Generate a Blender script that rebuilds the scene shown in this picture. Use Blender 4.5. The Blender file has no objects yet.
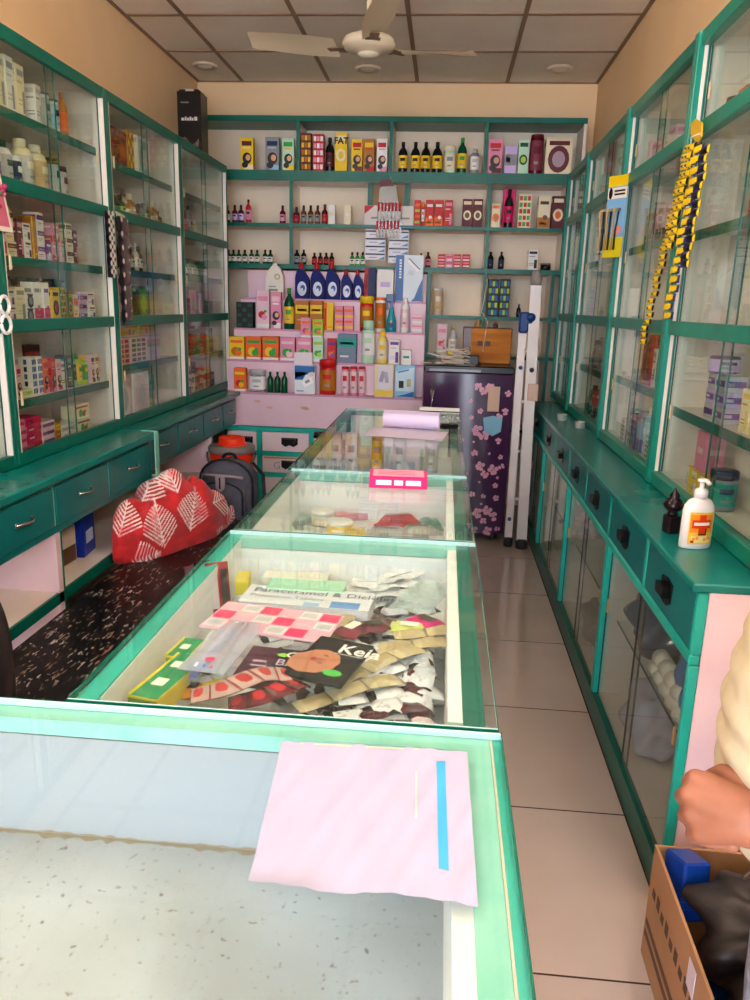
import bpy, bmesh, math, random
from mathutils import Vector, Matrix
PI = math.pi
SC = bpy.context.scene
COL = SC.collection
rnd = random.Random(11)

# ------------------------------------------------------------------ camera
CAMH = 1.45
FPX = 770.9
P_, Y_, R_ = .24863, .08285, .02798
def cam_axes():
    cy, sy, cp, sp, cr, sr = math.cos(Y_), math.sin(Y_), math.cos(P_), math.sin(P_), math.cos(R_), math.sin(R_)
    F = Vector((-sy*cp, cy*cp, -sp)); R = Vector((cy, sy, 0)); U = R.cross(F)
    return R*cr + U*sr, U*cr - R*sr, F
CR, CU, CF = cam_axes()
CC = Vector((0, 0, CAMH))
cd = bpy.data.cameras.new('camera'); cam = bpy.data.objects.new('camera', cd); COL.objects.link(cam)
m = Matrix((CR, CU, -CF)).transposed().to_4x4(); m.translation = CC
cam.matrix_world = m
cd.sensor_fit = 'VERTICAL'; cd.sensor_height = 36.0; cd.lens = 36.0*FPX/1000.0; cd.clip_start = .02
SC.camera = cam
# measured positions: where a sight line of the photograph meets a known plane of the room
def ray(x, y): return CF + CR*((x-375)/FPX) - CU*((y-500)/FPX)
def onZ(x, y, z): d = ray(x, y); return CC + d*((z-CAMH)/d.z)
def onX(x, y, X): d = ray(x, y); return CC + d*(X/d.x)
def onY(x, y, Y): d = ray(x, y); return CC + d*(Y/d.y)

# ------------------------------------------------------------------ materials
def lin(c): return c/12.92 if c <= .04045 else ((c+.055)/1.055)**2.4
def rgb(h): return tuple(lin(int(h[i:i+2], 16)/255) for i in (1, 3, 5)) + (1,)
NAMES = dict(white='#e8e4e0', cream='#e6d9b8', pink='#e08aa8', pale_pink='#e8c3cc', magenta='#d0105f', red='#c01a1c', maroon='#5a1020',
  orange='#e8661a', yellow='#ecc21c', amber='#b06a12', green='#2f9a3c', dark_green='#0c4a2c', lime='#a4c832', teal='#0d9c92', blue='#1560b0',
  navy='#10204e', pale_blue='#9cc8e0', purple='#6a3a90', lilac='#c6aede', brown='#5a3014', black='#141214', grey='#8a8c92', pale_green='#b8dcc0', silver='#b8b8bc', tan='#c8a878')
MC = {}
def M(c, rough=.45, metal=0, spec=.28):
    h = NAMES.get(c, c); k = (h, rough, metal, spec)
    if k in MC: return MC[k]
    m = bpy.data.materials.new('mat_'+str(c).strip('#')); m.use_nodes = True
    b = m.node_tree.nodes['Principled BSDF']
    b.inputs['Base Color'].default_value = rgb(h); b.inputs['Roughness'].default_value = rough
    b.inputs['Metallic'].default_value = metal; b.inputs['Specular IOR Level'].default_value = spec
    MC[k] = m; return m
def nodes(name):
    m = bpy.data.materials.new(name); m.use_nodes = True; nt = m.node_tree
    return m, nt, nt.nodes['Principled BSDF']
def noise_mat(name, c1, c2, scale=8, rough=.5, lo=.4, hi=.65, stretch=(1, 1, 1), detail=4, bump=0, spec=.5):
    m, nt, b = nodes(name); N, L = nt.nodes, nt.links
    tc = N.new('ShaderNodeTexCoord'); mp = N.new('ShaderNodeMapping'); mp.inputs['Scale'].default_value = stretch
    nz = N.new('ShaderNodeTexNoise'); nz.inputs['Scale'].default_value = scale; nz.inputs['Detail'].default_value = detail
    cr = N.new('ShaderNodeValToRGB'); cr.color_ramp.elements[0].position = lo; cr.color_ramp.elements[1].position = hi
    cr.color_ramp.elements[0].color = rgb(c1); cr.color_ramp.elements[1].color = rgb(c2)
    L.new(tc.outputs['Object'], mp.inputs[0]); L.new(mp.outputs[0], nz.inputs[0]); L.new(nz.outputs[0], cr.inputs[0]); L.new(cr.outputs[0], b.inputs['Base Color'])
    b.inputs['Roughness'].default_value = rough; b.inputs['Specular IOR Level'].default_value = spec
    if bump:
        bp = N.new('ShaderNodeBump'); bp.inputs['Strength'].default_value = bump; bp.inputs['Distance'].default_value = .01
        L.new(nz.outputs[0], bp.inputs['Height']); L.new(bp.outputs[0], b.inputs['Normal'])
    return m
def glass_mat(name, tint='#f4faf7', ior=1.5, haze=0, rough=.0):
    m = bpy.data.materials.new(name); m.use_nodes = True; nt = m.node_tree; N, L = nt.nodes, nt.links
    for n in list(N): N.remove(n)
    out = N.new('ShaderNodeOutputMaterial'); mix = N.new('ShaderNodeMixShader'); lw = N.new('ShaderNodeLayerWeight'); lw.inputs[0].default_value = .5; pw = N.new('ShaderNodeMath'); pw.operation = 'POWER'; pw.inputs[1].default_value = 5; fr = N.new('ShaderNodeMath'); fr.operation = 'MULTIPLY_ADD'; f0 = ((ior-1)/(ior+1))**2; fr.inputs[1].default_value = .62*(1-f0); fr.inputs[2].default_value = .6*f0; L.new(lw.outputs['Facing'], pw.inputs[0]); L.new(pw.outputs[0], fr.inputs[0])
    t = N.new('ShaderNodeBsdfTransparent'); t.inputs[0].default_value = rgb(tint)
    g = N.new('ShaderNodeBsdfGlossy'); g.inputs['Roughness'].default_value = rough; g.inputs['Color'].default_value = (1, 1, 1, 1)
    L.new(fr.outputs[0], mix.inputs[0]); L.new(t.outputs[0], mix.inputs[1]); L.new(g.outputs[0], mix.inputs[2])
    if haze:
        d = N.new('ShaderNodeBsdfDiffuse'); d.inputs[0].default_value = rgb('#e8f4ee'); m2 = N.new('ShaderNodeMixShader'); m2.inputs[0].default_value = haze
        L.new(mix.outputs[0], m2.inputs[1]); L.new(d.outputs[0], m2.inputs[2]); L.new(m2.outputs[0], out.inputs[0])
    else: L.new(mix.outputs[0], out.inputs[0])
    return m
GLASS = glass_mat('clear_glass', '#f6fbf8', 1.5, .015)
GLASSD = glass_mat('sliding_glass', '#f4f9f6', 1.5, .005)
GLASSC = glass_mat('counter_glass', '#f7fcfa', 1.35, .015)
PLASTIC = glass_mat('clear_plastic', '#f2f4f6', 1.5, .22, .1)
PLASTICL = glass_mat('lilac_plastic', '#e4d4f4', 1.5, .3, .1)
EDGE = M('#0a5a4c', .12)
EDGEL = M('#7fcdb4', .15)
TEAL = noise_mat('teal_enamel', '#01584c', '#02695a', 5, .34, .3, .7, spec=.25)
TEALR = noise_mat('lit_teal_enamel', '#037060', '#068876', 5, .3, .3, .7, spec=.4)  # teal of the right frames, reflected light put into its colour
TEALD = noise_mat('teal_enamel_worktop', '#036864', '#067a74', 4, .25, .3, .7, spec=.35)
TEALB = noise_mat('blue_teal_enamel', '#035f66', '#057274', 4, .3, .3, .7, spec=.3)
MINT = noise_mat('mint_paint', '#78c0b0', '#96d0c2', 14, .35, .3, .7)
TEALBR = noise_mat('bright_teal_paint', '#08a090', '#1cb4a4', 10, .35, .3, .7)
LAM = noise_mat('white_laminate', '#d8ccc2', '#e6dcd4', 6, .4, .3, .7)
LAMP = noise_mat('pinkish_laminate', '#e2c6d2', '#eed6de', 5, .4, .3, .7)
PINK = noise_mat('pink_laminate', '#dcb6c4', '#e6c6d2', 3, .42, .3, .7)
WALLM = noise_mat('peach_wall_paint', '#e6c496', '#eecea4', 2, .7, .3, .7, bump=.03)
CHROME = M('#c8c8c8', .2, 1)
BRASS = M('#d8b878', .3, .8)

# ------------------------------------------------------------------ mesh builder
class B:
    def __init__(s): s.v = []; s.f = []; s.mi = []; s.mats = []; s.sm = []
    def mid(s, m):
        if isinstance(m, str): m = M(m)
        if m not in s.mats: s.mats.append(m)
        return s.mats.index(m)
    def add(s, vs, fs, m, smooth=False):
        o = len(s.v); k = s.mid(m); s.v += [tuple(v) for v in vs]
        for f in fs: s.f.append(tuple(i+o for i in f)); s.mi.append(k); s.sm.append(smooth)
        return s
    def box(s, x0, x1, y0, y1, z0, z1, m, ch=0):
        if x0 > x1: x0, x1 = x1, x0
        if y0 > y1: y0, y1 = y1, y0
        if z0 > z1: z0, z1 = z1, z0
        if ch:
            c = min(ch, (x1-x0)*.45, (y1-y0)*.45, (z1-z0)*.45)
            vs = []; X = (x0, x1); Yy = (y0, y1); Z = (z0, z1); S = (1, -1); ix = {}
            for i in (0, 1):
                for j in (0, 1):
                    for k in (0, 1):
                        for a in range(3):
                            p = [X[i], Yy[j], Z[k]]
                            for b_ in range(3):
                                if b_ != a: p[b_] += c*S[(i, j, k)[b_]]
                            ix[(i, j, k, a)] = len(vs); vs.append(tuple(p))
            fs = []
            for a in range(3):
                b_, c_ = [q for q in range(3) if q != a]
                for sd in (0, 1):
                    q = []
                    for (u, w) in ((0, 0), (1, 0), (1, 1), (0, 1)):
                        t = [0, 0, 0]; t[a] = sd; t[b_] = u; t[c_] = w; q.append(ix[(*t, a)])
                    fs.append(q)
            for a in range(3):
                b_, c_ = [q for q in range(3) if q != a]
                for u in (0, 1):
                    for w in (0, 1):
                        t0 = [0, 0, 0]; t0[b_] = u; t0[c_] = w; t1 = list(t0); t1[a] = 1
                        fs.append([ix[(*t0, b_)], ix[(*t1, b_)], ix[(*t1, c_)], ix[(*t0, c_)]])
            for i in (0, 1):
                for j in (0, 1):
                    for k in (0, 1): fs.append([ix[(i, j, k, 0)], ix[(i, j, k, 1)], ix[(i, j, k, 2)]])
            return s.add(vs, fs, m)
        vs = [(x, y, z) for x in (x0, x1) for y in (y0, y1) for z in (z0, z1)]
        return s.add(vs, [(0, 1, 3, 2), (4, 6, 7, 5), (0, 4, 5, 1), (2, 3, 7, 6), (0, 2, 6, 4), (1, 5, 7, 3)], m)
    def lathe(s, prof, m, n=16, c=(0, 0, 0), sx=1, sy=1, smooth=True):
        vs = []; fs = []; k = len(prof)
        for i in range(n):
            a = 2*PI*i/n
            for r, z in prof: vs.append((c[0]+r*math.cos(a)*sx, c[1]+r*math.sin(a)*sy, c[2]+z))
        for i in range(n):
            j = (i+1) % n
            for q in range(k-1): fs.append((i*k+q, j*k+q, j*k+q+1, i*k+q+1))
        if prof[0][0] > 1e-5: fs.append(tuple(i*k for i in range(n))[::-1])
        if prof[-1][0] > 1e-5: fs.append(tuple(i*k+k-1 for i in range(n)))
        return s.add(vs, fs, m, smooth)
    def cyl(s, p0, p1, r, m, r1=None, n=12, smooth=True):
        p0, p1 = Vector(p0), Vector(p1); d = (p1-p0)
        q = d.to_track_quat('Z', 'Y'); r1 = r if r1 is None else r1; vs = []
        for (p, rr) in ((p0, r), (p1, r1)):
            for i in range(n): a = 2*PI*i/n; vs.append(p+q@Vector((rr*math.cos(a), rr*math.sin(a), 0)))
        fs = [(i, (i+1) % n, n+(i+1) % n, n+i) for i in range(n)]+[tuple(range(n))[::-1], tuple(range(n, 2*n))]
        return s.add(vs, fs, m, smooth)
    def tube(s, pts, r, m, n=8, flat=1):
        pts = [Vector(p) for p in pts]; vs = []; fs = []; K = len(pts)
        for i, p in enumerate(pts):
            d = (pts[min(i+1, K-1)]-pts[max(i-1, 0)]).normalized(); q = d.to_track_quat('Z', 'Y')
            rr = r[i] if isinstance(r, (list, tuple)) else r
            for j in range(n): a = 2*PI*j/n; vs.append(p+q@Vector((rr*math.cos(a), rr*math.sin(a)*flat, 0)))
        for i in range(K-1):
            for j in range(n): fs.append((i*n+j, i*n+(j+1) % n, (i+1)*n+(j+1) % n, (i+1)*n+j))
        fs += [tuple(range(n))[::-1], tuple(range((K-1)*n, K*n))]
        return s.add(vs, fs, m, True)
    def ball(s, c, r, m, nu=14, nv=9, rot=None):
        if not isinstance(r, (tuple, list)): r = (r, r, r)
        vs = []; fs = []
        for j in range(nv+1):
            t = PI*j/nv
            for i in range(nu):
                a = 2*PI*i/nu; p = Vector((r[0]*math.sin(t)*math.cos(a), r[1]*math.sin(t)*math.sin(a), -r[2]*math.cos(t)))
                if rot: p = rot@p
                vs.append(p+Vector(c))
        for j in range(nv):
            for i in range(nu): fs.append((j*nu+i, j*nu+(i+1) % nu, (j+1)*nu+(i+1) % nu, (j+1)*nu+i))
        return s.add(vs, fs, m, True)
    def prism(s, out, y0, y1, m, axis='y'):
        # outline in (x, z) extruded along y (or outline (x, y) extruded along z)
        n = len(out)
        if axis == 'y': vs = [(x, y0, z) for x, z in out]+[(x, y1, z) for x, z in out]
        elif axis == 'z': vs = [(x, y, y0) for x, y in out]+[(x, y, y1) for x, y in out]
        else: vs = [(y0, x, z) for x, z in out]+[(y1, x, z) for x, z in out]
        fs = [tuple(range(n)), tuple(range(n, 2*n))[::-1]]+[(i, n+i, n+(i+1) % n, (i+1) % n) for i in range(n)]
        return s.add(vs, fs, m)
    def quad(s, a, b, c, d, m): return s.add([a, b, c, d], [(0, 1, 2, 3)], m)
    def disc(s, c, r, m, axis='y', n=14, sz=1):
        vs = []
        for i in range(n):
            a = 2*PI*i/n; u, w = r*math.cos(a), r*sz*math.sin(a)
            vs.append((c[0]+u, c[1], c[2]+w) if axis == 'y' else ((c[0]+u, c[1]+w, c[2]) if axis == 'z' else (c[0], c[1]+u, c[2]+w)))
        return s.add(vs, [tuple(range(n))], m)
    def grid(s, fn, nu, nv, m, smooth=True):
        vs = [fn(i/nu, j/nv) for j in range(nv+1) for i in range(nu+1)]
        fs = [(j*(nu+1)+i, j*(nu+1)+i+1, (j+1)*(nu+1)+i+1, (j+1)*(nu+1)+i) for j in range(nv) for i in range(nu)]
        return s.add(vs, fs, m, smooth)
    def xf(s, mat, start=0): s.v[start:] = [tuple(mat@Vector(v)) for v in s.v[start:]]; return s
    def mesh(s, name, off=None, fix=True):
        me = bpy.data.meshes.new(name)
        vs = s.v if off is None else [(v[0]-off[0], v[1]-off[1], v[2]-off[2]) for v in s.v]
        me.from_pydata(vs, [], s.f)
        for mt in s.mats: me.materials.append(mt)
        me.polygons.foreach_set('material_index', s.mi); me.polygons.foreach_set('use_smooth', s.sm)
        if fix:
            bm = bmesh.new(); bm.from_mesh(me); bmesh.ops.recalc_face_normals(bm, faces=bm.faces); bm.to_mesh(me); bm.free()
        me.update(); return me
    def build(s, name, parent=None, label=None, bevel=0, fix=True):
        """geometry is given in world coordinates; it is stored relative to the parent's base"""
        off = None; 
        if parent is not None:
            r = parent; off = Vector(r.location)
            while r.parent: r = r.parent; off += Vector(r.location)
        me = s.mesh(name, off, fix); o = bpy.data.objects.new(name, me); COL.objects.link(o)
        if parent is not None: o.parent = parent
        if label: o['label'] = label
        if bevel:
            bv = o.modifiers.new('bevel', 'BEVEL'); bv.width = bevel; bv.segments = 2; bv.limit_method = 'ANGLE'
        return o

def thing(name, label, cat, loc=(0, 0, 0), rz=0, group=None):
    o = bpy.data.objects.new(name, None); COL.objects.link(o); o.location = loc; o.rotation_euler = (0, 0, rz)
    o.empty_display_size = .05
    return tag(o, label, cat, group)
def tag(o, label, cat, group=None, kind=None):
    if label: o['label'] = label
    if cat: o['category'] = cat
    if group: o['group'] = group
    if kind: o['kind'] = kind
    return o
def struct(name, b, label=None, bevel=0):
    o = b.build(name, bevel=bevel); o['kind'] = 'structure'
    if label: o['label'] = label
    return o
def solo(name, b, label, cat, loc=(0, 0, 0), rz=0, group=None, rot=None, kind=None):
    """thing that is one mesh, given in local coordinates"""
    o = bpy.data.objects.new(name, b.mesh(name)); COL.objects.link(o); o.location = loc
    o.rotation_euler = rot if rot else (0, 0, rz)
    return tag(o, label, cat, group, kind)
def part(name, me_or_b, parent, label=None, loc=(0, 0, 0), rot=(0, 0, 0)):
    """part in the parent's local coordinates"""
    me = me_or_b.mesh(name) if isinstance(me_or_b, B) else me_or_b
    o = bpy.data.objects.new(name, me); COL.objects.link(o); o.parent = parent; o.location = loc; o.rotation_euler = rot
    if label: o['label'] = label
    return o
def text_geo(b, txt, size, m, org, ux, uy, align='CENTER', bold=0):
    """flat lettering added to builder b: org point, ux reading direction, uy up direction"""
    cu = bpy.data.curves.new('lettering', 'FONT'); cu.body = txt; cu.size = size; cu.align_x = align; cu.resolution_u = 2; cu.offset = bold
    ob = bpy.data.objects.new('lettering', cu); COL.objects.link(ob)
    dg = bpy.context.evaluated_depsgraph_get(); me = bpy.data.meshes.new_from_object(ob.evaluated_get(dg))
    org, ux, uy = Vector(org), Vector(ux).normalized(), Vector(uy).normalized()
    b.add([org+ux*v.co.x+uy*v.co.y for v in me.vertices], [tuple(p.vertices) for p in me.polygons], m)
    bpy.data.objects.remove(ob); bpy.data.curves.remove(cu); bpy.data.meshes.remove(me)

# ------------------------------------------------------------------ packaged goods
REG = []     # (object, look, kind word, shelf name, order key)
CACHE = {}
def cname(c): return c.replace('_', ' ')
def carton_mesh(w, d, h, base, style, c2, c3):
    k = ('c', round(w, 3), round(d, 3), round(h, 3), base, style, c2, c3)
    if k in CACHE: return CACHE[k]
    b = B(); b.box(-w/2, w/2, -d/2, d/2, 0, h, M(base, .5), ch=.0012)
    e = .0006
    def pr(x0, x1, z0, z1, c, sides=True, mt=None):
        mt = mt or M(c, .5)
        X0, X1, Z0, Z1 = -w/2+x0*w, -w/2+x1*w, z0*h, z1*h
        b.quad((X0, -d/2-e, Z0), (X1, -d/2-e, Z0), (X1, -d/2-e, Z1), (X0, -d/2-e, Z1), mt)
        if sides:
            for s in (-1, 1):
                a0, a1 = -d/2+x0*d, -d/2+x1*d
                b.quad((s*(w/2+e), a0, Z0), (s*(w/2+e), a1, Z0), (s*(w/2+e), a1, Z1), (s*(w/2+e), a0, Z1), mt)
    def dot(x, z, r, c, sz=1, lay=1): b.disc((-w/2+x*w, -d/2-e*lay, z*h), r*min(w, h), M(c, .35), 'y', 16, sz)
    if style == 'band': pr(.04, .96, .55, .85, c2); pr(.15, .85, .64, .72, c3, False); pr(.15, .6, .2, .26, c3); pr(.15, .75, .32, .36, c2)
    elif style == 'half': pr(.0+.02, .98, .02, .34, c2); pr(.15, .85, .74, .84, c3); dot(.6, .34, .2, c3, 1, 1.5); pr(.2, .7, .12, .18, c3)
    elif style == 'woman':   # hair oil box: figure with long dark hair in the lower part
        pr(.12, .88, .74, .88, c2, False); pr(.2, .8, .66, .7, c3, False)
        dot(.52, .36, .36, 'black', 1.15); dot(.6, .38, .19, '#d8a078', 1.15, 2); pr(.3, .98, .02, .16, c3); dot(.35, .16, .25, 'black', .9, 3)
    elif style == 'stripe':
        for q in range(4): pr(.06, .94, .1+q*.22, .2+q*.22, c2 if q % 2 else c3)
    elif style == 'circle': dot(.5, .42, .4, c2, 1.2); dot(.5, .42, .24, c3, 1.2, 2); pr(.12, .88, .8, .92, c2)
    elif style == 'fruit': pr(.1, .9, .72, .84, c3, False); dot(.42, .36, .28, c2); dot(.62, .3, .22, c3, 1, 2); dot(.7, .45, .12, 'green', 1, 3); pr(.03, .97, .02, .12, 'white')
    elif style == 'mosaic':
        for i in range(3):
            for j in range(5):
                pr(.06+i*.31, .3+i*.31, .05+j*.19, .18+j*.19, (c2, c3)[(i+j) % 2], i == 1)
    elif style == 'text':
        pr(.12, .88, .78, .9, c2); pr(.12, .7, .64, .68, c3); pr(.12, .8, .3, .33, c3); pr(.12, .6, .22, .25, c3); pr(.62, .9, .08, .5, c2, False)
    elif style == 'side': pr(.02, .33, .01, .99, c2, False); pr(.12, .22, .25, .8, c3, False, None); pr(.42, .9, .1, .14, c2, False)
    elif style == 'flat': pr(.04, .96, .3, .7, c2); pr(.1, .45, .4, .6, c3)
    elif style == 'plain': pr(.2, .8, .45, .6, c2)
    CACHE[k] = b.mesh('carton'); return CACHE[k]
SHAPES = {
 'med': ([(.0, 0), (.96, 0), (1, .02), (1, .58), (.85, .66), (.4, .74), (.38, .8)], [(.46, .78), (.46, .98), (.4, 1), (0, 1)], (.14, .5)),
 'tall': ([(.0, 0), (.96, 0), (1, .02), (1, .62), (.8, .72), (.36, .82), (.34, .87)], [(.4, .86), (.4, .99), (.3, 1), (0, 1)], (.14, .55)),
 'lotion': ([(.0, 0), (.9, 0), (1, .04), (1, .7), (.8, .8), (.5, .84)], [(.55, .83), (.52, .99), (.4, 1), (0, 1)], (.15, .68)),
 'jar': ([(.0, 0), (.94, 0), (1, .03), (1, .74), (.9, .8)], [(1.02, .79), (1.02, .98), (.96, 1), (0, 1)], (.12, .7)),
 'can': ([(.0, 0), (.96, 0), (1, .02), (1, .9), (.92, .93)], [(.96, .92), (.96, .99), (.9, 1), (0, 1)], (.1, .84)),
 'tube': ([(.0, 0), (.85, 0), (.9, .02), (1, .2), (1, .72), (.85, .78)], [(.8, .77), (.72, .98), (.6, 1), (0, 1)], (.2, .7)),
}
def bottle_meshes(shape, r, h, body, cap, lab, flat, n):
    k = ('b', shape, round(r, 3), round(h, 3), body, cap, lab, flat, n)
    if k in CACHE: return CACHE[k]
    bp, cp, (l0, l1) = SHAPES[shape]
    bm_ = PLASTIC if body == 'clear' else M(body, .18 if body in ('brown', 'black', 'amber', 'dark_green', 'maroon', 'green') else .3)
    b = B(); b.lathe([(x*r, z*h) for x, z in bp], bm_, n, sy=flat)
    c = B(); c.lathe([(x*r, z*h) for x, z in cp], M(cap, .35), n, sy=flat)
    l = B()
    if lab: 
        l.lathe([(r*1.012, l0*h), (r*1.012, l1*h)], M(lab, .5), n, sy=flat)
        l.f = l.f[:n]; l.mi = l.mi[:n]; l.sm = l.sm[:n]
        mz = (l0+l1)/2*h
        for q, (a0, a1, z0, z1, cc) in enumerate(((-2.1, -1.05, .55, .8, cap if cap != lab else 'grey'), (-1.95, -1.3, .2, .3, 'grey'))):
            vs = []; Z0 = (l0+(l1-l0)*z0)*h; Z1 = (l0+(l1-l0)*z1)*h
            for i in range(5):
                a = a0+(a1-a0)*i/4
                for z in (Z0, Z1): vs.append((r*1.03*math.cos(a), r*1.03*flat*math.sin(a), z))
            l.add(vs, [(2*i, 2*i+2, 2*i+3, 2*i+1) for i in range(4)], M(cc, .5))
    CACHE[k] = (b, c, l); 
    one = B()
    for q in (b, c, l): one.add(q.v, q.f, M('white')) if False else None
    def merge(lst):
        o = B()
        for q in lst:
            off = len(o.v); o.v += q.v
            for f, mi, sm in zip(q.f, q.mi, q.sm): o.f.append(tuple(i+off for i in f)); o.mi.append(o.mid(q.mats[mi])); o.sm.append(sm)
        return o
    r_ = (merge([b, l]).mesh('bottle'), c.mesh('cap'), l.mesh('label') if l.v else None, merge([b, c, l]).mesh('bottle'))
    CACHE[k] = r_; return r_
def reg(o, look, kind, shelf, key): REG.append((o, look, kind, shelf, key)); return o
def carton(loc, rz, w, d, h, base, style='band', c2='white', c3='grey', shelf='', key=0, look=None, kind='carton', name='carton'):
    o = bpy.data.objects.new(name, carton_mesh(w, d, h, base, style, c2, c3)); COL.objects.link(o)
    o.location = loc; o.rotation_euler = (0, 0, rz)
    if look is None:
        look = {'woman': '%s carton showing a long haired figure', 'fruit': '%s carton with '+cname(c2)+' fruit picture', 'mosaic': '%s carton with '+cname(c2)+' checks',
                'stripe': '%s carton with '+cname(c2)+' stripes', 'circle': '%s carton with '+cname(c2)+' disc', 'half': '%s carton with '+cname(c2)+' lower third',
                'band': '%s carton with '+cname(c2)+' band', 'plain': 'plain %s carton', 'text': '%s carton with '+cname(c2)+' print', 'side': '%s carton with '+cname(c2)+' side stripe', 'flat': '%s carton with '+cname(c2)+' centre'}[style] % cname(base)
    return reg(o, look, kind, shelf, key)
def bottle(loc, rz, shape, r, h, body, cap, lab=None, shelf='', key=0, look=None, flat=1, parts=False, n=14, kind='bottle'):
    me = bottle_meshes(shape, r, h, body, cap, lab, flat, n)
    nm = {'jar': 'jar', 'can': 'tin', 'tube': 'tube'}.get(shape, 'bottle'); kind = nm if kind == 'bottle' else kind
    o = bpy.data.objects.new(nm, me[0] if parts else me[3]); COL.objects.link(o); o.location = loc; o.rotation_euler = (0, 0, rz)
    if parts:
        part({'jar': 'lid'}.get(shape, 'cap'), me[1], o)
    if look is None: look = '%s %s with %s %s' % (cname(body), nm, cname(cap), 'lid' if shape in ('jar', 'can') else 'cap')
    return reg(o, look, kind, shelf, key)
ORD = ['first', 'second', 'third', 'fourth', 'fifth', 'sixth', 'seventh', 'eighth', 'ninth', 'tenth', 'eleventh', 'twelfth', 'thirteenth', 'fourteenth', 'fifteenth', 'sixteenth', 'seventeenth', 'eighteenth', 'nineteenth', 'twentieth']
def finish_labels():
    by = {}
    for r in REG: by.setdefault((r[1], r[3]), []).append(r)
    for (look, shelf), rs in by.items():
        rs.sort(key=lambda r: r[4])
        for i, r in enumerate(rs):
            o = r[0]
            if len(rs) == 1:
                tx = '%s on %s' % (look, shelf)
                if len(tx.split()) > 16: tx = tx.replace(' of the ', ' of ').replace(' on the ', ' on ').replace(' rear row', ' rear')
                o['label'] = tx
            else:
                lk, sf = look, shelf
                for att in range(5):
                    tx = '%s %s from left, %s' % (ORD[min(i, 19)], lk, sf)
                    if len(tx.replace('-', ' ').split()) <= 16: break
                    if att == 0: sf = sf.replace('the ', '')
                    if att == 1: lk = lk.replace(' product', '').replace(' picture', '').replace(' powder', '')
                    if att == 2: sf = sf.replace(' rear row of', ' rear,').replace(' of ', ', ')
                    if att == 3: lk = lk.replace('with ', '')
                o['label'] = tx
            o['category'] = r[2]; o['group'] = '%ss on %s' % (r[2] if not r[2].endswith('x') else r[2]+'e', shelf)

# ------------------------------------------------------------------ the room
XL, XR, YB, YF, ZC = -1.79, .93, 5.74, -2.3, 2.91  # unseen front stretch of the shell lengthened to hold daylight off the near counter
def tile_mat():
    m, nt, b = nodes('glossy_floor_tiles'); N, L = nt.nodes, nt.links
    tc = N.new('ShaderNodeTexCoord'); mp = N.new('ShaderNodeMapping'); mp.inputs['Location'].default_value = (0, .95, 0)
    br = N.new('ShaderNodeTexBrick'); br.offset = 0; br.inputs['Scale'].default_value = 1; br.inputs['Brick Width'].default_value = .6; br.inputs['Row Height'].default_value = .6
    br.inputs['Mortar Size'].default_value = .0028; br.inputs['Mortar Smooth'].default_value = .1
    br.inputs['Color1'].default_value = rgb('#d2c0b2'); br.inputs['Color2'].default_value = rgb('#d8c6b8'); br.inputs['Mortar'].default_value = rgb('#4c3a30')
    nz = N.new('ShaderNodeTexNoise'); nz.inputs['Scale'].default_value = 3; nz.inputs['Detail'].default_value = 5
    mx = N.new('ShaderNodeMix'); mx.data_type = 'RGBA'; mx.blend_type = 'MULTIPLY'; mx.inputs[0].default_value = .25
    L.new(tc.outputs['Object'], mp.inputs[0]); L.new(mp.outputs[0], br.inputs[0]); L.new(tc.outputs['Object'], nz.inputs[0])
    L.new(br.outputs[0], mx.inputs[6]); L.new(nz.outputs[0], mx.inputs[7]); L.new(mx.outputs[2], b.inputs['Base Color'])
    b.inputs['Roughness'].default_value = .09; b.inputs['Specular IOR Level'].default_value = .6
    return m
struct('floor', B().box(XL, XR, YF-2.5, YB, -.05, 0, tile_mat()))
struct('wall_left', B().box(XL-.12, XL, YF, YB, 0, ZC, WALLM))
struct('wall_right', B().box(XR, XR+.12, YF, YB, 0, ZC, WALLM))
struct('wall_back', B().box(XL-.12, XR+.12, YB, YB+.12, 0, ZC, WALLM))
# suspended ceiling: 0.6 m tiles between thin grid bars
CT = noise_mat('ceiling_tile', '#e6d8c8', '#f0e4d6', 3, .85, .3, .7, bump=.02)
CG = M('#8d7059', .6)
c = B(); c.box(XL-.12, XR+.12, YF, YB+.12, ZC, ZC+.04, CT)
struct('ceiling', c)
g = B()
x = -1.468
while x < XR: g.box(x-.012, x+.012, YF, YB, ZC-.005, ZC, CG); x += .6
y = 5.08
while y > YF: g.box(XL, XR, y-.012, y+.012, ZC-.0052, ZC, CG); y -= .6
g.box(XL, XL+.02, YF, YB, ZC-.006, ZC, CG); g.box(XR-.02, XR, YF, YB, ZC-.006, ZC, CG); g.box(XL, XR, YB-.02, YB, ZC-.006, ZC, CG)
struct('trim_1', g, 'thin grid bars of the suspended ceiling')
# recessed ceiling lamps
LAMPM = bpy.data.materials.new('lamp_lens'); LAMPM.use_nodes = True
_b = LAMPM.node_tree.nodes['Principled BSDF']; _b.inputs['Base Color'].default_value = rgb('#d8cdbd'); _b.inputs['Roughness'].default_value = .4
_b.inputs['Emission Color'].default_value = rgb('#ffe8cc'); _b.inputs['Emission Strength'].default_value = .06
for i, (px, py, where) in enumerate(((205, 65, 'above the left cabinets'), (368, 68, 'beyond the fan'), (560, 68, 'near the right wall corner'))):
    p = onZ(px, py, ZC)
    t = thing('ceiling_light', 'round recessed ceiling light %s' % where, 'ceiling light', (p.x, p.y, ZC), group='round lights along the back of the ceiling'); t.scale = (.85, .85, 1)
    part('trim_ring', B().lathe([(.055, -.004), (.075, -.016), (.09, -.012), (.095, 0)], M('#cbb9a4', .4), 28), t)
    part('lens', B().lathe([(.0, -.012), (.05, -.010), (.056, -.004)], LAMPM, 28), t)

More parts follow.
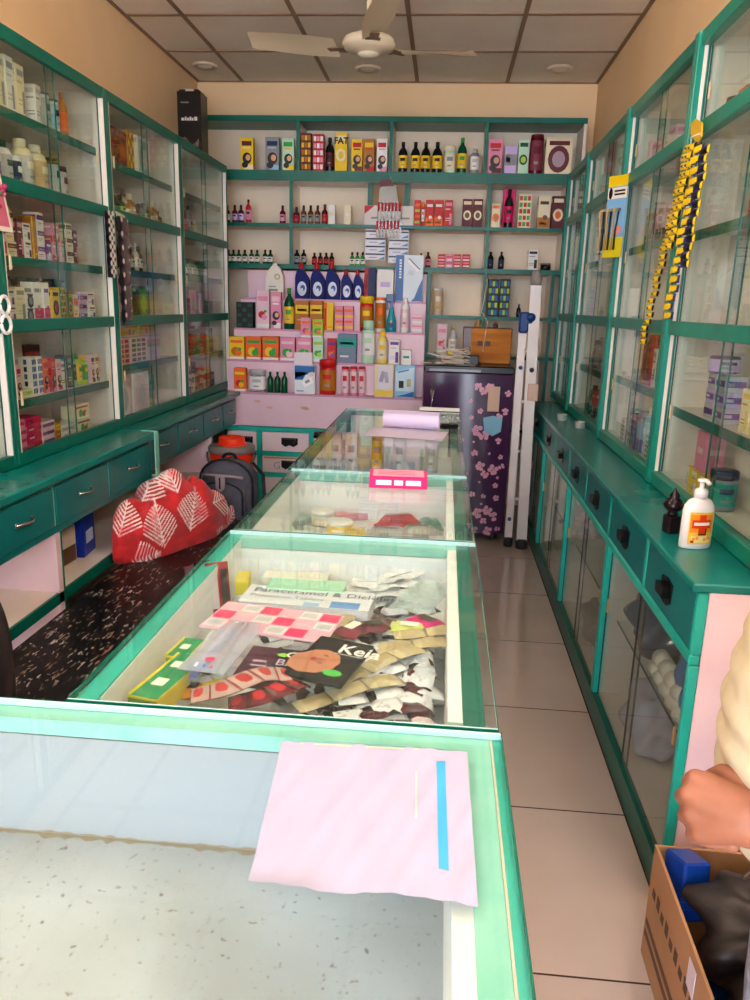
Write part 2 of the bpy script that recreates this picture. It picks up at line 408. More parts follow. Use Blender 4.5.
# ceiling fan
FX, FY, FZ = -.421, 4.0, 2.62
t = thing('ceiling_fan', 'cream ceiling fan with three long blades', 'fan', (FX, FY, FZ))
CREAM = M('#d8c9b0', .35); FB = M('#c9b89c', .4)
part('motor_housing', B().lathe([(0, -.035), (.05, -.034), (.075, -.02), (.115, -.012), (.125, .008), (.115, .03), (.06, .05), (.03, .062), (0, .062)], CREAM, 32), t)
part('hub_cap', B().lathe([(0, -.05), (.03, -.048), (.05, -.036), (.052, -.03), (0, -.028)], M('#e0d4c0', .3), 24), t)
part('down_rod', B().lathe([(.013, .05), (.013, .25)], CREAM, 12), t)
part('canopy', B().lathe([(.02, .2), (.05, .23), (.06, .285), (.06, .29)], CREAM, 20), t)
for a in (-76, 34, 168):
    R = Matrix.Rotation(math.radians(a), 4, 'Z')
    b = B()
    def bl(u, v):
        r = .16+.45*u; w = (.052+.02*math.sin(PI*min(1, u*1.3))) if u < .93 else .06*(1-(u-.93)/.14)
        return R@Vector((r, (v-.5)*2*w, .0+(v-.5)*.045+.06*u+.004*math.cos((v-.5)*PI)))
    b.grid(bl, 14, 5, FB); s = len(b.v)
    b.grid(lambda u, v: bl(u, v)+Vector((0, 0, .004)), 14, 5, FB)
    bo = part('blade', b, t)
    br = B(); br.box(.09, .2, -.022, .022, -.006, -.001, M('#6b5238', .4), ch=.001); br.box(.09, .14, -.034, .034, -.008, -.002, M('#6b5238', .4), ch=.001); br.xf(R)
    part('blade_bracket', br, bo)

# ------------------------------------------------------------------ display cabinets on the side walls
TH = .018
def wall_cabinet(side, y0, y1, rows, shelves, label, handles=True, backm=LAM, first=False, name='display_cabinet', rail=.045, post=.05, zbot=None):
    """side -1: left wall, +1: right wall. rows: z of the rails between openings. glass doors slide in each opening"""
    xf = -1.45 if side < 0 else .76; xb = XL+.001 if side < 0 else XR-.001; s = side
    z0, z1 = rows[0], rows[-1]
    t = thing(name, label, 'cabinet', ((xf+xb)/2, (y0+y1)/2, z0), group='glass fronted cabinets along the %s wall' % ('left' if s < 0 else 'right'))
    xi = xf+s*.022   # inner face of the face frame
    b = B()
    b.box(xb-s*.012, xb, y0+.001, y1-.001, z0, z1, backm)
    b.box(xi, xb-s*.012, y0+.001, y0+TH, z0, z1, backm); b.box(xi, xb-s*.012, y1-TH, y1-.001, z0, z1, backm)
    for i, z in enumerate(rows):
        a = z-.009 if 0 < i < len(rows)-1 else (z if i == 0 else z-.018)
        b.box(xi, xb-s*.012, y0+TH, y1-TH, a, a+.018, backm)
    b.build('carcass', t)
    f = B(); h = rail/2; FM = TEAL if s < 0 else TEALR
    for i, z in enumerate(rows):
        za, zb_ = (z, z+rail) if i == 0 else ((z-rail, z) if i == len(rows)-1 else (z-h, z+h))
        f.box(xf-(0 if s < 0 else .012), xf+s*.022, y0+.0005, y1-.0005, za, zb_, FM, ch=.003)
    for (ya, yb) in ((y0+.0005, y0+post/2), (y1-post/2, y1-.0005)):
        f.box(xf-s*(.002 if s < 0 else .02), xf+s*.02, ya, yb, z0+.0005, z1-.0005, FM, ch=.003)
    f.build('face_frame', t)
    WL = M('#e6dcd2', .4)
    for (ya, yb) in ((y0+post/2, y0+post/2+.006), (y1-post/2-.006, y1-post/2)):
        w = B(); w.box(xf-s*.0005, xf+s*(.05 if s < 0 else .010), ya, yb, rows[0]+rail, rows[-1]-rail, WL); w.build('inner_edging', t)
    for i in range(len(rows)-1):
        za = rows[i]+(rail if i == 0 else h); zb_ = rows[i+1]-(h if i < len(rows)-2 else rail)
        for z in shelves[i]:
            q = B(); q.box(xf+s*.045, xb-s*.013, y0+TH+.001, y1-TH-.001, z-.012, z, LAM); q.box(xf+s*.04, xf+s*.045, y0+TH+.001, y1-TH-.001, z-.03, z+.001, TEAL)
            q.build('shelf', t)
        ym = (y0+y1)/2; pa, pb = y0+post/2+.007, y1-post/2-.007
        for k, (ya, yb, xo) in enumerate(((pa, ym+.02, .008), (ym-.02, pb, .02))):
            X0, X1 = xf+s*xo, xf+s*(xo+.004)
            q = B(); q.box(X0, X1, ya, yb, za, zb_, GLASSD)
            for (e0, e1) in ((ya-.0005, ya+.0015), (yb-.0015, yb+.0005)): q.box(X0-s*.0004, X1+s*.0004, e0, e1, za, zb_, EDGE)
            d = q.build('glass_door', t)
            if handles:
                yy = ya+.03 if (k == 0) == (s < 0) and False else (yb-.035 if k == 1 else ya+.035); zz = (za+zb_)/2-.02
                B().box(X0-s*.005, X0, yy-.007, yy+.007, zz-.025, zz+.025, M('#d8c8a0', .35), ch=.002).build('handle', d)
    return t
LR = [.87, 1.345, 1.80, 2.285]
LS = [(1.085,), (1.575,), (2.05,)]
LSEC = [(1.66, 2.5), (2.5, 3.39), (3.39, 4.31), (4.31, 5.22)]
LNAME = ['the nearest left cabinet', 'the left cabinet behind the polka dot strip', 'the middle left cabinet', 'the far left cabinet']
wall_cabinet(-1, *LSEC[0], LR, LS, 'glass display cabinet cut by the left picture edge, above the black chair')
wall_cabinet(-1, *LSEC[1], LR, LS, 'glass display cabinet full of boxes, between chair side and polka dot strip')
wall_cabinet(-1, *LSEC[2], LR, [(1.14,), (1.575,), (2.03,)], 'glass display cabinet between the polka dot strip and the dark far cabinet')
wall_cabinet(-1, *LSEC[3], LR, [(1.12,), (1.58,), (2.03,)], 'darkest glass cabinet at the far end of left wall, below black speaker carton')
RR = [.862, 1.40, 2.0, 2.30]
RS = [(1.135,), (1.71,), ()]
RSEC = [(1.70, 2.77), (2.77, 3.72), (3.72, 4.72), (4.72, 5.42)]
wall_cabinet(1, *RSEC[0], RR, RS, 'glass display cabinet nearest on the right, behind the sanitizer pump bottle')
wall_cabinet(1, *RSEC[1], RR, [(1.16,), (1.72,), ()], 'glass display cabinet on the right, between yellow strips and hanging razor card')
wall_cabinet(1, *RSEC[2], RR, [(1.14,), (1.71,), ()], 'glass display cabinet on the right, beyond the hanging razor card')
wall_cabinet(1, *RSEC[3], RR, [(1.14,), (1.7,), ()], 'last narrow glass cabinet on the right, touching the back shelves')

# base cabinets with drawers, left
def bow_handle(parent, p, d):
    """chrome bow handle at p on a front facing +x, d = direction sign"""
    b = B(); pts = []
    for i in range(9):
        u = i/8; pts.append((p[0]+d*(.004+.020*math.sin(PI*u)), p[1]+(u-.5)*.10, p[2]))
    b.tube(pts, .0065, CHROME, 8, .8); b.box(p[0], p[0]+d*.006, p[1]-.055, p[1]-.042, p[2]-.008, p[2]+.008, CHROME, ch=.001); b.box(p[0], p[0]+d*.006, p[1]+.042, p[1]+.055, p[2]-.008, p[2]+.008, CHROME, ch=.001)
    b.build('handle', parent, 'chrome bow handle')
def left_base(y0, y1, xf, divs, label, lab2, parts_y):
    t = thing('base_cabinet', label, 'cabinet', ((xf+XL)/2, (y0+y1)/2, 0), group='drawer cabinets under the left worktop')
    b = B(); b.box(XL+.001, XL+.015, y0, y1, 0, .84, LAM)
    b.box(XL+.015, xf-.01, y0, y1, .42, .44, LAM); b.box(xf-.01, xf, y0, y1, .40, .44, TEAL)
    b.box(XL+.015, xf-.012, y0, y1, .655, .67, LAM)
    for yy in parts_y: b.box(XL+.015, xf-.012, yy-.01, yy+.01, 0, .655, LAMP); b.box(xf-.012, xf, yy-.02, yy+.012, 0, .655, LAMP); b.box(xf-.011, xf+.001, yy+.012, yy+.022, 0, .655, TEAL)
    b.box(XL+.015, xf-.01, y1-.012, y1-.0005, .67, .82, LAM)
    b.build('carcass', t)
    f = B(); f.box(xf-.02, xf, y0, y1, .655, .682, TEALB, ch=.002); f.box(xf-.02, xf, y0, y1, .822, .838, TEAL)
    for d in divs: f.box(xf-.02, xf+.001, d-.008, d+.008, .682, .822, MINT)
    f.build('face_frame', t)
    ds = divs
    for a, c_ in zip(ds[:-1], ds[1:]):
        q = B(); q.box(xf-.25, xf-.002, a+.011, c_-.011, .69, .815, LAM); q.box(xf-.002, xf+.008, a+.009, c_-.009, .684, .82, TEALB, ch=.003)
        dr = q.build('drawer', t); bow_handle(dr, (xf+.008, (a+c_)/2, .757), 1)
    return t
left_base(1.66, 3.33, -1.30, [1.668, 2.02, 2.43, 2.87, 3.322], 'teal drawer cabinet stepping forward beneath left worktop, beside the black bench', '', [2.45])
left_base(3.332, 5.0, -1.36, [3.341, 3.41, 3.85, 4.28, 4.68, 4.99], 'set back teal drawer cabinet behind the red cloth and water cooler', '', [4.45])
def slab(name, x0, x1, y0, y1, z0, z1, m, label, ch=.004):
    b = B(); b.box(x0, x1, y0, y1, z0, z1, m, ch=ch); o = b.build(name, None); 
    # origin at the slab's own base centre
    c_ = Vector(((x0+x1)/2, (y0+y1)/2, z0)); o.data.transform(Matrix.Translation(-c_)); o.location = c_
    tag(o, label, 'worktop', 'teal worktops under the wall cabinets'); return o
slab('worktop', XL+.002, -1.27, 1.64, 3.34, .84, .868, TEALD, 'deep teal worktop under the nearer left cabinets, stepped forward')
slab('worktop', XL+.002, -1.33, 3.342, 5.02, .84, .868, TEALD, 'set back teal worktop under the far left cabinets')
# light painted line round the step
solo('edge_strip', B().box(-1.345, -1.272, 3.3405, 3.3445, .866, .871, MINT).box(-1.2705, -1.266, 3.3, 3.3445, .66, .871, MINT).box(-1.345, -1.266, 3.3405, 3.3445, .66, .67, MINT), 'pale mint edge strip outlining the step of the left worktop', 'edging')

# base cabinet right
XB = .605
t = thing('base_cabinet', 'long white and teal base cabinet with glass doors along the right wall', 'cabinet', (.77, 3.4, 0))
b = B()
b.box(XR-.014, XR-.001, 1.72, 5.15, 0, .838, LAM); b.box(XB+.0205, XR-.001, 1.70, 1.72, 0, .838, LAMP); b.box(XB+.003, XR-.001, 5.13, 5.15, 0, .838, LAM)
b.box(XB+.02, XR-.014, 1.72, 5.13, .075, .09, LAM); b.box(XB+.02, XR-.014, 1.72, 5.13, .655, .668, LAM)
for yy in (2.65, 3.56, 4.50): b.box(XB+.02, XR-.014, yy-.008, yy+.008, .09, .655, LAM)
b.build('carcass', t)
f = B(); f.box(XB-.003, XB+.02, 1.70, 5.15, .0, .088, TEAL, ch=.003); f.box(XB-.006, XB+.02, 1.70, 5.15, .655, .684, TEALBR, ch=.005)
for yy, w in ((1.705, .03), (2.65, .04), (3.56, .04), (4.50, .04), (5.135, .03)): f.box(XB-.004, XB+.02, yy-w/2+.01, yy+w/2, .088, .655, TEALBR, ch=.003)
dv = [1.705, 2.15, 2.65, 3.12, 3.56, 4.02, 4.5, 5.14]
for d in dv: f.box(XB-.005, XB+.02, max(d-.012, 1.7), d+.012, .684, .836, TEALBR, ch=.003)
f.build('face_frame', t)
for yy in (1.35,):
    pass
q = B(); q.box(XB+.06, XR-.015, 1.721, 5.129, .37, .376, GLASSC); q.box(XB+.058, XB+.06, 1.721, 5.129, .369, .377, EDGE); q.build('glass_shelf', t)
for a, c_ in zip(dv[:-1], dv[1:]):
    q = B(); q.box(XB+.002, XB+.2, a+.014, c_-.014, .69, .83, LAM); q.box(XB-.004, XB+.002, a+.0135, c_-.0135, .686, .834, TEALB, ch=.002)
    dr = q.build('drawer', t); ym = (a+c_)/2; BK = M('#0c0c0e', .25)
    h = B(); h.prism([(ym-.045, .785), (ym-.04, .735), (ym-.02, .722), (ym+.02, .722), (ym+.04, .735), (ym+.045, .785), (ym, .792)], XB-.009, XB-.004, BK, 'x')
    h.prism([(ym-.036, .772), (ym+.036, .772), (ym+.03, .745), (ym-.03, .745)], XB-.026, XB-.009, BK, 'x')
    h.build('handle', dr, 'black cup handle')
for a, c_ in ((1.722, 2.63), (2.672, 3.54), (3.582, 4.48), (4.522, 5.118)):
    ym = (a+c_)/2
    for k, (ya, yb, xo) in enumerate(((a, ym+.015, .004), (ym-.015, c_, .013))):
        q = B(); q.box(XB+xo, XB+xo+.004, ya, yb, .09, .654, GLASSD)
        for e in ((ya, ya+.003), (yb-.003, yb)): q.box(XB+xo-.0005, XB+xo+.0045, *e, .09, .654, M('#10201c', .2))
        d = q.build('glass_door', t); yy = yb-.03 if k == 1 else ya+.03
        B().box(XB+xo-.006, XB+xo, yy-.006, yy+.006, .42, .47, BRASS, ch=.002).build('handle', d, 'brass coloured tab handle')
slab('worktop', .585, XR-.002, 1.695, 5.17, .838, .86, TEALD, 'long teal worktop along the right wall carrying the sanitizer bottle')

# ------------------------------------------------------------------ back shelving
BY0, BY1 = 5.45, YB-.002
t = thing('shelf_unit', 'tall teal edged open shelving across the back wall', 'shelving', (-.38, 5.6, 0))
b = B()
BKM = noise_mat('cream_back_panel', '#dccbb4', '#e6d8c2', 2, .6, .3, .7)
b.box(XL+.002, .84, BY1-.01, BY1, .02, 2.62, BKM)
b.box(XL+.002, XL+.02, BY0, BY1-.01, .02, 2.62, LAM); b.box(.82, .84, BY0, BY1-.01, .02, 2.62, LAM)
b.build('back_panel', t)
q = B(); q.box(XL+.002, .84, BY0-.003, BY1-.01, 2.60, 2.635, TEAL, ch=.003); q.build('top_board', t)
for z, th, x0, x1 in ((2.30, .065, XL+.02, .82), (1.965, .022, XL+.02, .82), (1.70, .03, XL+.02, .82), (1.388, .02, -.13, .82), (1.125, .02, -.13, .82), (.62, .02, -.13, .82)):
    q = B(); q.box(x0, x1, BY0+.004, BY1-.011, z-th, z, LAM if z > 2 else BKM); q.box(x0-.0, x1, BY0-.002, BY0+.004, z-th, z+.001, TEAL); q.build('shelf', t)
for x, z0, z1 in ((-1.029, 2.30, 2.60), (-.412, 2.30, 2.60), (.206, 2.30, 2.60), (-1.076, 1.70, 2.235), (-.548, 1.965, 2.235), (-.301, 1.965, 2.235), (.248, 1.965, 2.235), (.25, 1.70, 1.945), (.25, 1.125, 1.67), (.7, .3, 1.67), (.75, 1.7, 2.235), (-.125, .3, 1.67)):
    w = .03 if z0 == 1.965 and abs(x+.42) < .2 else .018
    o_ = .075 if w == .03 and z0 == 1.965 else 0; q = B(); q.box(x-w/2, x+w/2, BY0+.004+o_, BY1-.011, z0, z1, LAM); q.box(x-w/2-.002, x+w/2+.002, BY0-.001+o_, BY0+.004+o_, z0, z1, TEAL); q.build('divider', t)
q = B(); q.box(-.534, -.315, BY0+.10, BY0+.11, 1.965, 2.235, M('#9c7c5c', .6)); q.build('recess_panel', t, 'brown panel in the narrow middle bay')

# stepped pink display riser on a bank of small drawers
PX0, PX1 = -1.447, -.125
t = thing('display_riser', 'stepped pink laminate display stand below the back shelves', 'display stand', ((PX0+PX1)/2, 5.25, .64))
zs = [.862, 1.066, 1.27, 1.471, 1.685]; ys = [5.03, 5.13, 5.23, 5.33, 5.43]
b = B(); b.box(PX0, PX1, ys[0], BY0-.004, .64, zs[0], PINK, ch=.002)
for i in range(1, 5): b.box(PX0+.04*(i-1)*.6, PX1-.004*i, ys[i], BY0-.004, zs[i-1], zs[i]-(.03 if i == 4 else 0), PINK, ch=.0015)
b.build('steps', t)
e = B()
for i in range(4): e.box(PX0+.024*max(0, i-1), PX1-.004*i, ys[i]-.003, ys[i], zs[i]-.012, zs[i]+.001, M('#c98fb0', .4))
e.build('step_edging', t)
st = B()
for _ in range(5): 
    sx = rnd.uniform(PX0+.15, PX1-.3); sz = rnd.uniform(.7, .83)
    st.disc((sx, ys[0]-.0008, sz), rnd.uniform(.01, .03), M('#d8a898', .6), 'y', 12, .4)
st.build('stain', t, 'brownish scuffs on the lowest pink panel')
t = thing('drawer_bank', 'teal framed bank of small white drawers lettered in pen, behind the water cooler', 'drawers', ((PX0+PX1)/2, 5.25, 0))
cx = [PX0, -1.21, -.855, -.49, PX1]; cz = [.635, .47, .325, .18, .035]
b = B(); b.box(PX0, PX1, 5.06, BY0-.004, 0, .638, LAM)
for x in cx: b.box(max(x-.016, PX0), min(x+.016, PX1), 5.03, 5.06, 0, .639, TEALBR if x > -1.3 else TEAL, ch=.002)
for z in cz: b.box(PX0, PX1, 5.031, 5.059, max(0, z-.03), z, TEALBR, ch=.002)
b.build('frame', t)
for i in range(4):
    for j in range(4):
        x0, x1, z0, z1 = cx[i]+.02, cx[i+1]-.02, cz[j+1]+.003, cz[j]-.034
        q = B(); q.box(x0, x1, 5.034, 5.06, z0, z1, M('#e8d2d8', .4), ch=.002)
        if i == 0 and j in (1, 2): text_geo(q, 'BC'[j-1], .07, M('#4a4a52'), (x1-.06, 5.0335, (z0+z1)/2-.03), (1, 0, 0), (0, 0, 1), bold=-.001)
        if i == 1 and j == 1: text_geo(q, 'G', .07, M('#8a8aa0'), (x0+.1, 5.0335, (z0+z1)/2-.03), (1, 0, 0), (0, 0, 1), bold=-.001)
        if i == 1 and j == 1: q.box(x0+.01, x1-.04, 5.0332, 5.0338, z1-.014, z1-.003, M('#c08a60'))
        d = q.build('drawer', t)
        xm, zm = (x0+x1)/2+(.02 if i != 1 else .03), (z0+z1)/2; BK = M('#161214', .3)
        h = B(); h.prism([(xm-.055, zm+.03), (xm+.055, zm+.03), (xm+.055, zm-.012), (xm+.028, zm-.03), (xm, zm-.018), (xm-.028, zm-.03), (xm-.055, zm-.012)], 5.024, 5.034, BK)
        h.prism([(xm-.045, zm+.025), (xm+.045, zm+.025), (xm+.03, zm-.006), (xm-.03, zm-.006)], 5.010, 5.024, BK)
        h.build('handle', d, 'black shell handle')

# ------------------------------------------------------------------ glass topped counters
ZT = .93
DIRTY = noise_mat('worn_grey_white_base', '#c2beb2', '#d4d4d0', 9, .55, .35, .6, bump=.05)
def dirty():
    m, nt, b = nodes('dusty_counter_base'); N, L = nt.nodes, nt.links
    tc = N.new('ShaderNodeTexCoord'); n1 = N.new('ShaderNodeTexNoise'); n1.inputs['Scale'].default_value = 5; n1.inputs['Detail'].default_value = 6
    n2 = N.new('ShaderNodeTexNoise'); n2.inputs['Scale'].default_value = 140; n2.inputs['Detail'].default_value = 4
    c1 = N.new('ShaderNodeValToRGB'); c1.color_ramp.elements[0].position = .35; c1.color_ramp.elements[1].position = .65
    c1.color_ramp.elements[0].color = rgb('#9ea2a4'); c1.color_ramp.elements[1].color = rgb('#b2b8c0')
    c2 = N.new('ShaderNodeValToRGB'); c2.color_ramp.elements[0].position = .3; c2.color_ramp.elements[1].position = .36
    c2.color_ramp.elements[0].color = rgb('#8a7a62'); c2.color_ramp.elements[1].color = (1, 1, 1, 1)
    mx = N.new('ShaderNodeMix'); mx.data_type = 'RGBA'; mx.blend_type = 'MULTIPLY'; mx.inputs[0].default_value = .8
    for a in (n1, n2): L.new(tc.outputs['Object'], a.inputs[0])
    L.new(n1.outputs[0], c1.inputs[0]); L.new(n2.outputs[0], c2.inputs[0]); L.new(c1.outputs[0], mx.inputs[6]); L.new(c2.outputs[0], mx.inputs[7]); L.new(mx.outputs[2], b.inputs['Base Color'])
    b.inputs['Roughness'].default_value = .6; return m
DUST = dirty()
CWHITE = noise_mat('counter_lining_white', '#e4e4e4', '#eeeeee', 5, .45, .3, .7)
def counter(x0, x1, y0, y1, zb, label, basem, trim, see=False, group='glass topped counters running down the shop'):
    t = thing('display_counter', label, 'counter', ((x0+x1)/2, (y0+y1)/2, 0), group=group)
    b = B(); b.box(x0, x1, y0+.002, y1-.002, .08, zb-.02, LAMP, ch=.002); b.box(x0+.03, x1-.03, y0+.03, y1-.03, 0, .08, M('#20403a'))
    b.box(x0+.004, x1-.004, y0+.006, y1-.006, zb-.02, zb, basem)
    b.build('base_body', t)
    f = B(); r = .028
    for z0, z1 in ((ZT-.03, ZT-.0085), (zb-.03, zb-.002)):
        f.box(x0-.001, x0+r, y0+.001, y1-.001, z0, z1, trim[0]); f.box(x1-r, x1+.001, y0+.001, y1-.001, z0, z1, trim[1])
        f.box(x0+r, x1-r, y0+.001, y0+.016, z0, z1, trim[2]); f.box(x0+r, x1-r, y1-.034, y1-.001, z0, z1, trim[2])
    for (px, py) in ((x0, y0+.001), (x1-.02, y0+.001), (x0, y1-.021), (x1-.02, y1-.021)): f.box(px, px+.02, py, py+.02, 0.08, ZT-.01, trim[1])
    f.build('frame', t)
    w = B(); th = .02; CW_ = M('#999ea6', .5) if basem is DUST else CWHITE
    if not see:
        w.box(x0+.022, x0+.03, y0+.03, y1-.03, zb, ZT-.012, CWHITE); w.box(x1-.048, x1-.028, y0+.03, y1-.03, zb, ZT-.010, CWHITE)
    w.box(x0+.022, x1-.03, y1-.034, y1-.026, zb, ZT-.032, CW_)
    w.build('inner_lining', t)
    g = B(); g.box(x0-.004, x1+.016, y0, y1-.001, ZT-.008, ZT, GLASSC)
    for (a0, a1, b0, b1) in ((x0-.004, x1+.016, y0-.0004, y0+.0018), (x0-.004, x1+.016, y1-.0028, y1-.0006), (x0-.0044, x0-.003, y0, y1-.001), (x1+.015, x1+.0164, y0, y1-.001)):
        g.box(a0, a1, b0, b1, ZT-.0082, ZT+.0002, EDGE)
    for (b0, b1) in ((y0+.0018, y0+.0042), (y1-.0058, y1-.0028)): g.box(x0-.003, x1+.015, b0, b1, ZT-.008, ZT+.0003, M('#b4d8dc', .12))
    g.build('glass_top', t)
    if basem is DUST:
        q = B(); n_ = 120; top = [(x0+.03+(x1-x0-.08)*i/n_, zb+.002+.004*rnd.random()**2) for i in range(n_+1)]
        for i in range(n_): q.quad((top[i][0], y1-.0345, zb), (top[i+1][0], y1-.0345, zb), (top[i+1][0], y1-.0345, top[i+1][1]), (top[i][0], y1-.0345, top[i][1]), M('#8c8070', .8)); q.quad((top[i][0], y1-.0345, zb+.0006), (top[i+1][0], y1-.0345, zb+.0006), (top[i+1][0], y1-.034-2.2*(top[i+1][1]-zb), zb+.0006), (top[i][0], y1-.034-2.2*(top[i][1]-zb), zb+.0006), M('#9c907c', .8))
        q.build('dirt_line', t, 'brownish dirt along the inner joint')
    if see:
        s_ = B(); s_.box(x0+.004, x0+.009, y0+.022, y1-.022, zb, ZT-.03, GLASSC); s_.box(x1-.009, x1-.004, y0+.022, y1-.022, zb, ZT-.03, GLASSC); s_.build('side_glass', t)
    return t
counter(-1.15, .079, .30, .884, .752, 'nearest empty glass topped counter carrying the creased paper sheet', DUST, (MINT, MINT, MINT))
counter(-.474, .076, .888, 1.694, .80, 'glass counter filled with a heap of sachets and packets', CWHITE, (TEALBR, TEAL, MINT))
counter(-.468, .074, 1.698, 2.404, .78, 'glass counter holding tubs and pouches, under the magenta box', CWHITE, (TEAL, TEAL, MINT))
counter(-.480, .072, 2.408, 3.92, .70, 'farthest glass counter with upright bottles inside and rolled papers on top', CWHITE, (TEAL, TEAL, TEAL), see=True)
# a pale strip of paint and outer teal strip beside the nearest counter top
solo('edge_strip', B().box(.0805, .0835, .30, .884, .885, .9205, M('#cfc4b4')).box(.0837, .0945, .30, .884, .885, .921, TEALBR), 'teal and cream edge strip along the right side of the nearest counter', 'edging')

# sheet of paper (its printed code is left out)
PAPER = M('#a6a8c4', .7)
p = [onZ(*q, ZT) for q in ((282, 742), (467, 752), (478, 906), (248, 885))]
b = B()
def sheet(u, v):
    q = (p[0]*(1-u)+p[1]*u)*(1-v)+(p[3]*(1-u)+p[2]*u)*v
    z = .0012+.0011*math.sin(u*19+v*3)*math.sin(v*13+u*2)+.0008*math.sin((u*2.3+v)*21)
    curl = max(0, v-.9)/.1*(1-u)*(.6+.4*math.sin(u*9))
    return Vector((q.x, q.y-.004*math.sin(u*7)*v, ZT+max(.0004, z)+.009*curl**2))
b.grid(sheet, 60, 60, PAPER, True)
t = solo('paper_sheet', b, 'creased lilac white paper sheet with a blue stripe lying on nearest counter glass', 'paper')
b = B(); bx = B()
def on_sheet(u0, u1, v0, v1, m, bb, n=20, dz=.0005):
    def fn(a, c_):
        u = u0+(u1-u0)*a; v = v0+(v1-v0)*c_; return sheet(u, v)+Vector((0, 0, dz))
    bb.grid(fn, 3, n, m, True)
on_sheet(.835, .88, .1, .84, M('#3fa0d0', .5), b); part('blue_stripe', b, t, 'blue printed stripe')
on_sheet(.725, .735, .2, .55, M('#a8c0c0', .6), bx); part('printed_line', bx, t)
b = B(); on_sheet(.1, .74, .005, .02, M('#d8c4b0', .6), b, 3); part('tape_mark', b, t)

# ---------------------------------------------------------------- magenta box and rolled papers on the counters
b = B(); MG = M('#d81868', .35); MW = M('#f0dce4', .4)
b.box(-.085, .085, -.055, .055, 0, .034, MG, ch=.0015); b.quad((-.075, -.045, .0346), (.075, -.045, .0346), (.075, .045, .0346), (-.075, .045, .0346), M('#eaaac4', .4))
for x0, x1 in ((-.065, -.02), (-.012, .014), (.022, .066)): b.quad((x0, -.0556, .01), (x1, -.0556, .01), (x1, -.0556, .025), (x0, -.0556, .025), MW)
for k in range(3): b.quad((-.06, .02-.02*k, .0352), (.05, .02-.02*k, .0352), (.05, .026-.02*k, .0352), (-.06, .026-.02*k, .0352), M('#c84878', .4))
solo('medicine_box', b, 'flat magenta medicine box lying on top of the counter glass', 'box', (-.118, 2.24, ZT+.0004), math.radians(3))
t = thing('paper_roll', 'loosely rolled lilac white papers on the far counter top', 'papers', (-.125, 3.3, ZT+.0004), math.radians(-6))
b = B()
def roll(u, v):
    a = v*2*PI*1.35; r = .036+.006*v; return Vector((-.12+u*.24, r*math.cos(a), .043+r*math.sin(a)*.9))
b.grid(roll, 6, 40, M('#cfc0dc', .5)); part('rolled_sheet', b, t)
b = B()
def fs(u, v): return Vector((-.17+.33*u, -.24+.26*v, .001+.002*math.sin(u*5)*math.sin(v*4+1)**2+.0004))
b.grid(fs, 10, 10, M('#d4c8de', .5)); part('flat_sheet', b, t)
b = B(); b.box(-.04, .04, -.02, .02, 0, .02, M('black', .3), ch=.004); b.box(-.045, .0, -.014, .014, .02, .026, CHROME, ch=.002)
solo('stapler', b, 'small black stapler beside the rolled papers on far counter', 'stapler', (.035, 3.37, ZT+.0004), .5)
b = B(); b.grid(lambda u, v: Vector((-.06+.12*u, -.05+.1*v, .012+.012*math.sin(u*11)*math.cos(v*9)+.006*math.sin(v*17))), 16, 16, PLASTIC)
solo('plastic_wrapper', b, 'crumpled clear plastic wrapper behind the rolled papers', 'wrapper', (.02, 3.6, ZT+.002), .3)
b = B(); b.box(-.1, .1, -.012, .012, 0, .028, M('#e8e4dc', .5), ch=.002); b.box(-.1, .1, -.013, -.012, .006, .012, M('black'))
solo('card_tray', b, 'low white card tray at the far end of the counter top', 'tray', (-.01, 3.86, ZT+.0004), 0)

# ---------------------------------------------------------------- goods on the back shelves
SH = {}
def bk(shelf, Yf, z, items):
    """(x0, x1, ytop, kind...) x and top measured in the photograph, standing on the shelf z with the front at Yf"""
    for it in items:
        x0, x1, yt = it[:3]; kd = it[3]
        # baseline pixel of the shelf front is implied by z
        a = onY(x0, yt, Yf); c_ = onY(x1, yt, Yf); w = abs(c_.x-a.x); xm = (a.x+c_.x)/2; h = max(.03, (a.z+c_.z)/2-z)
        if kd == 'C':
            _, base, style, c2, c3 = it[3:8]; look = it[8] if len(it) > 8 else None
            d = min(max(.05, w*.55), .12); carton((xm, Yf+d/2, z), it[9] if len(it) > 9 else 0, w*.98, d, h, base, style, c2, c3, shelf, xm, look)
        else:
            _, shape, body, cap, lab = it[3:8]; look = it[8] if len(it) > 8 else None
            fl_ = min(1, .08/w); bottle((xm, Yf+w/2*fl_+.002, z), 0, shape, w/2*.98, h, body, cap, lab, shelf, xm, look, flat=fl_, parts=(x1-x0 > 9), n=16)
S = 'the top back shelf'
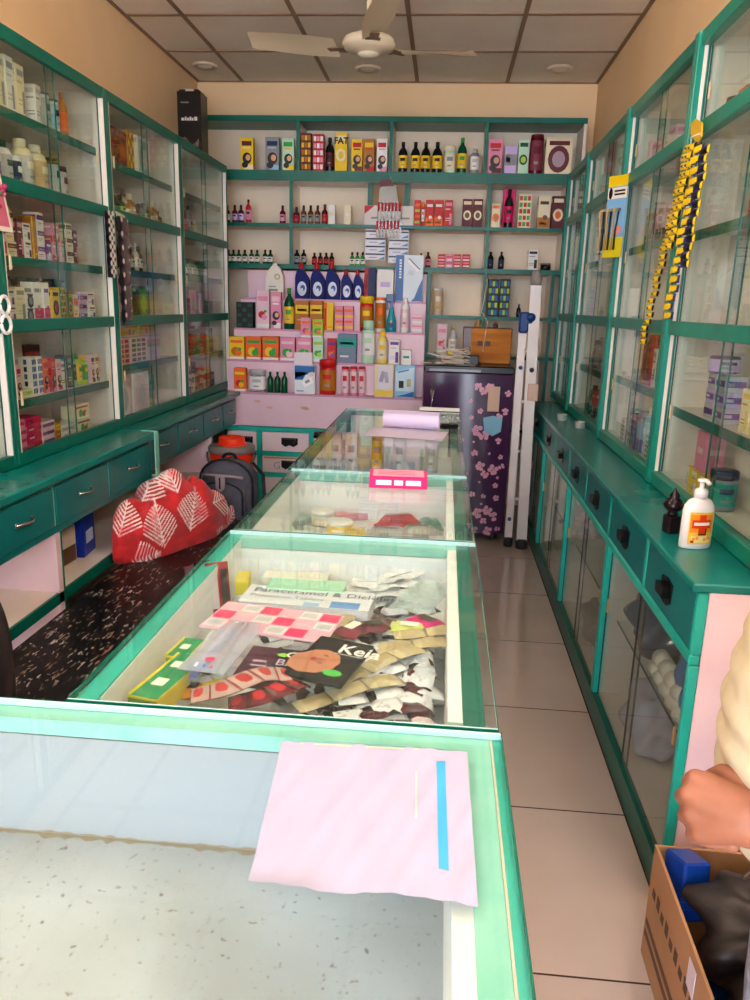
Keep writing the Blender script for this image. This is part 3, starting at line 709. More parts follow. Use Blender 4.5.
bk(S, 5.47, 2.301, [
 (240, 253, 137, 'C', 'yellow', 'woman', 'maroon', 'cream', 'yellow hair oil carton standing alone'), (265, 279, 137, 'C', 'grey', 'woman', 'navy', 'pale_blue', 'blue grey hair oil carton'),
 (282, 294, 138, 'C', 'pale_green', 'woman', 'green', 'yellow', 'pale green hair oil carton'), (301, 311.4, 133, 'C', 'maroon', 'mosaic', 'amber', 'yellow', 'maroon and gold patterned carton'),
 (313, 324, 134, 'C', 'red', 'mosaic', 'white', 'pink', 'red carton with white checks'), (325, 334, 136.6, 'B', 'tall', 'black', 'black', 'maroon', 'dark bottle with maroon label'),
 (335, 347.5, 132.5, 'C', 'yellow', 'circle', 'cream', 'yellow', 'tall yellow carton printed FAT'), (351.6, 362.8, 138.6, 'C', 'yellow', 'woman', 'red', 'maroon', 'yellow carton with dark haired figure and red title'),
 (363.8, 375, 138.6, 'C', 'amber', 'woman', 'yellow', 'red', 'amber yellow carton with dark haired figure'), (377, 387.7, 138.6, 'C', 'white', 'woman', 'red', 'pink', 'white and red carton left of the oil bottles'),
 (398.5, 408, 141, 'B', 'tall', 'black', 'black', 'yellow', 'black oil bottle with yellow label'), (411, 420.5, 141, 'B', 'tall', 'black', 'black', 'yellow', 'black oil bottle with yellow label'),
 (421.5, 431, 141, 'B', 'tall', 'black', 'black', 'yellow', 'black oil bottle with yellow label'), (432.8, 443, 141, 'B', 'tall', 'black', 'black', 'yellow', 'black oil bottle with yellow label'),
 (444.5, 456.5, 145, 'B', 'jar', 'pale_green', 'cream', 'cream', 'wide pale jar with cream label'), (458.3, 468, 136.7, 'B', 'tall', 'dark_green', 'green', 'yellow', 'tall green bottle with yellow label'),
 (470.6, 480.4, 148, 'B', 'lotion', 'grey', 'silver', 'white', 'small grey bottle'), (489, 503.5, 139, 'C', 'pink', 'woman', 'red', 'maroon', 'pink and red carton right of the bottles'),
 (505.5, 518, 146, 'C', 'lilac', 'flat', 'grey', 'purple', 'dull lilac carton'), (519.3, 530, 140, 'C', 'pale_green', 'circle', 'dark_green', 'lime', 'white carton with dark green leaf disc'),
 (531.6, 545.5, 133.7, 'B', 'can', 'maroon', 'maroon', '#7c3044', 'tall maroon tin'), (546.5, 574, 138, 'C', 'cream', 'circle', 'maroon', '#a890a0', 'large cream and maroon carton')])
# lettering on the tall yellow carton
a = onY(341.3, 140, 5.4685); b = B(); text_geo(b, 'FAT', .055, M('black'), (a.x, 5.4685, a.z-.022), (1, 0, 0), (0, 0, 1), bold=.002)
for r in REG:
    if 'FAT' in r[1]: part('lettering', B().add([(v[0]-r[0].location.x, v[1]-r[0].location.y, v[2]-r[0].location.z) for v in b.v], b.f, M('black')), r[0])
S = 'the second back shelf'
bk(S, 5.475, 1.9665, [
 (224, 229, 205, 'B', 'med', 'black', 'black', 'white', 'slim black bottle by the left cabinet'), (231, 236.7, 204.6, 'B', 'med', 'maroon', 'black', 'lilac', 'maroon syrup bottle'), (237.3, 243, 204.6, 'B', 'med', 'maroon', 'black', 'lilac', 'maroon syrup bottle'),
 (244.6, 250.6, 199, 'B', 'tall', 'red', 'black', 'pink', 'red bottle with round black top'), (279, 285, 205, 'B', 'med', 'maroon', 'black', 'pink', 'lone maroon bottle with pink label'),
 (292.7, 299, 206.7, 'B', 'med', 'maroon', 'black', 'red', 'squat maroon bottle with red label'), (300.4, 306, 205, 'B', 'med', 'brown', 'black', 'grey', 'dark brown bottle'), (307.4, 313, 205, 'B', 'med', 'brown', 'black', 'grey', 'dark brown bottle'),
 (314.4, 320, 205, 'B', 'med', 'brown', 'black', 'grey', 'dark brown bottle'), (321.4, 327.4, 204, 'B', 'med', 'maroon', 'brown', 'red', 'maroon bottle with brown cap'), (328.4, 335, 204.6, 'C', 'white', 'plain', 'cream', 'red', 'small plain white carton'),
 (344, 351, 205, 'C', 'cream', 'plain', 'white', 'red', 'small plain cream carton'),
 (414.8, 421, 200, 'C', 'red', 'stripe', 'orange', 'lime', 'red and orange carton'), (421.6, 425.4, 202, 'B', 'tube', 'red', 'orange', 'white', 'slim red tube'), (426, 434.4, 200, 'C', 'red', 'half', 'orange', 'white', 'red carton with orange foot'), (435, 443.8, 200, 'C', 'red', 'half', 'orange', 'white', 'red carton with orange foot'),
 (445, 453.4, 200, 'C', 'red', 'text', 'pink', 'white', 'bright red carton'), (463, 473, 199, 'C', 'maroon', 'circle', 'cream', 'brown', 'maroon carton with cream oval portrait'), (473.6, 483.6, 199, 'C', 'maroon', 'circle', 'cream', 'brown', 'maroon carton with cream oval portrait'),
 (492, 501, 203.6, 'C', 'cream', 'circle', 'orange', 'amber', 'cream carton with orange disc'), (519.5, 532.5, 194, 'C', 'cream', 'mosaic', 'red', 'green', 'cream carton with red and green pattern'),
 (539, 551.6, 196, 'C', 'cream', 'half', 'amber', 'brown', 'cream carton with amber lower half'), (553, 566, 196, 'C', 'maroon', 'circle', 'cream', 'orange', 'broad maroon carton with portrait oval at the right end')])
bk(S, 5.53, 1.9665, [(504, 516.5, 189, 'C', 'magenta', 'plain', 'red', 'red', 'red box standing behind the black bottle')])
bk(S, 5.47, 1.9665, [(506, 515, 188.5, 'B', 'tall', 'black', 'black', 'magenta', 'black bottle with red label before a red box')])
b = B(); w_ = onY(414, 215, 5.44).x-onY(364, 215, 5.44).x
b.box(-w_/2, w_/2, 0, .05, 0, .125, M('#d8cec8', .5), ch=.002)
b.add([(-w_/2+.002, -.0008, .123), (-w_/2+.002, -.0008, .07), (-w_/2+.07, -.0008, .123)], [(0, 1, 2)], M('red'))
for k, xx in enumerate((-.12, .05)): b.quad((xx, -.0006, .04), (xx+.09, -.0006, .04), (xx+.09, -.0006, .052), (xx, -.0006, .052), M('#8a8486'))
reg(solo('carton', b, None, None, (onY(389, 215, 5.48).x, 5.47, 1.9665)), 'long white carton with red corner', 'carton', S, 0)
S = 'the third back shelf'
small = [(x-2.5, x+2.7, 249.5, 'B', 'med', 'dark_green', 'black', 'white', 'tiny dark bottle with white label') for x in (227.5, 232.6, 238, 244, 250.6, 256.4, 264.4, 269.6)]
small += [(296.4-3, 299.4, 249.5, 'B', 'tall', 'black', 'black', 'grey', 'slim black bottle'), (300.6, 306, 249.5, 'B', 'tall', 'black', 'black', 'grey', 'slim black bottle')]
small += [(x-2.6, x+2.6, 252.5, 'B', 'med', 'black', 'black', 'red', 'small black bottle with red label') for x in (314, 320, 325.8, 331.4)]
small += [(x-2.4, x+2.4, 252, 'B', 'med', 'green', 'black', 'white', 'small green bottle with white label') for x in (352, 357.2, 362.6)]
small += [(418.6, 423.6, 253, 'B', 'med', 'black', 'black', 'grey', 'small black bottle'), (425.4, 431, 252, 'B', 'tall', 'maroon', 'black', 'pink', 'small maroon bottle')]
small += [(438, 445.6, 254.3, 'C', 'red', 'stripe', 'pink', 'white', 'small red striped packet'), (446.2, 453, 254.3, 'C', 'pink', 'stripe', 'red', 'white', 'small pink striped packet'), (454, 461, 254.3, 'C', 'red', 'stripe', 'pink', 'white', 'small red striped packet'), (462.6, 470.2, 254.3, 'C', 'red', 'stripe', 'pink', 'white', 'small red striped packet')]
small += [(488, 494.4, 251.5, 'B', 'tall', 'black', 'black', 'navy', 'tall black bottle'), (499, 505, 251.5, 'B', 'tall', 'black', 'black', 'navy', 'tall black bottle'), (528.6, 539, 249.4, 'C', 'white', 'text', 'black', 'grey', 'white and black packet'), (541, 551.6, 263, 'B', 'jar', 'black', 'grey', None, 'flat dark tin')]
bk(S, 5.475, 1.7015, small)
S = 'the glass backed shelf above the fridge'
bk(S, 5.475, 1.3895, [(434, 443.5, 288, 'B', 'can', 'silver', 'white', 'tan', 'silver tumbler shaped tin'), (489, 499.6, 279, 'C', 'black', 'mosaic', 'blue', 'lime', 'black carton with blue and lime pattern'), (500.8, 511, 279, 'C', 'black', 'mosaic', 'blue', 'lime', 'black carton with blue and lime pattern'),
  (517, 521.5, 304, 'B', 'med', 'black', 'black', None, 'tiny black bottle'), (532, 541, 285, 'C', 'lilac', 'text', 'grey', 'purple', 'pale lilac packet')])
S = 'the shelf behind the wooden box'
bk(S, 5.475, 1.1265, [(437.6, 447.5, 324, 'C', 'pale_pink', 'fruit', 'red', 'pink', 'pale carton with red floral print'), (449, 458, 326, 'B', 'tall', 'silver', 'tan', 'white', 'clear silver bottle'), (533, 540, 338, 'B', 'can', 'white', 'white', None, 'small white tin')])

# goods on the stepped pink riser
def tier(k, lst, dy=.012): bk(['the lowest pink step', 'the second pink step', 'the third pink step', 'the highest pink step'][k], ys[k]+dy, zs[k]+.0012, lst)
def harpic(x0, x1, yt, look):
    Yf = ys[3]+.012; a = onY(x0, yt, Yf); c_ = onY(x1, yt, Yf); w = c_.x-a.x; xm = (a.x+c_.x)/2; z = zs[3]+.0012; h = a.z-z
    k = ('h', round(w, 2), round(h, 2))
    if k not in CACHE:
        b = B(); NV = M('#101a64', .5, 0, .12)
        b.prism([(-w*.5, 0), (w*.5, 0), (w*.5, h*.52), (w*.34, h*.64), (w*.0, h*.82), (-w*.3, h*.82), (-w*.46, h*.66), (-w*.5, h*.55)], 0, .05, NV)
        r_ = B(); r_.lathe([(w*.18, h*.80), (w*.2, h*.84), (w*.16, h*.93), (w*.1, h), (0, h)], M('red', .35), 12, (-w*.12, .025, 0))
        l = B(); l.disc((0.0, -.0008, h*.28), w*.33, M('#c8ccd8', .3), 'y', 20, h*.6/w); l.disc((w*.06, -.0016, h*.3), w*.17, M('#2450a8', .3), 'y', 16, h*.5/w); l.disc((-.0, -.0022, h*.25), w*.1, M('#c8d0e0', .3), 'y', 14, h*.5/w)
        CACHE[k] = (b.mesh('bottle'), r_.mesh('cap'), l.mesh('label'))
    me = CACHE[k]; o = bpy.data.objects.new('cleaner_bottle', me[0]); COL.objects.link(o); o.location = (xm, Yf, z); part('cap', me[1], o); part('label', me[2], o, 'white and blue oval label')
    reg(o, look, 'bottle', 'the highest pink step', xm)
for x0, x1, yt in ((295, 309, 262), (310.6, 325, 262), (326, 339.6, 262)): harpic(x0, x1, yt, 'large navy toilet cleaner bottle with red cap')
for x0, x1, yt in ((341.3, 352.6, 269), (353.6, 363.4, 269)): harpic(x0, x1, yt, 'small navy toilet cleaner bottle with red cap')
tier(3, [(364.5, 376, 268, 'C', 'navy', 'side', 'red', 'white', 'navy carton with red edge'), (377.4, 394, 269.5, 'C', 'white', 'plain', 'lilac', 'grey', 'white carton with grey device picture')])
# large white bottle with a finger hole
Yf = ys[3]+.012; a = onY(265, 262, Yf); c_ = onY(283, 262, Yf); w = c_.x-a.x; z = zs[3]+.0012; h = a.z-z
b = B(); out = [(-.5, 0), (.5, 0), (.52, .3), (.5, .62), (.36, .8), (.2, .9), (-.12, .9), (-.36, .76), (-.48, .55)]
b.prism([(x*w, zz*h) for x, zz in out], 0, .06, M('#e4dccc', .35)); b.disc((w*.18, -.0008, h*.6), w*.17, M('#b8a088', .5), 'y', 14); b.disc((w*.18, -.0016, h*.6), w*.1, M('#d8ccb8', .5), 'y', 14)
b.quad((-w*.3, -.0008, h*.2), (w*.2, -.0008, h*.2), (w*.2, -.0008, h*.26), (-w*.3, -.0008, h*.26), M('#7a9a80')); b.quad((-w*.3, -.0008, h*.3), (w*.1, -.0008, h*.3), (w*.1, -.0008, h*.34), (-w*.3, -.0008, h*.34), M('#9aa0a0'))
o = solo('detergent_bottle', b, None, None, ((a.x+c_.x)/2, Yf, z)); part('cap', B().lathe([(w*.15, h*.9), (w*.13, h*.98), (w*.06, h)], M('#d8d0c0', .4), 12, (0, .03, 0)), o)
reg(o, 'large cream bottle with round grip hole', 'bottle', 'the highest pink step', o.location.x)
# big blue and white appliance box
a = onY(396, 254.5, Yf); c_ = onY(424, 254.5, Yf); w = c_.x-a.x; h = a.z-z
b = B(); b.box(-w/2, w/2, 0, .07, 0, h, M('#d4dee6', .35), ch=.0015)
b.quad((-w*.49, -.0006, .004), (-w*.2, -.0006, .004), (-w*.2, -.0006, h-.003), (-w*.49, -.0006, h-.003), M('#0e4f94', .35))
for k in range(7): b.quad((-w*.36, -.0012, h*.5+k*h*.06), (-w*.28, -.0012, h*.5+k*h*.06), (-w*.28, -.0012, h*.54+k*h*.06), (-w*.36, -.0012, h*.54+k*h*.06), M('#e8eef4'))
b.add([(w*.1, -.0006, .004), (w*.49, -.0006, .004), (w*.49, -.0006, h*.5), (w*.36, -.0006, h*.34), (w*.22, -.0006, h*.1)], [(0, 1, 2, 3, 4)], M('#1a5c9c', .35))
def rotq(bb, cx_, cz_, L, W, ang, m, e): 
    c0, s0 = math.cos(ang), math.sin(ang); bb.add([(cx_+c0*x-s0*y, e, cz_+s0*x+c0*y) for x, y in ((-L, -W), (L, -W), (L*1.05, W), (-L, W))], [(0, 1, 2, 3)], m)
rotq(b, w*.15, h*.78, w*.26, w*.07, -.75, M('#f2f4f6'), -.0012); rotq(b, w*.17, h*.81, w*.28, w*.02, -.75, M('#5a6a74'), -.0018); rotq(b, w*.06, h*.62, w*.1, w*.08, -.3, M('#c4d0d8'), -.0012)
reg(solo('carton', b, None, None, ((a.x+c_.x)/2, Yf, z)), 'large blue and white appliance carton', 'carton', 'the highest pink step', 9)
tier(2, [(236, 253, 302, 'C', 'black', 'mosaic', 'dark_green', 'black', 'black and green pouch like packet'), (256.2, 269, 290, 'C', 'pale_pink', 'fruit', 'red', 'pink', 'tall pale carton with strawberry'), (270.4, 281, 292, 'C', 'pink', 'woman', 'pale_pink', 'white', 'tall pink carton with dark haired figure'),
 (283, 293.4, 288, 'B', 'tall', 'dark_green', 'green', 'yellow', 'dark green bottle with yellow label'), (295, 308.8, 300.6, 'C', 'amber', 'band', 'yellow', 'orange', 'amber yellow carton'), (309.8, 322.6, 300.6, 'C', 'amber', 'band', 'yellow', 'orange', 'amber yellow carton'), (323.8, 333.6, 302.4, 'C', 'yellow', 'side', 'orange', 'white', 'bright yellow carton with orange side'),
 (335, 343.3, 306, 'C', 'pink', 'stripe', 'orange', 'yellow', 'pink and orange carton'), (344.2, 353.4, 306, 'C', 'pink', 'stripe', 'orange', 'yellow', 'pink and orange carton'), (359.5, 373.6, 296, 'B', 'jar', 'red', 'yellow', 'amber', 'red jar with yellow lid'), (375, 386, 297.4, 'B', 'can', 'white', 'orange', 'amber', 'white tub with orange lid'),
 (400.6, 410, 298, 'B', 'lotion', 'white', 'white', 'pale_pink', 'slim white lotion bottle'), (411.6, 423, 314.5, 'C', 'pale_pink', 'stripe', 'pink', 'white', 'low pale pink packet')])
# teal trigger spray
Yf = ys[2]+.012; z = zs[2]+.0012; a = onY(386.6, 294, Yf); c_ = onY(397, 294, Yf); w = c_.x-a.x; h = a.z-z
b = B(); b.lathe([(w*.46, 0), (w*.48, .01), (w*.46, h*.3), (w*.2, h*.6), (w*.14, h*.68)], M('#0a8a9a', .15), 16, sy=.7)
o = solo('spray_bottle', b, None, None, ((a.x+c_.x)/2, Yf+.03, z)); tb = B(); tb.box(-w*.55, w*.2, -.012, .012, h*.8, h, M('#10508a', .3), ch=.004); tb.box(-w*.14, w*.14, -.01, .01, h*.66, h*.82, M('#10508a', .3), ch=.002); tb.box(-w*.5, -w*.36, -.006, .006, h*.58, h*.82, M('#10508a', .3), ch=.002); part('trigger_head', tb, o, 'blue trigger head')
lb = B(); lb.disc((0, -w*.36, h*.2), w*.25, M('#28307a'), 'y', 12, 1.2); lb.disc((.0, -w*.37, h*.28), w*.1, M('yellow'), 'y', 12, 1.2); part('label', lb, o)
reg(o, 'teal spray bottle with blue trigger', 'bottle', 'the third pink step', o.location.x)
tier(1, [(228.6, 244, 336.5, 'C', 'yellow', 'fruit', 'amber', 'orange', 'yellow juice powder carton with fruit'), (245.4, 261, 336.5, 'C', 'orange', 'fruit', 'yellow', 'green', 'orange juice powder carton with fruit'), (262.2, 278.6, 336.5, 'C', 'orange', 'fruit', 'yellow', 'green', 'orange juice powder carton with fruit'),
 (279.8, 295, 337.5, 'C', 'pink', 'fruit', 'green', 'pale_pink', 'pink juice powder carton with green fruit'), (296.2, 311.6, 338, 'C', 'pink', 'fruit', 'green', 'pale_pink', 'pink juice powder carton with green fruit'), (312.8, 323.4, 338, 'C', 'pale_green', 'fruit', 'green', 'lime', 'pale green carton with leaf picture'),
 (327, 336, 338.5, 'C', 'red', 'fruit', 'orange', 'purple', 'red orange carton'), (337.4, 356.6, 334, 'C', '#6f7f98', 'band', 'teal', 'white', 'slate and teal carton'), (361, 375.6, 320.5, 'B', 'tube', 'pale_green', 'pale_green', 'white', 'tall pale green tube'),
 (377, 387.8, 331, 'B', 'lotion', '#e6d070', 'yellow', 'cream', 'yellow baby lotion bottle'), (389.2, 400, 339.4, 'C', 'white', 'text', 'purple', 'lilac', 'white carton with purple print'), (401.4, 411.6, 350, 'C', 'white', 'plain', 'teal', 'blue', 'small white and blue carton')])
b1 = zs[1]+.0012; Yf = ys[1]+.02
for x0, x1, yt, yb_, base, c2, look in ((300.5, 310.6, 317.5, 338, 'pink', 'red', 'red and pink packet stacked on a pink carton'), (312.6, 322.8, 319, 338, 'lime', 'green', 'lime packet stacked on the leaf carton')):
    a = onY(x0, yt, Yf); c_ = onY(x1, yt, Yf)
    top = next(r[0] for r in REG if r[3] == 'the second pink step' and r[1].startswith(('pink juice' if x0 < 311 else 'pale green carton')) and abs(r[0].location.x-(a.x+c_.x)/2) < .05)
    zt = b1+max(v.co.z for v in top.data.vertices)+.0004
    carton(((a.x+c_.x)/2, Yf+.02, zt), .12 if x0 < 311 else 0, c_.x-a.x, .04, a.z-zt, base, 'fruit', c2, 'orange', 'the second pink step', a.x, look)
tier(0, [(233.6, 245.6, 368, 'C', 'orange', 'fruit', 'red', 'yellow', 'orange and red carton'), (247.6, 264.6, 370, 'B', 'jar', 'clear', 'silver', 'white', 'wide clear jar of white swabs'), (266.3, 272.6, 372, 'B', 'tall', 'dark_green', 'dark_green', None, 'small green glass bottle'), (273.6, 279.8, 372, 'B', 'tall', 'dark_green', 'dark_green', None, 'small green glass bottle'), (280.6, 287, 372, 'B', 'tall', 'dark_green', 'dark_green', None, 'small green glass bottle'),
 (318.6, 335.4, 360, 'B', 'jar', 'red', 'red', 'amber', 'large red jar with yellow and red lid'), (341, 348.8, 367, 'B', 'can', 'pink', 'red', 'pale_pink', 'pink tube with red cap'), (349.6, 357.2, 367, 'B', 'can', 'pink', 'red', 'pale_pink', 'pink tube with red cap'), (358, 365.4, 367, 'B', 'can', 'pink', 'red', 'pale_pink', 'pink tube with red cap')])
Yf = ys[0]+.012; z = zs[0]+.0012
def art(x0, x1, yt, look, fn, d=.05, zz=None, dy=0):
    a = onY(x0, yt, Yf+dy); c_ = onY(x1, yt, Yf+dy); w = c_.x-a.x; h = a.z-z; b = B(); fn(b, w, h); reg(solo('carton', b, None, None, ((a.x+c_.x)/2, Yf+dy, z)), look, 'carton', 'the lowest pink step', a.x)
def monitor(b, w, h):
    b.box(-w/2, w/2, 0, .05, 0, h, M('#dfe4ea', .35), ch=.0012); b.quad((-w*.49, -.0006, h*.55), (w*.49, -.0006, h*.78), (w*.49, -.0006, h*.99), (-w*.49, -.0006, h*.99), M('#1c62a8', .35)); b.quad((-w*.49, -.0006, h*.5), (-w*.1, -.0006, h*.5), (w*.1, -.0006, h*.78), (-w*.49, -.0006, h*.78), M('#1c62a8', .35))
    rotq(b, w*.14, h*.42, w*.26, w*.15, .5, M('#f4f4f6'), -.0014); rotq(b, w*.13, h*.45, w*.12, w*.07, .5, M('#8a98a8'), -.002); rotq(b, w*.3, h*.7, w*.12, w*.1, .3, M('#d8cfc0'), -.0018); b.quad((-w*.4, -.0006, h*.08), (-w*.05, -.0006, h*.08), (-w*.05, -.0006, h*.13), (-w*.4, -.0006, h*.13), M('#90a0b0'))
art(294.6, 315, 365.3, 'blue and white carton with monitor picture', monitor)
art(294.0, 312.5, 352, 'plain white carton standing behind the monitor carton', lambda b, w, h: b.box(-w/2, w/2, 0, .012, 0, h, M('#dcd2d8', .4), ch=.001), dy=.0512)
def gloves(b, w, h):
    b.box(-w/2, w/2, 0, .05, 0, h, M('#e6d8a8', .35), ch=.0012); b.quad((-w*.36, -.0006, h*.25), (w*.46, -.0006, h*.25), (w*.4, -.0006, h*.97), (-w*.3, -.0006, h*.97), M('#ded8e0')); rotq(b, -.1*w, h*.62, w*.28, w*.11, 1.3, M('#a498b0'), -.0014); rotq(b, .12*w, h*.6, w*.28, w*.1, 1.75, M('#b0a6bc'), -.0018)
    b.quad((-w*.46, -.0006, h*.04), (w*.46, -.0006, h*.04), (w*.46, -.0006, h*.2), (-w*.46, -.0006, h*.2), M('#e8c840'))
art(375, 394, 364, 'yellow and white carton with gloves picture', gloves)
def meter(b, w, h):
    b.box(-w/2, w/2, 0, .05, 0, h, M('#8ec0dc', .35), ch=.0012); b.quad((-w*.46, -.0006, h*.2), (w*.46, -.0006, h*.2), (w*.46, -.0006, h*.95), (-w*.46, -.0006, h*.8), M('#c8e0ec')); b.quad((-w*.3, -.0012, h*.3), (-w*.06, -.0012, h*.3), (-w*.06, -.0012, h*.52), (-w*.3, -.0012, h*.52), M('black'))
    b.quad((w*.1, -.0012, h*.34), (w*.3, -.0012, h*.34), (w*.3, -.0012, h*.58), (w*.1, -.0012, h*.58), M('#b8b078')); b.add([(-w*.46, -.0012, h*.03), (w*.46, -.0012, h*.03), (w*.46, -.0012, h*.2), (0, -.0012, h*.1)], [(0, 1, 2, 3)], M('#1c62a8')); rotq(b, -w*.1, h*.82, w*.28, h*.02, .25, M('#1c62a8'), -.0014)
art(395.4, 415.6, 365, 'light blue carton with meter picture', meter)

# ---------------------------------------------------------------- goods in the side cabinets
def fill(side, y0, y1, z, shelf, specs, off=0, maxn=40, seed=0, cyc=True):
    r = random.Random(seed); s = side; y = y0; i = 0; n = 0
    xf = (-1.45 if s < 0 else .76)+s*(.055+off)
    while y < y1 and n < maxn and (cyc or i < len(specs)):
        sp = specs[i % len(specs)]; i += 1
        if isinstance(sp, (int, float)): y += sp; continue
        key = lambda yy: yy if s < 0 else -yy
        if sp[0] == 'C':
            w, d, h, base, style, c2, c3 = sp[1:8]; look = sp[8] if len(sp) > 8 and sp[8] else None; st = sp[9] if len(sp) > 9 else 1
            if y+w > y1: break
            for k in range(st):
                carton((xf+s*(d/2+r.uniform(0, .008)), y+w/2, z+.0005+k*(h+.0006)), -s*PI/2+r.uniform(-.05, .05), w, d, h, base, style, c2, c3, shelf, key(y)+k*.001, look)
            y += w+.004+r.uniform(0, .006)
        else:
            shape, rr, h, body, cap, lab = sp[1:7]; look = sp[7] if len(sp) > 7 else None; fl = sp[8] if len(sp) > 8 else 1
            if y+2*rr > y1: break
            bottle((xf+s*(rr+.004+r.uniform(0, .01)), y+rr, z+.0005), -s*PI/2, shape, rr, h, body, cap, lab, shelf, key(y), look, flat=fl, parts=h > .15, n=14)
            y += 2*rr+.005+r.uniform(0, .006)
        n += 1
N1 = 'of the cluttered left cabinet'; N2 = 'of the middle left cabinet'; N3 = 'of the darkest left cabinet'
# section 1
fill(-1, 2.54, 3.35, 2.051, 'the top shelf '+N1, [('C', .07, .06, .15, 'red', 'half', 'maroon', 'orange'), ('C', .05, .05, .165, 'white', 'text', 'grey', 'silver', 'white lotion carton'), ('C', .05, .05, .17, 'cream', 'text', 'grey', 'silver', 'cream lotion carton'), ('C', .055, .05, .175, 'white', 'text', 'grey', 'silver', 'white lotion carton'),
   ('C', .055, .05, .165, 'cream', 'text', 'grey', 'tan', 'cream lotion carton'), .06, ('C', .045, .05, .13, 'white', 'text', 'silver', 'grey', 'slim white carton'), .04, ('B', 'can', .026, .13, 'white', 'navy', 'silver', 'white bottle with navy cap'), ('B', 'can', .024, .12, 'white', 'navy', 'pale_blue', 'white bottle with navy cap'), .03, ('B', 'tall', .02, .165, 'amber', 'amber', 'orange', 'tall amber bottle')], cyc=False)
fill(-1, 2.54, 3.35, 1.8095, 'the shampoo shelf '+N1, [('B', 'lotion', .034, .15, 'white', 'dark_green', 'pale_blue', 'white bottle with dark green cap'), ('B', 'lotion', .036, .16, 'white', 'white', 'purple', 'white bottle with purple label'), ('B', 'lotion', .034, .15, 'white', 'dark_green', 'silver', 'white bottle with dark green cap'), ('B', 'can', .025, .11, 'white', 'white', 'navy', 'short white bottle'),
   ('B', 'lotion', .042, .18, 'cream', 'cream', 'silver', 'broad cream shampoo bottle'), .02, ('B', 'lotion', .042, .18, 'cream', 'cream', 'tan', 'broad cream shampoo bottle'), .01, ('B', 'can', .026, .15, 'black', 'black', 'silver', 'black bottle with silver label'), ('B', 'can', .03, .13, 'maroon', 'maroon', 'silver', 'maroon bottle with silver label')], cyc=False)
clut = [('C', .05, .05, .07, 'pink', 'half', 'red', 'white', None, 2), ('C', .045, .05, .09, 'pale_pink', 'text', 'magenta', 'red'), ('C', .055, .05, .05, 'cream', 'band', 'brown', 'tan', None, 3), ('C', .04, .05, .13, 'maroon', 'text', 'pink', 'white'),
  ('C', .05, .05, .06, 'white', 'text', 'navy', 'grey', None, 2), ('C', .035, .05, .15, 'amber', 'side', 'yellow', 'maroon'), ('C', .055, .05, .055, 'white', 'band', 'purple', 'lilac', None, 3), ('C', .04, .05, .07, 'purple', 'half', 'lilac', 'white')]
fill(-1, 2.54, 3.2, 1.576, 'the upper middle shelf '+N1, clut, seed=3)
fill(-1, 2.54, 3.2, 1.576, 'the upper middle shelf rear row '+N1, [('C', .06, .05, .12, 'cream', 'text', 'tan', 'brown'), ('C', .06, .05, .15, 'pale_pink', 'band', 'pink', 'red'), ('C', .05, .05, .13, 'maroon', 'band', 'red', 'amber')], off=.11, seed=4)
fill(-1, 2.54, 3.33, 1.3545, 'the lower middle shelf '+N1, [('C', .07, .06, .035, 'lilac', 'flat', 'purple', 'white', None, 3), ('C', .06, .05, .055, 'white', 'text', 'purple', 'grey', None, 2), ('C', .06, .05, .12, 'cream', 'text', 'grey', 'silver'), ('C', .05, .05, .05, 'white', 'circle', 'navy', 'grey', None, 2), ('C', .05, .05, .14, 'white', 'half', 'magenta', 'grey'),
  ('C', .045, .05, .14, 'white', 'half', 'magenta', 'purple', 'white and magenta carton'), .01, ('C', .06, .05, .115, 'yellow', 'circle', 'black', 'red', 'yellow carton with black figure'), ('C', .05, .05, .125, 'yellow', 'mosaic', 'black', 'green', 'yellow carton with black checks'), ('C', .055, .05, .11, 'amber', 'circle', 'lime', 'red'), ('C', .045, .05, .1, 'cream', 'band', 'pink', 'orange')], seed=5)
fill(-1, 2.56, 3.33, 1.3545, 'the lower middle shelf rear row '+N1, [('C', .07, .05, .16, 'dark_green', 'plain', 'teal', 'white'), ('B', 'can', .028, .16, 'silver', 'navy', 'grey'), ('C', .06, .05, .15, 'brown', 'band', 'amber', 'cream')], off=.12, seed=6)
fill(-1, 2.54, 3.33, 1.086, 'the low shelf '+N1, [('C', .035, .05, .12, 'pale_pink', 'woman', 'purple', 'maroon'), ('C', .04, .05, .12, 'cream', 'woman', 'amber', 'grey'), ('C', .035, .05, .12, 'pale_pink', 'woman', 'magenta', 'grey'), ('C', .07, .05, .03, 'cream', 'flat', 'lime', 'white', None, 1), ('C', .035, .05, .14, 'white', 'mosaic', 'navy', 'blue'), ('C', .035, .05, .14, 'white', 'mosaic', 'purple', 'blue'),
   ('C', .04, .05, .13, 'orange', 'woman', 'red', 'pink', 'coral carton with dark haired figure'), ('C', .04, .05, .13, 'red', 'woman', 'orange', 'pink', 'red coral carton with dark haired figure'), ('C', .04, .05, .12, 'pale_pink', 'woman', 'pink', 'red'), ('C', .045, .05, .11, 'white', 'text', 'grey', 'navy'), ('C', .04, .05, .13, 'navy', 'text', 'teal', 'white'), ('B', 'tube', .022, .13, 'silver', 'grey', 'dark_green'), ('B', 'lotion', .026, .13, 'lime', 'green', 'yellow', 'lime green bottle'), ('B', 'lotion', .024, .12, 'lime', 'yellow', 'green')], seed=7)
fill(-1, 2.6, 3.1, 1.086, 'the low shelf rear row '+N1, [('C', .12, .05, .17, 'maroon', 'band', 'red', 'orange'), ('C', .1, .05, .18, 'orange', 'circle', 'amber', 'red'), ('C', .08, .05, .2, 'white', 'plain', 'silver', 'grey')], off=.12, seed=8)
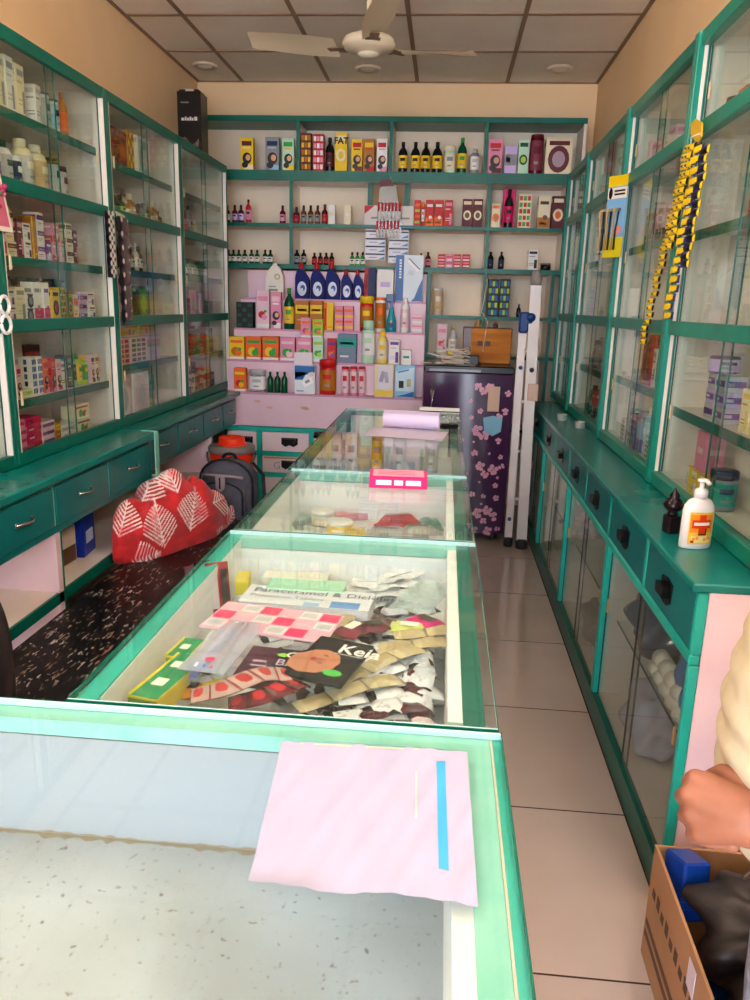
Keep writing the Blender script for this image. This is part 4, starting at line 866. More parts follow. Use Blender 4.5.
fill(-1, 2.56, 3.2, .8885, 'the bottom shelf '+N1, [('C', .11, .07, .03, 'pink', 'flat', 'magenta', 'white', 'pink flat carton', 4), ('C', .1, .07, .03, 'magenta', 'flat', 'red', 'white', 'magenta flat carton', 4), ('C', .1, .07, .03, 'pale_pink', 'flat', 'purple', 'red', 'pale flat carton', 3), ('C', .04, .05, .08, 'amber', 'band', 'yellow', 'red'), ('C', .12, .06, .055, 'white', 'band', 'silver', 'red', 'white flat carton'), ('C', .13, .06, .06, 'cream', 'fruit', 'green', 'red', 'cream carton with green picture', 2)], cyc=False, seed=9)
for z_, nm, h_ in ((2.051, 'top shelf', .15), (1.8095, 'shampoo shelf', .17)):
    fill(-1, 2.56, 3.2, z_, 'the %s rear row, cluttered left cabinet' % nm, [('C', .09, .05, h_, 'tan', 'band', 'brown', 'cream'), .03, ('C', .07, .05, h_*.9, 'cream', 'text', 'maroon', 'grey'), .05], off=.14, seed=int(h_*100))
fill(-1, 3.5, 4.2, 1.8095, 'the bottle shelf rear row, middle left cabinet', [('C', .09, .05, .13, 'tan', 'band', 'amber', 'brown'), ('B', 'med', .03, .15, 'brown', 'black', 'amber'), .04], off=.12, seed=14)
fill(-1, 3.5, 4.2, 1.576, 'the third shelf rear row, middle left cabinet', [('C', .1, .05, .14, 'pale_pink', 'text', 'grey', 'brown'), .06, ('C', .08, .05, .12, 'maroon', 'text', 'grey', 'tan')], off=.12, seed=15)
for z_, nm in ((1.8095, 'bottle shelf'), (1.354, 'dim shelf'), (.8885, 'bottom shelf'), (1.121, 'lower dim shelf')):
    fill(-1, 4.38, 5.1, z_+.0005, 'the %s rear row, darkest left cabinet' % nm, [('C', .1, .05, .16, 'black', 'band', 'maroon', 'grey'), ('C', .09, .05, .14, 'brown', 'band', 'dark_green', 'grey'), ('C', .08, .05, .17, 'grey', 'text', 'black', 'maroon')], off=.13, seed=int(z_*10))
# section 0
for z, nm in ((1.8095, 'upper'), (1.3545, 'middle')): fill(-1, 2.0, 2.46, z, 'the %s shelf of the leftmost cabinet' % nm, clut, seed=int(z*10))
# section 2
fill(-1, 3.44, 4.27, 2.031, 'the top shelf '+N2, [('C', .1, .06, .15, 'yellow', 'mosaic', 'red', 'green'), .02, ('C', .09, .06, .15, 'maroon', 'mosaic', 'red', 'brown'), ('C', .08, .06, .15, 'maroon', 'circle', 'red', 'amber'), ('C', .08, .06, .17, 'amber', 'mosaic', 'red', 'yellow'), .03, ('C', .16, .05, .17, 'white', 'circle', 'silver', 'white', 'large white carton with round emblem')], cyc=False)
fill(-1, 3.44, 4.2, 1.8095, 'the bottle shelf '+N2, [('B', 'med', .025, .09, 'amber', 'tan', 'cream'), ('B', 'med', .028, .12, 'amber', 'cream', 'tan', 'amber bottle with cream cap'), ('B', 'med', .024, .08, 'brown', 'black', 'amber'), ('B', 'med', .024, .09, 'black', 'black', 'green'), ('B', 'med', .026, .1, 'dark_green', 'black', 'lime')], seed=2)
fill(-1, 3.6, 4.2, 1.576, 'the third shelf '+N2, [('C', .06, .05, .1, 'maroon', 'plain', 'red', 'white'), ('B', 'can', .02, .12, 'magenta', 'white', 'white', 'magenta and white tube'), .05, ('B', 'med', .02, .11, 'brown', 'black', 'silver'), ('B', 'med', .02, .13, 'silver', 'grey', 'white'), ('B', 'med', .02, .12, 'brown', 'black', 'white', 'brown bottle with white label')], seed=5, cyc=False)
fill(-1, 3.45, 4.22, 1.3545, 'the fourth shelf '+N2, [('B', 'tall', .035, .19, 'tan', 'magenta', 'amber', 'tan bottle with magenta cap'), ('B', 'tall', .035, .19, 'pale_pink', 'magenta', 'red', 'pale pink bottle with magenta cap'), ('B', 'tall', .032, .18, 'pink', 'magenta', 'pale_pink'), ('B', 'can', .035, .17, 'silver', 'white', 'grey'), .02, ('C', .17, .05, .15, 'dark_green', 'circle', 'green', 'lime', 'dark green carton in the corner')], cyc=False)
fill(-1, 3.45, 4.12, 1.141, 'the lower shelf '+N2, [('C', .21, .07, .12, 'pale_pink', 'mosaic', 'red', 'amber', 'wide pink patterned carton', 1), ('C', .2, .07, .12, 'pale_pink', 'mosaic', 'maroon', 'dark_green', 'wide pink patterned carton', 1), ('C', .2, .07, .12, 'lilac', 'band', 'grey', 'pink')], seed=1)
for k, y in enumerate((3.45, 3.67, 3.89)): carton((-1.575, y+.1, 1.141+.1215), PI/2, .2, .06, .06, 'yellow', 'fruit', 'amber', 'orange', 'the lower shelf '+N2, 9+k, 'yellow carton laid on the wide cartons')
fill(-1, 3.47, 4.2, .8885, 'the bottom shelf '+N2, [('C', .2, .07, .2, 'pale_pink', 'circle', 'white', 'silver', 'large pale pink carton'), ('C', .2, .07, .2, 'white', 'circle', 'pale_pink', 'silver', 'large white carton'), ('C', .08, .05, .17, 'teal', 'half', 'lime', 'navy', 'teal and lime carton')], cyc=False)
# section 3
fill(-1, 4.40, 5.1, 1.8095, 'the bottle shelf '+N3, [.2, ('B', 'med', .024, .12, 'pink', 'maroon', 'red'), ('B', 'tall', .024, .17, 'grey', 'black', 'silver'), .05, ('B', 'med', .022, .1, 'tan', 'white', 'silver')], cyc=False)
fill(-1, 4.36, 5.16, 1.581, 'the small bottle shelf '+N3, [('B', 'med', .022, .1, 'dark_green', 'black', 'white', 'tiny dark bottle with white label'), ('B', 'med', .022, .1, 'green', 'black', 'silver')], seed=2, maxn=12)
fill(-1, 4.36, 5.1, 1.3545, 'the dim shelf '+N3, [('C', .12, .06, .14, 'grey', 'circle', 'lilac', 'pink'), ('C', .09, .06, .1, 'maroon', 'band', 'navy', 'grey'), ('C', .13, .06, .15, 'silver', 'circle', 'pink', 'grey')], seed=4)
fill(-1, 4.36, 5.1, 1.121, 'the lower dim shelf '+N3, [('C', .08, .06, .13, 'maroon', 'band', 'red', 'grey'), ('C', .08, .06, .15, 'dark_green', 'band', 'teal', 'grey'), ('B', 'med', .03, .12, 'brown', 'black', 'grey')], seed=6)
fill(-1, 4.36, 5.1, .8885, 'the bottom shelf '+N3, [('C', .09, .06, .12, 'tan', 'band', 'brown', 'grey'), ('C', .08, .06, .1, 'maroon', 'band', 'pink', 'grey'), ('B', 'can', .03, .14, 'grey', 'red', 'silver')], seed=7)
# right side, nearest cabinet
Q1 = 'of the nearest right cabinet'; Q2 = 'of the second right cabinet'; Q3 = 'of the third right cabinet'
fill(1, 2.15, 2.6, 2.0095, 'the top row '+Q1, [('C', .07, .05, .075, 'orange', 'fruit', 'red', 'amber', 'orange packet'), .03, ('B', 'jar', .03, .1, 'brown', 'red', 'amber'), ], seed=1)
bottle((.84, 2.62, 2.0095), 0, 'jar', .032, .07, 'amber', 'brown', 'dark_green', 'the top row '+Q1, -9, 'short amber and green jar')
fill(1, 2.03, 2.5, 1.7105, 'the upper shelf '+Q1, [('C', .05, .05, .09, 'pale_pink', 'side', 'red', 'pink'), ('C', .06, .05, .09, 'magenta', 'stripe', 'pink', 'white', 'magenta striped carton'), ('C', .07, .05, .09, 'magenta', 'stripe', 'red', 'white', 'magenta striped carton'), .01, ('C', .05, .05, .08, 'white', 'text', 'red', 'grey'), ('C', .05, .05, .085, 'red', 'text', 'white', 'pink', 'red carton at the shelf end')], cyc=False)
fill(1, 1.85, 2.55, 1.4095, 'the middle shelf '+Q1, [('B', 'can', .035, .14, 'grey', 'black', 'white', 'grey canister'), ('C', .06, .05, .17, 'lilac', 'circle', 'maroon', 'purple', 'lilac packet with dark emblem'), .06, ('C', .06, .05, .09, 'white', 'half', 'silver', 'grey'), ('C', .06, .05, .1, 'cream', 'text', 'amber', 'maroon', 'cream carton with amber mark')], cyc=False)
for k, (sy, nm) in enumerate(((2.37, 0), (2.46, 1))):
    for j in range(3):
        carton((.85, sy, 1.1355+j*.0465), -PI/2+.04*(k-j), .075, .06, .046, 'lilac' if j % 2 else 'silver', 'flat', 'purple', 'white', 'the lower shelf '+Q1, -sy+j*.01, ('silver' if j % 2 == 0 else 'lilac')+' packet with purple label')
bottle((.85, 2.46, 1.1355+.1405), 0, 'can', .045, .05, 'purple', 'black', 'lilac', 'the lower shelf '+Q1, -2.42, 'purple pack topping the stack')
fill(1, 1.86, 2.2, 1.1355, 'the lower shelf '+Q1, [('C', .06, .05, .13, 'cream', 'text', 'yellow', 'amber', 'cream and yellow carton'), ('C', .03, .05, .16, 'yellow', 'band', 'cream', 'amber'), ('C', .06, .05, .12, 'cream', 'text', 'yellow', 'amber', 'cream and yellow carton')], seed=3)
fill(1, 2.40, 2.66, .8805, 'the bottom shelf '+Q1, [('C', .06, .05, .085, 'yellow', 'text', 'white', 'blue', 'yellow carton with white print'), ('C', .06, .05, .085, 'yellow', 'text', 'white', 'blue', 'yellow carton with white print'), ('C', .055, .05, .08, 'yellow', 'side', 'white', 'blue', 'yellow carton with white side')], cyc=False)
carton((.846, 2.47, .8805+.0865), -PI/2, .085, .06, .125, 'pink', 'plain', 'pale_pink', 'pink', 'the bottom shelf '+Q1, -2.47, 'tall pink carton stacked on yellow cartons')
bottle((.85, 2.33, .8805), 0, 'jar', .04, .12, 'grey', 'navy', 'teal', 'the bottom shelf '+Q1, -2.33, 'slate jar with navy lid')
for j in range(2): carton((.85, 1.99-.06*j, .8805), -PI/2, .05, .05, .12, 'cream', 'mosaic', 'grey', 'black', 'the bottom shelf '+Q1, -1.99+.06*j, 'narrow grey patterned carton')
bottle((.835, 1.86, .8805), 0, 'lotion', .024, .13, 'teal', 'teal', 'green', 'the bottom shelf '+Q1, -1.86, 'teal bottle'); bottle((.83, 1.80, .8805), 0, 'lotion', .024, .11, 'pink', 'magenta', 'white', 'the bottom shelf '+Q1, -1.8, 'pink bottle')
# second right cabinet
fill(1, 3.2, 3.6, 2.0095, 'the top row '+Q2, [('C', .09, .05, .12, 'pale_pink', 'text', 'pink', 'white'), .06, ('C', .09, .05, .1, 'cream', 'text', 'tan', 'white')], seed=1)
fill(1, 3.05, 3.65, 1.7205, 'the upper shelf '+Q2, [('C', .07, .05, .12, 'tan', 'half', 'brown', 'cream'), .12, ('C', .08, .05, .14, 'pale_pink', 'half', 'brown', 'tan'), .03, ('C', .08, .05, .11, 'pink', 'half', 'brown', 'white')], seed=2)
fill(1, 2.84, 3.6, 1.161, 'the middle shelf '+Q2, [('B', 'med', .025, .12, 'maroon', 'maroon', 'silver'), ('C', .09, .05, .12, 'orange', 'fruit', 'yellow', 'red'), .08, ('B', 'can', .02, .14, 'silver', 'black', 'grey'), ('C', .05, .05, .15, 'white', 'text', 'grey', 'navy'), .03, ('C', .06, .05, .2, 'red', 'mosaic', 'maroon', 'brown', 'tall red carton'), ('C', .05, .05, .17, 'maroon', 'half', 'amber', 'red')], seed=3, cyc=False)
fill(1, 2.84, 3.62, .8805, 'the bottom shelf '+Q2, [('C', .07, .05, .15, 'navy', 'mosaic', 'purple', 'amber'), ('C', .08, .05, .16, 'pale_green', 'mosaic', 'purple', 'red'), ('B', 'can', .025, .15, 'silver', 'grey', 'lilac'), ('C', .08, .05, .1, 'pale_pink', 'mosaic', 'amber', 'green'), ('B', 'lotion', .03, .2, 'pale_blue', 'white', 'silver'), ('C', .06, .05, .17, 'grey', 'half', 'purple', 'amber')], seed=5)
# third and fourth
fill(1, 3.85, 4.6, 1.7105, 'the upper shelf '+Q3, [('C', .1, .05, .15, 'pale_pink', 'half', 'tan', 'white'), .12, ('C', .08, .05, .12, 'grey', 'half', 'silver', 'white')], seed=1)
fill(1, 3.8, 4.6, 1.141, 'the middle shelf '+Q3, [('B', 'med', .03, .14, 'brown', 'black', 'grey'), ('C', .08, .05, .17, 'grey', 'text', 'navy', 'white'), .1, ('B', 'can', .03, .15, 'maroon', 'black', 'grey')], seed=2)
fill(1, 3.8, 4.6, .8805, 'the bottom shelf '+Q3, [('B', 'med', .03, .16, 'dark_green', 'black', 'teal'), ('B', 'med', .03, .13, 'teal', 'teal', 'navy'), ('C', .07, .05, .15, 'red', 'half', 'maroon', 'white'), .1], seed=3)
fill(1, 4.8, 5.35, 1.7005, 'the upper shelf of the last narrow right cabinet', [('C', .1, .05, .16, 'white', 'circle', 'black', 'grey'), .08], seed=4)
fill(1, 4.8, 5.35, 1.4095, 'the middle shelf of the last narrow right cabinet', [('C', .1, .05, .16, 'white', 'circle', 'brown', 'grey', 'white carton with brown disc'), .1, ('B', 'med', .03, .13, 'black', 'black', 'white')], seed=5)
# goods under the left drawers
def box_at(name, lab, cat, c, size, rz, col, ch=.003, extra=None, group=None):
    b = B(); w, d, h = size; b.box(-w/2, w/2, -d/2, d/2, 0, h, M(col, .35), ch=ch)
    if extra: extra(b, w, d, h)
    return solo(name, b, lab, cat, c, rz, group)
def bluex(b, w, d, h):
    b.quad((w/2+.0006, -d*.3, h*.3), (w/2+.0006, d*.3, h*.3), (w/2+.0006, d*.3, h*.6), (w/2+.0006, -d*.3, h*.6), M('#c8d4f0'))
box_at('carton', 'deep blue carton on the open shelf under the left drawers', 'carton', (-1.46, 2.86, .4405), (.14, .13, .17), .1, '#14309a', extra=bluex)
box_at('carton', 'white and brown carton beside the deep blue one under the drawers', 'carton', (-1.46, 2.71, .4405), (.12, .12, .15), -.05, '#c8c0b4', extra=lambda b, w, d, h: b.quad((w/2+.0006, -d*.45, .01), (w/2+.0006, d*.45, .01), (w/2+.0006, d*.45, h*.5), (w/2+.0006, -d*.45, h*.5), M('#5a3c28')))
bottle((-1.41, 2.58, .4405), 0, 'lotion', .04, .17, 'teal', 'navy', 'pale_blue', 'the open shelf under the left drawers', 0, 'teal bottle', parts=True)
bottle((-1.36, 2.51, .4405), 0, 'can', .024, .09, 'white', 'navy', 'navy', 'the open shelf under the left drawers', -1, 'small white tub')
# goods behind the lower right glass
def bundle(name, lab, cat, c, size, col, seed, rough=.3, amp=.012, mt=None, rz=0):
    r = random.Random(seed); ph = [r.uniform(0, 6) for _ in range(6)]; b = B(); w, d, h = size
    def fn(u, v):
        a = u*2*PI; t = v*PI; k = 1+amp/w*(3*math.sin(3*a+ph[0]+2*t)+2*math.sin(7*a+ph[1]-3*t)+1.5*math.sin(5*t+ph[2]+a*2))
        cx_, cy_ = math.copysign(abs(math.cos(a))**.7, math.cos(a)), math.copysign(abs(math.sin(a))**.7, math.sin(a))
        return Vector((w/2*math.sin(t)**.6*cx_*k, d/2*math.sin(t)**.6*cy_*k, max(0.0005, h/2*(1-math.cos(t)*min(1, k)))))
    b.grid(fn, 40, 24, mt or M(col, rough), True); return solo(name, b, lab, cat, c, rz)
bundle('plastic_bag', 'blue grey shiny plastic bag on the glass shelf, lower right cabinet', 'bag', (.76, 2.36, .3765), (.22, .3, .2), '#3c4a60', 1, .15)
bundle('plastic_bag', 'small blue bag near the end panel of the lower right cabinet', 'bag', (.76, 1.93, .3765), (.2, .2, .24), '#2c6aa8', 2, .2)
bundle('plastic_bag', 'pale lilac plastic bag at the floor of the lower right cabinet', 'bag', (.76, 2.30, .0905), (.22, .32, .2), '#a8a8bc', 3, .2)
bundle('plastic_bag', 'grey bag deeper inside the lower right cabinet', 'bag', (.76, 3.1, .0905), (.22, .35, .16), '#7c7670', 4, .4)
for k in range(5):
    b = B(); b.tube([(0, -.03, 0), (0, .03, 0)], .026, M('#d8d4cc', .5), 14); b.tube([(0, -.0305, 0), (0, .0305, 0)], .008, M('#a8a49c', .5), 10)
    solo('cotton_roll', b, 'white cotton roll beneath the blue bag behind the lower right glass', 'cotton roll', (.69, 2.2-.07*k, .3765+.0262), group='cotton rolls in the lower right cabinet', rz=.1*k)
for k in range(4):
    b = B(); b.tube([(0, -.03, 0), (0, .03, 0)], .026, M('#ccc8c0', .5), 14); b.tube([(0, -.0305, 0), (0, .0305, 0)], .008, M('#a8a49c', .5), 10)
    solo('cotton_roll', b, 'white cotton roll beneath the blue bag behind the lower right glass', 'cotton roll', (.69, 2.165-.07*k, .3765+.0262+.046), group='cotton rolls in the lower right cabinet', rz=.1*k)

# ---------------------------------------------------------------- refrigerator
FX0, FX1, FY0 = -.115, .425, 4.72
t = thing('refrigerator', 'dark purple single door refrigerator with pink blossom print beside the ladder', 'refrigerator', ((FX0+FX1)/2, FY0+.3, 0))
w = FX1-FX0; DP = M('#3a1c40', .14, 0, .5); BLK = M('#141014', .3)
b = B(); b.box(-w/2+.005, w/2-.005, -.24, .26, .06, 1.10, M('#241020', .3), ch=.008); part('body', b, t)
def fy(x): return -.30-.022*(1-(x/(w/2))**2)
d = B(); nx = 16
def df(u, v): x = -w/2+w*u; return Vector((x, fy(x), .07+.99*v))
d.grid(df, nx, 2, DP, True)
outl = [(-w/2+w*i/nx, fy(-w/2+w*i/nx)) for i in range(nx+1)]+[(w/2, -.243), (-w/2, -.243)]
d.add([(x, y, .07) for x, y in outl]+[(x, y, 1.06) for x, y in outl], [tuple(range(len(outl))), tuple(range(len(outl), 2*len(outl)))]+[(i, (i+1) % len(outl), len(outl)+(i+1) % len(outl), len(outl)+i) for i in range(nx, len(outl))], DP)
FLW = M('#d89ab4', .3); FC = M('#f0d8e0', .3)
def flower(x, z, r, seed):
    q = random.Random(seed)
    for k in range(5):
        a = k*2*PI/5+q.random(); cx_, cz_ = x+r*.62*math.cos(a), z+r*.62*math.sin(a); vs = []
        for i in range(8): th_ = 2*PI*i/8; px_, pz_ = cx_+r*.42*math.cos(th_), cz_+r*.42*math.sin(th_); px_ = max(-w/2+.002, min(w/2-.002, px_)); vs.append((px_, fy(px_)-.0012, pz_))
        d.add(vs, [tuple(range(8))], FLW)
    vs = [(x+r*.16*math.cos(i), fy(x)-.002, z+r*.16*math.sin(i)) for i in range(6)]; d.add(vs, [tuple(range(6))], FC)
fl = [(.13, .98, .03), (.16, .95, .028), (.06, .985, .026), (.09, .96, .024), (.08, .84, .018), (.03, .80, .014), (.07, .72, .036), (.11, .69, .032), (.15, .73, .022), (.2, .66, .02), (.06, .58, .022), (.22, .56, .016), (.10, .50, .03), (.18, .48, .034), (.13, .45, .026), (.23, .5, .02), (.2, .38, .018), (.06, .32, .02), (.13, .31, .016), (.21, .30, .02), (.1, .2, .034), (.16, .22, .032), (.2, .18, .03), (.14, .15, .022), (.05, .12, .016), (.23, .1, .018), (.09, .09, .022), (.17, .085, .03), (.02, .9, .012), (.19, .8, .03), (.23, .84, .022), (.24, .95, .02), (-.02, .66, .012), (.02, .45, .012), (.0, .25, .012), (.21, .43, .01), (.1, .4, .008), (.15, .58, .008), (.05, .65, .008), (.12, .26, .008)]
for i, (x, z, r) in enumerate(fl): flower(x, z, r, i)
dr = part('door', d, t, 'glossy purple door printed with pink blossoms')
part('top_trim', B().box(-w/2, w/2, -.31, .262, 1.062, 1.105, M('#181218', .25), ch=.006).box(-w/2+.03, w/2-.2, -.312, -.309, 1.07, 1.085, M('#8a8490', .2)), t)
h = B(); h.tube([(-.215, -.31, .80), (-.215, -.35, .82), (-.215, -.352, .95), (-.215, -.31, .97)], .012, M('#c4c4c8', .2, .9), 10); part('handle', h, dr, 'pale grey vertical handle')
part('sticker', B().box(.12, .19, -.3245, -.3185, .84, .99, M('#c8a890', .4), ch=.002), dr, 'faded beige energy sticker')
part('sticker', B().prism([(.1, .80), (.16, .815), (.215, .80), (.21, .72), (.16, .69), (.11, .72)], -.325, -.3185, M('#7cb4cc', .35)), dr, 'blue shield shaped sticker')
part('foot', B().lathe([(.022, 0), (.024, .03), (.018, .065)], BLK, 14, (-w/2+.06, -.2, 0)), t); part('foot', B().lathe([(.022, 0), (.024, .03), (.018, .065)], BLK, 14, (w/2-.06, -.2, 0)), t)
part('foot', B().lathe([(.022, 0), (.024, .03), (.018, .065)], BLK, 14, (w/2-.06, .2, 0)), t); part('foot', B().lathe([(.022, 0), (.024, .03), (.018, .065)], BLK, 14, (-w/2+.06, .2, 0)), t)
# wooden box on the fridge
a = onY(469, 361, 4.95); zf = 1.1055
t = thing('wooden_box', 'orange brown wooden box standing on the refrigerator', 'box', (.265, 5.06, zf))
WD = noise_mat('varnished_brown_wood', '#94500c', '#bc7418', 4, .5, .35, .65, (1, 1, 6), spec=.15); WD2 = noise_mat('dark_brown_wood', '#3a1e0c', '#5a3014', 4, .35, .35, .65, (1, 1, 6))
wb = .30
part('body', B().box(-wb/2, wb/2, -.10, .10, 0, .22, WD2, ch=.003), t); part('front_panel', B().box(-wb/2+.05, wb/2-.002, -.106, -.1005, .005, .215, WD, ch=.002).box(-.06, -.03, -.1075, -.106, .11, .14, M('#3a1a08')).box(-.01, .02, -.1075, -.106, .11, .14, M('#3a1a08')), t, 'lighter orange front panel')
part('finial', B().lathe([(.022, .22), (.024, .235), (.008, .25), (.012, .262), (0, .27)], M('#a87a48', .4), 12, (-.06, 0, 0)), t); part('finial', B().lathe([(.014, .22), (.018, .235), (.008, .25), (0, .256)], M('#5a3014', .4), 12, (.05, 0, 0)), t)
# cable heap
b = B(); r = random.Random(5); CBL = M('#cdbfae', .45)
for k in range(9):
    cx_, cy_ = r.uniform(-.04, .05), r.uniform(-.03, .03); rx, ry = r.uniform(.06, .11), r.uniform(.03, .06); z0 = .005+k*.009; ph = r.uniform(0, 6); pts = []
    for i in range(26):
        a_ = ph+2*PI*i/25; pts.append((cx_+rx*math.cos(a_), cy_+ry*math.sin(a_), z0+.012*(1+math.sin(a_*2+ph))*(k+2)/9))
    b.tube(pts, .0042, CBL, 6)
b.tube([(-.1, 0, .006), (-.14, -.02, .008), (-.17, -.01, .005)], .0042, CBL, 6)
b.box(-.01, .02, -.045, -.02, .06, .09, M('#c8b020', .4), ch=.003)
solo('cable_bundle', b, 'tangled bundle of cream cables heaped on the refrigerator', 'cables', (-.02, 4.62+.0, zf), 0).location = (.03, 4.80, zf)
solo('power_adapter', B().box(-.045, .045, -.03, .03, 0, .06, M('#20282a', .35), ch=.005).tube([(.0, .03, .02), (.02, .06, .01), (.06, .07, .004)], .003, M('#1a1a1a')), 'dark green black power adapter between the cables and wooden box', 'adapter', (.165, 4.74+.06, zf))
solo('folded_paper', B().grid(lambda u, v: Vector((-.06+.12*u, -.03+.05*v, .0015+.004*u*v)), 6, 4, M('#d8d4e0', .5)), 'folded white paper under the power adapter at refrigerator front edge', 'paper', (.15, 4.475, zf)).location = (.13, 4.745, zf)
# thin pale cord hanging down over the wooden box
solo('hanging_string', B().tube([(.27, 5.44, 1.66), (.25, 5.40, 1.5), (.235, 5.36, 1.42), (.26, 5.0, 1.36), (.25, 4.945, 1.30), (.24, 4.945, 1.18)], .0035, M('#d8d4b8', .4), 6), 'thin pale cord hanging in front of the black cartons over the wooden box', 'cord')
# ladder seen edge on
t = thing('folding_ladder', 'white folding ladder with blue hinge standing between refrigerator and right cabinet', 'ladder', (.5, 4.66, 0))
ALU = noise_mat('white_ladder_paint', '#d8ccc8', '#e4dcd8', 5, .35, .3, .7); BH = M('#183a78', .3)
b = B(); L1 = Vector((-.045, 0, 1.64)).normalized()
def railb(x0, y0, x1, y1, z0, z1, w_, d_, m):
    b = B(); vs = []
    for (x, y, z) in ((x0, y0, z0), (x1, y1, z1)):
        for sx, sy in ((-1, -1), (1, -1), (1, 1), (-1, 1)): vs.append((x+sx*w_/2, y+sy*d_/2, z))
    b.add(vs, [(0, 1, 2, 3), (4, 5, 6, 7), (0, 1, 5, 4), (1, 2, 6, 5), (2, 3, 7, 6), (3, 0, 4, 7)], m); return b
part('rail', railb(.035, 0, .005, 0, .05, 1.60, .062, .03, ALU), t, 'thicker white rail')
part('rail', railb(-.045, .03, -.05, .03, .05, 1.40, .045, .028, ALU), t, 'thinner white rail')
part('end_cap', B().lathe([(.033, 1.58), (.034, 1.62), (.02, 1.66), (0, 1.665)], M('#8c8480', .3), 14, (.005, 0, 0)), t)
part('foot', B().lathe([(.036, 0), (.038, .04), (.03, .06)], M('#2a2828', .5), 14, (.036, 0, 0)), t); part('foot', B().lathe([(.028, 0), (.03, .05), (.024, .06)], M('#2a2828', .5), 14, (-.045, .03, 0)), t)
part('hinge', B().box(-.075, .005, -.02, .045, 1.36, 1.43, BH, ch=.01).box(-.075, -.02, -.02, .045, 1.31, 1.38, BH, ch=.01).cyl((-.01, -.026, 1.40), (-.01, .0, 1.40), .026, BH), t, 'blue plastic hinge')
part('joint_plate', B().box(.002, .065, -.018, .018, .92, 1.02, M('#c8a898', .4), ch=.003), t, 'beige label plate')
for zz in (.13, 1.06): part('bolt', B().cyl((-.047, .005, zz+.05), (-.047, .018, zz+.05), .012, BH), t)
part('bolt', B().cyl((.016, -.022, 1.10), (.016, -.014, 1.10), .014, M('#3a3a40', .3)), t)
for k in range(4): part('rung', B().box(-.03, .01, -.005, .02, .3+.3*k, .32+.3*k, ALU, ch=.003), t)

# ---------------------------------------------------------------- bench, cloth, backpack, cooler, chair
def bench_mat():
    m, nt, b = nodes('black_flecked_top'); N, L = nt.nodes, nt.links
    tc = N.new('ShaderNodeTexCoord'); mp = N.new('ShaderNodeMapping'); mp.inputs['Rotation'].default_value = (0, 0, math.radians(-4)); mp.inputs['Scale'].default_value = (95, 26, 1)
    n1 = N.new('ShaderNodeTexNoise'); n1.inputs['Scale'].default_value = 1.0; n1.inputs['Detail'].default_value = 4; n1.inputs['Distortion'].default_value = .6
    n2 = N.new('ShaderNodeTexNoise'); n2.inputs['Scale'].default_value = 3.2; n2.inputs['Detail'].default_value = 2
    r1 = N.new('ShaderNodeValToRGB'); r1.color_ramp.elements[0].position = .60; r1.color_ramp.elements[1].position = .615; r1.color_ramp.elements[0].color = (0, 0, 0, 1); r1.color_ramp.elements[1].color = (1, 1, 1, 1)
    r2 = N.new('ShaderNodeValToRGB'); r2.color_ramp.elements[0].position = .38; r2.color_ramp.elements[1].position = .44
    n3 = N.new('ShaderNodeTexNoise'); n3.inputs['Scale'].default_value = 14
    r3 = N.new('ShaderNodeValToRGB'); r3.color_ramp.elements[0].color = rgb('#7a6450'); r3.color_ramp.elements[1].color = rgb('#a8a4a4'); r3.color_ramp.elements[0].position = .4; r3.color_ramp.elements[1].position = .6
    mu = N.new('ShaderNodeMath'); mu.operation = 'MULTIPLY'; mx = N.new('ShaderNodeMix'); mx.data_type = 'RGBA'; mx.inputs[6].default_value = rgb('#0a070a')
    L.new(tc.outputs['Object'], mp.inputs[0]); L.new(mp.outputs[0], n1.inputs[0]); L.new(tc.outputs['Object'], n2.inputs[0]); L.new(tc.outputs['Object'], n3.inputs[0])
    L.new(n1.outputs[0], r1.inputs[0]); L.new(n2.outputs[0], r2.inputs[0]); L.new(r1.outputs[0], mu.inputs[0]); L.new(r2.outputs[0], mu.inputs[1]); L.new(mu.outputs[0], mx.inputs[0]); L.new(n3.outputs[0], r3.inputs[0]); L.new(r3.outputs[0], mx.inputs[7])
    L.new(mx.outputs[2], b.inputs['Base Color']); b.inputs['Roughness'].default_value = .42; b.inputs['Specular IOR Level'].default_value = .3; return m
t = thing('bench', 'long low black bench with pale flecks between drawers and counters', 'bench', (-.89, 2.75, 0))
ZB = .40
part('bench_top', B().box(-.385, .385, -1.03, 1.0, ZB-.05, ZB, bench_mat(), ch=.012), t)
for (x, y) in ((-.34, -.95), (.34, -.95), (-.34, .92), (.34, .92)): part('leg', B().box(x-.025, x+.025, y-.025, y+.025, 0, ZB-.05, M('#121012', .4), ch=.003), t)
part('apron', B().box(-.36, .36, -1.0, .97, ZB-.12, ZB-.05, M('#121012', .4)), t)

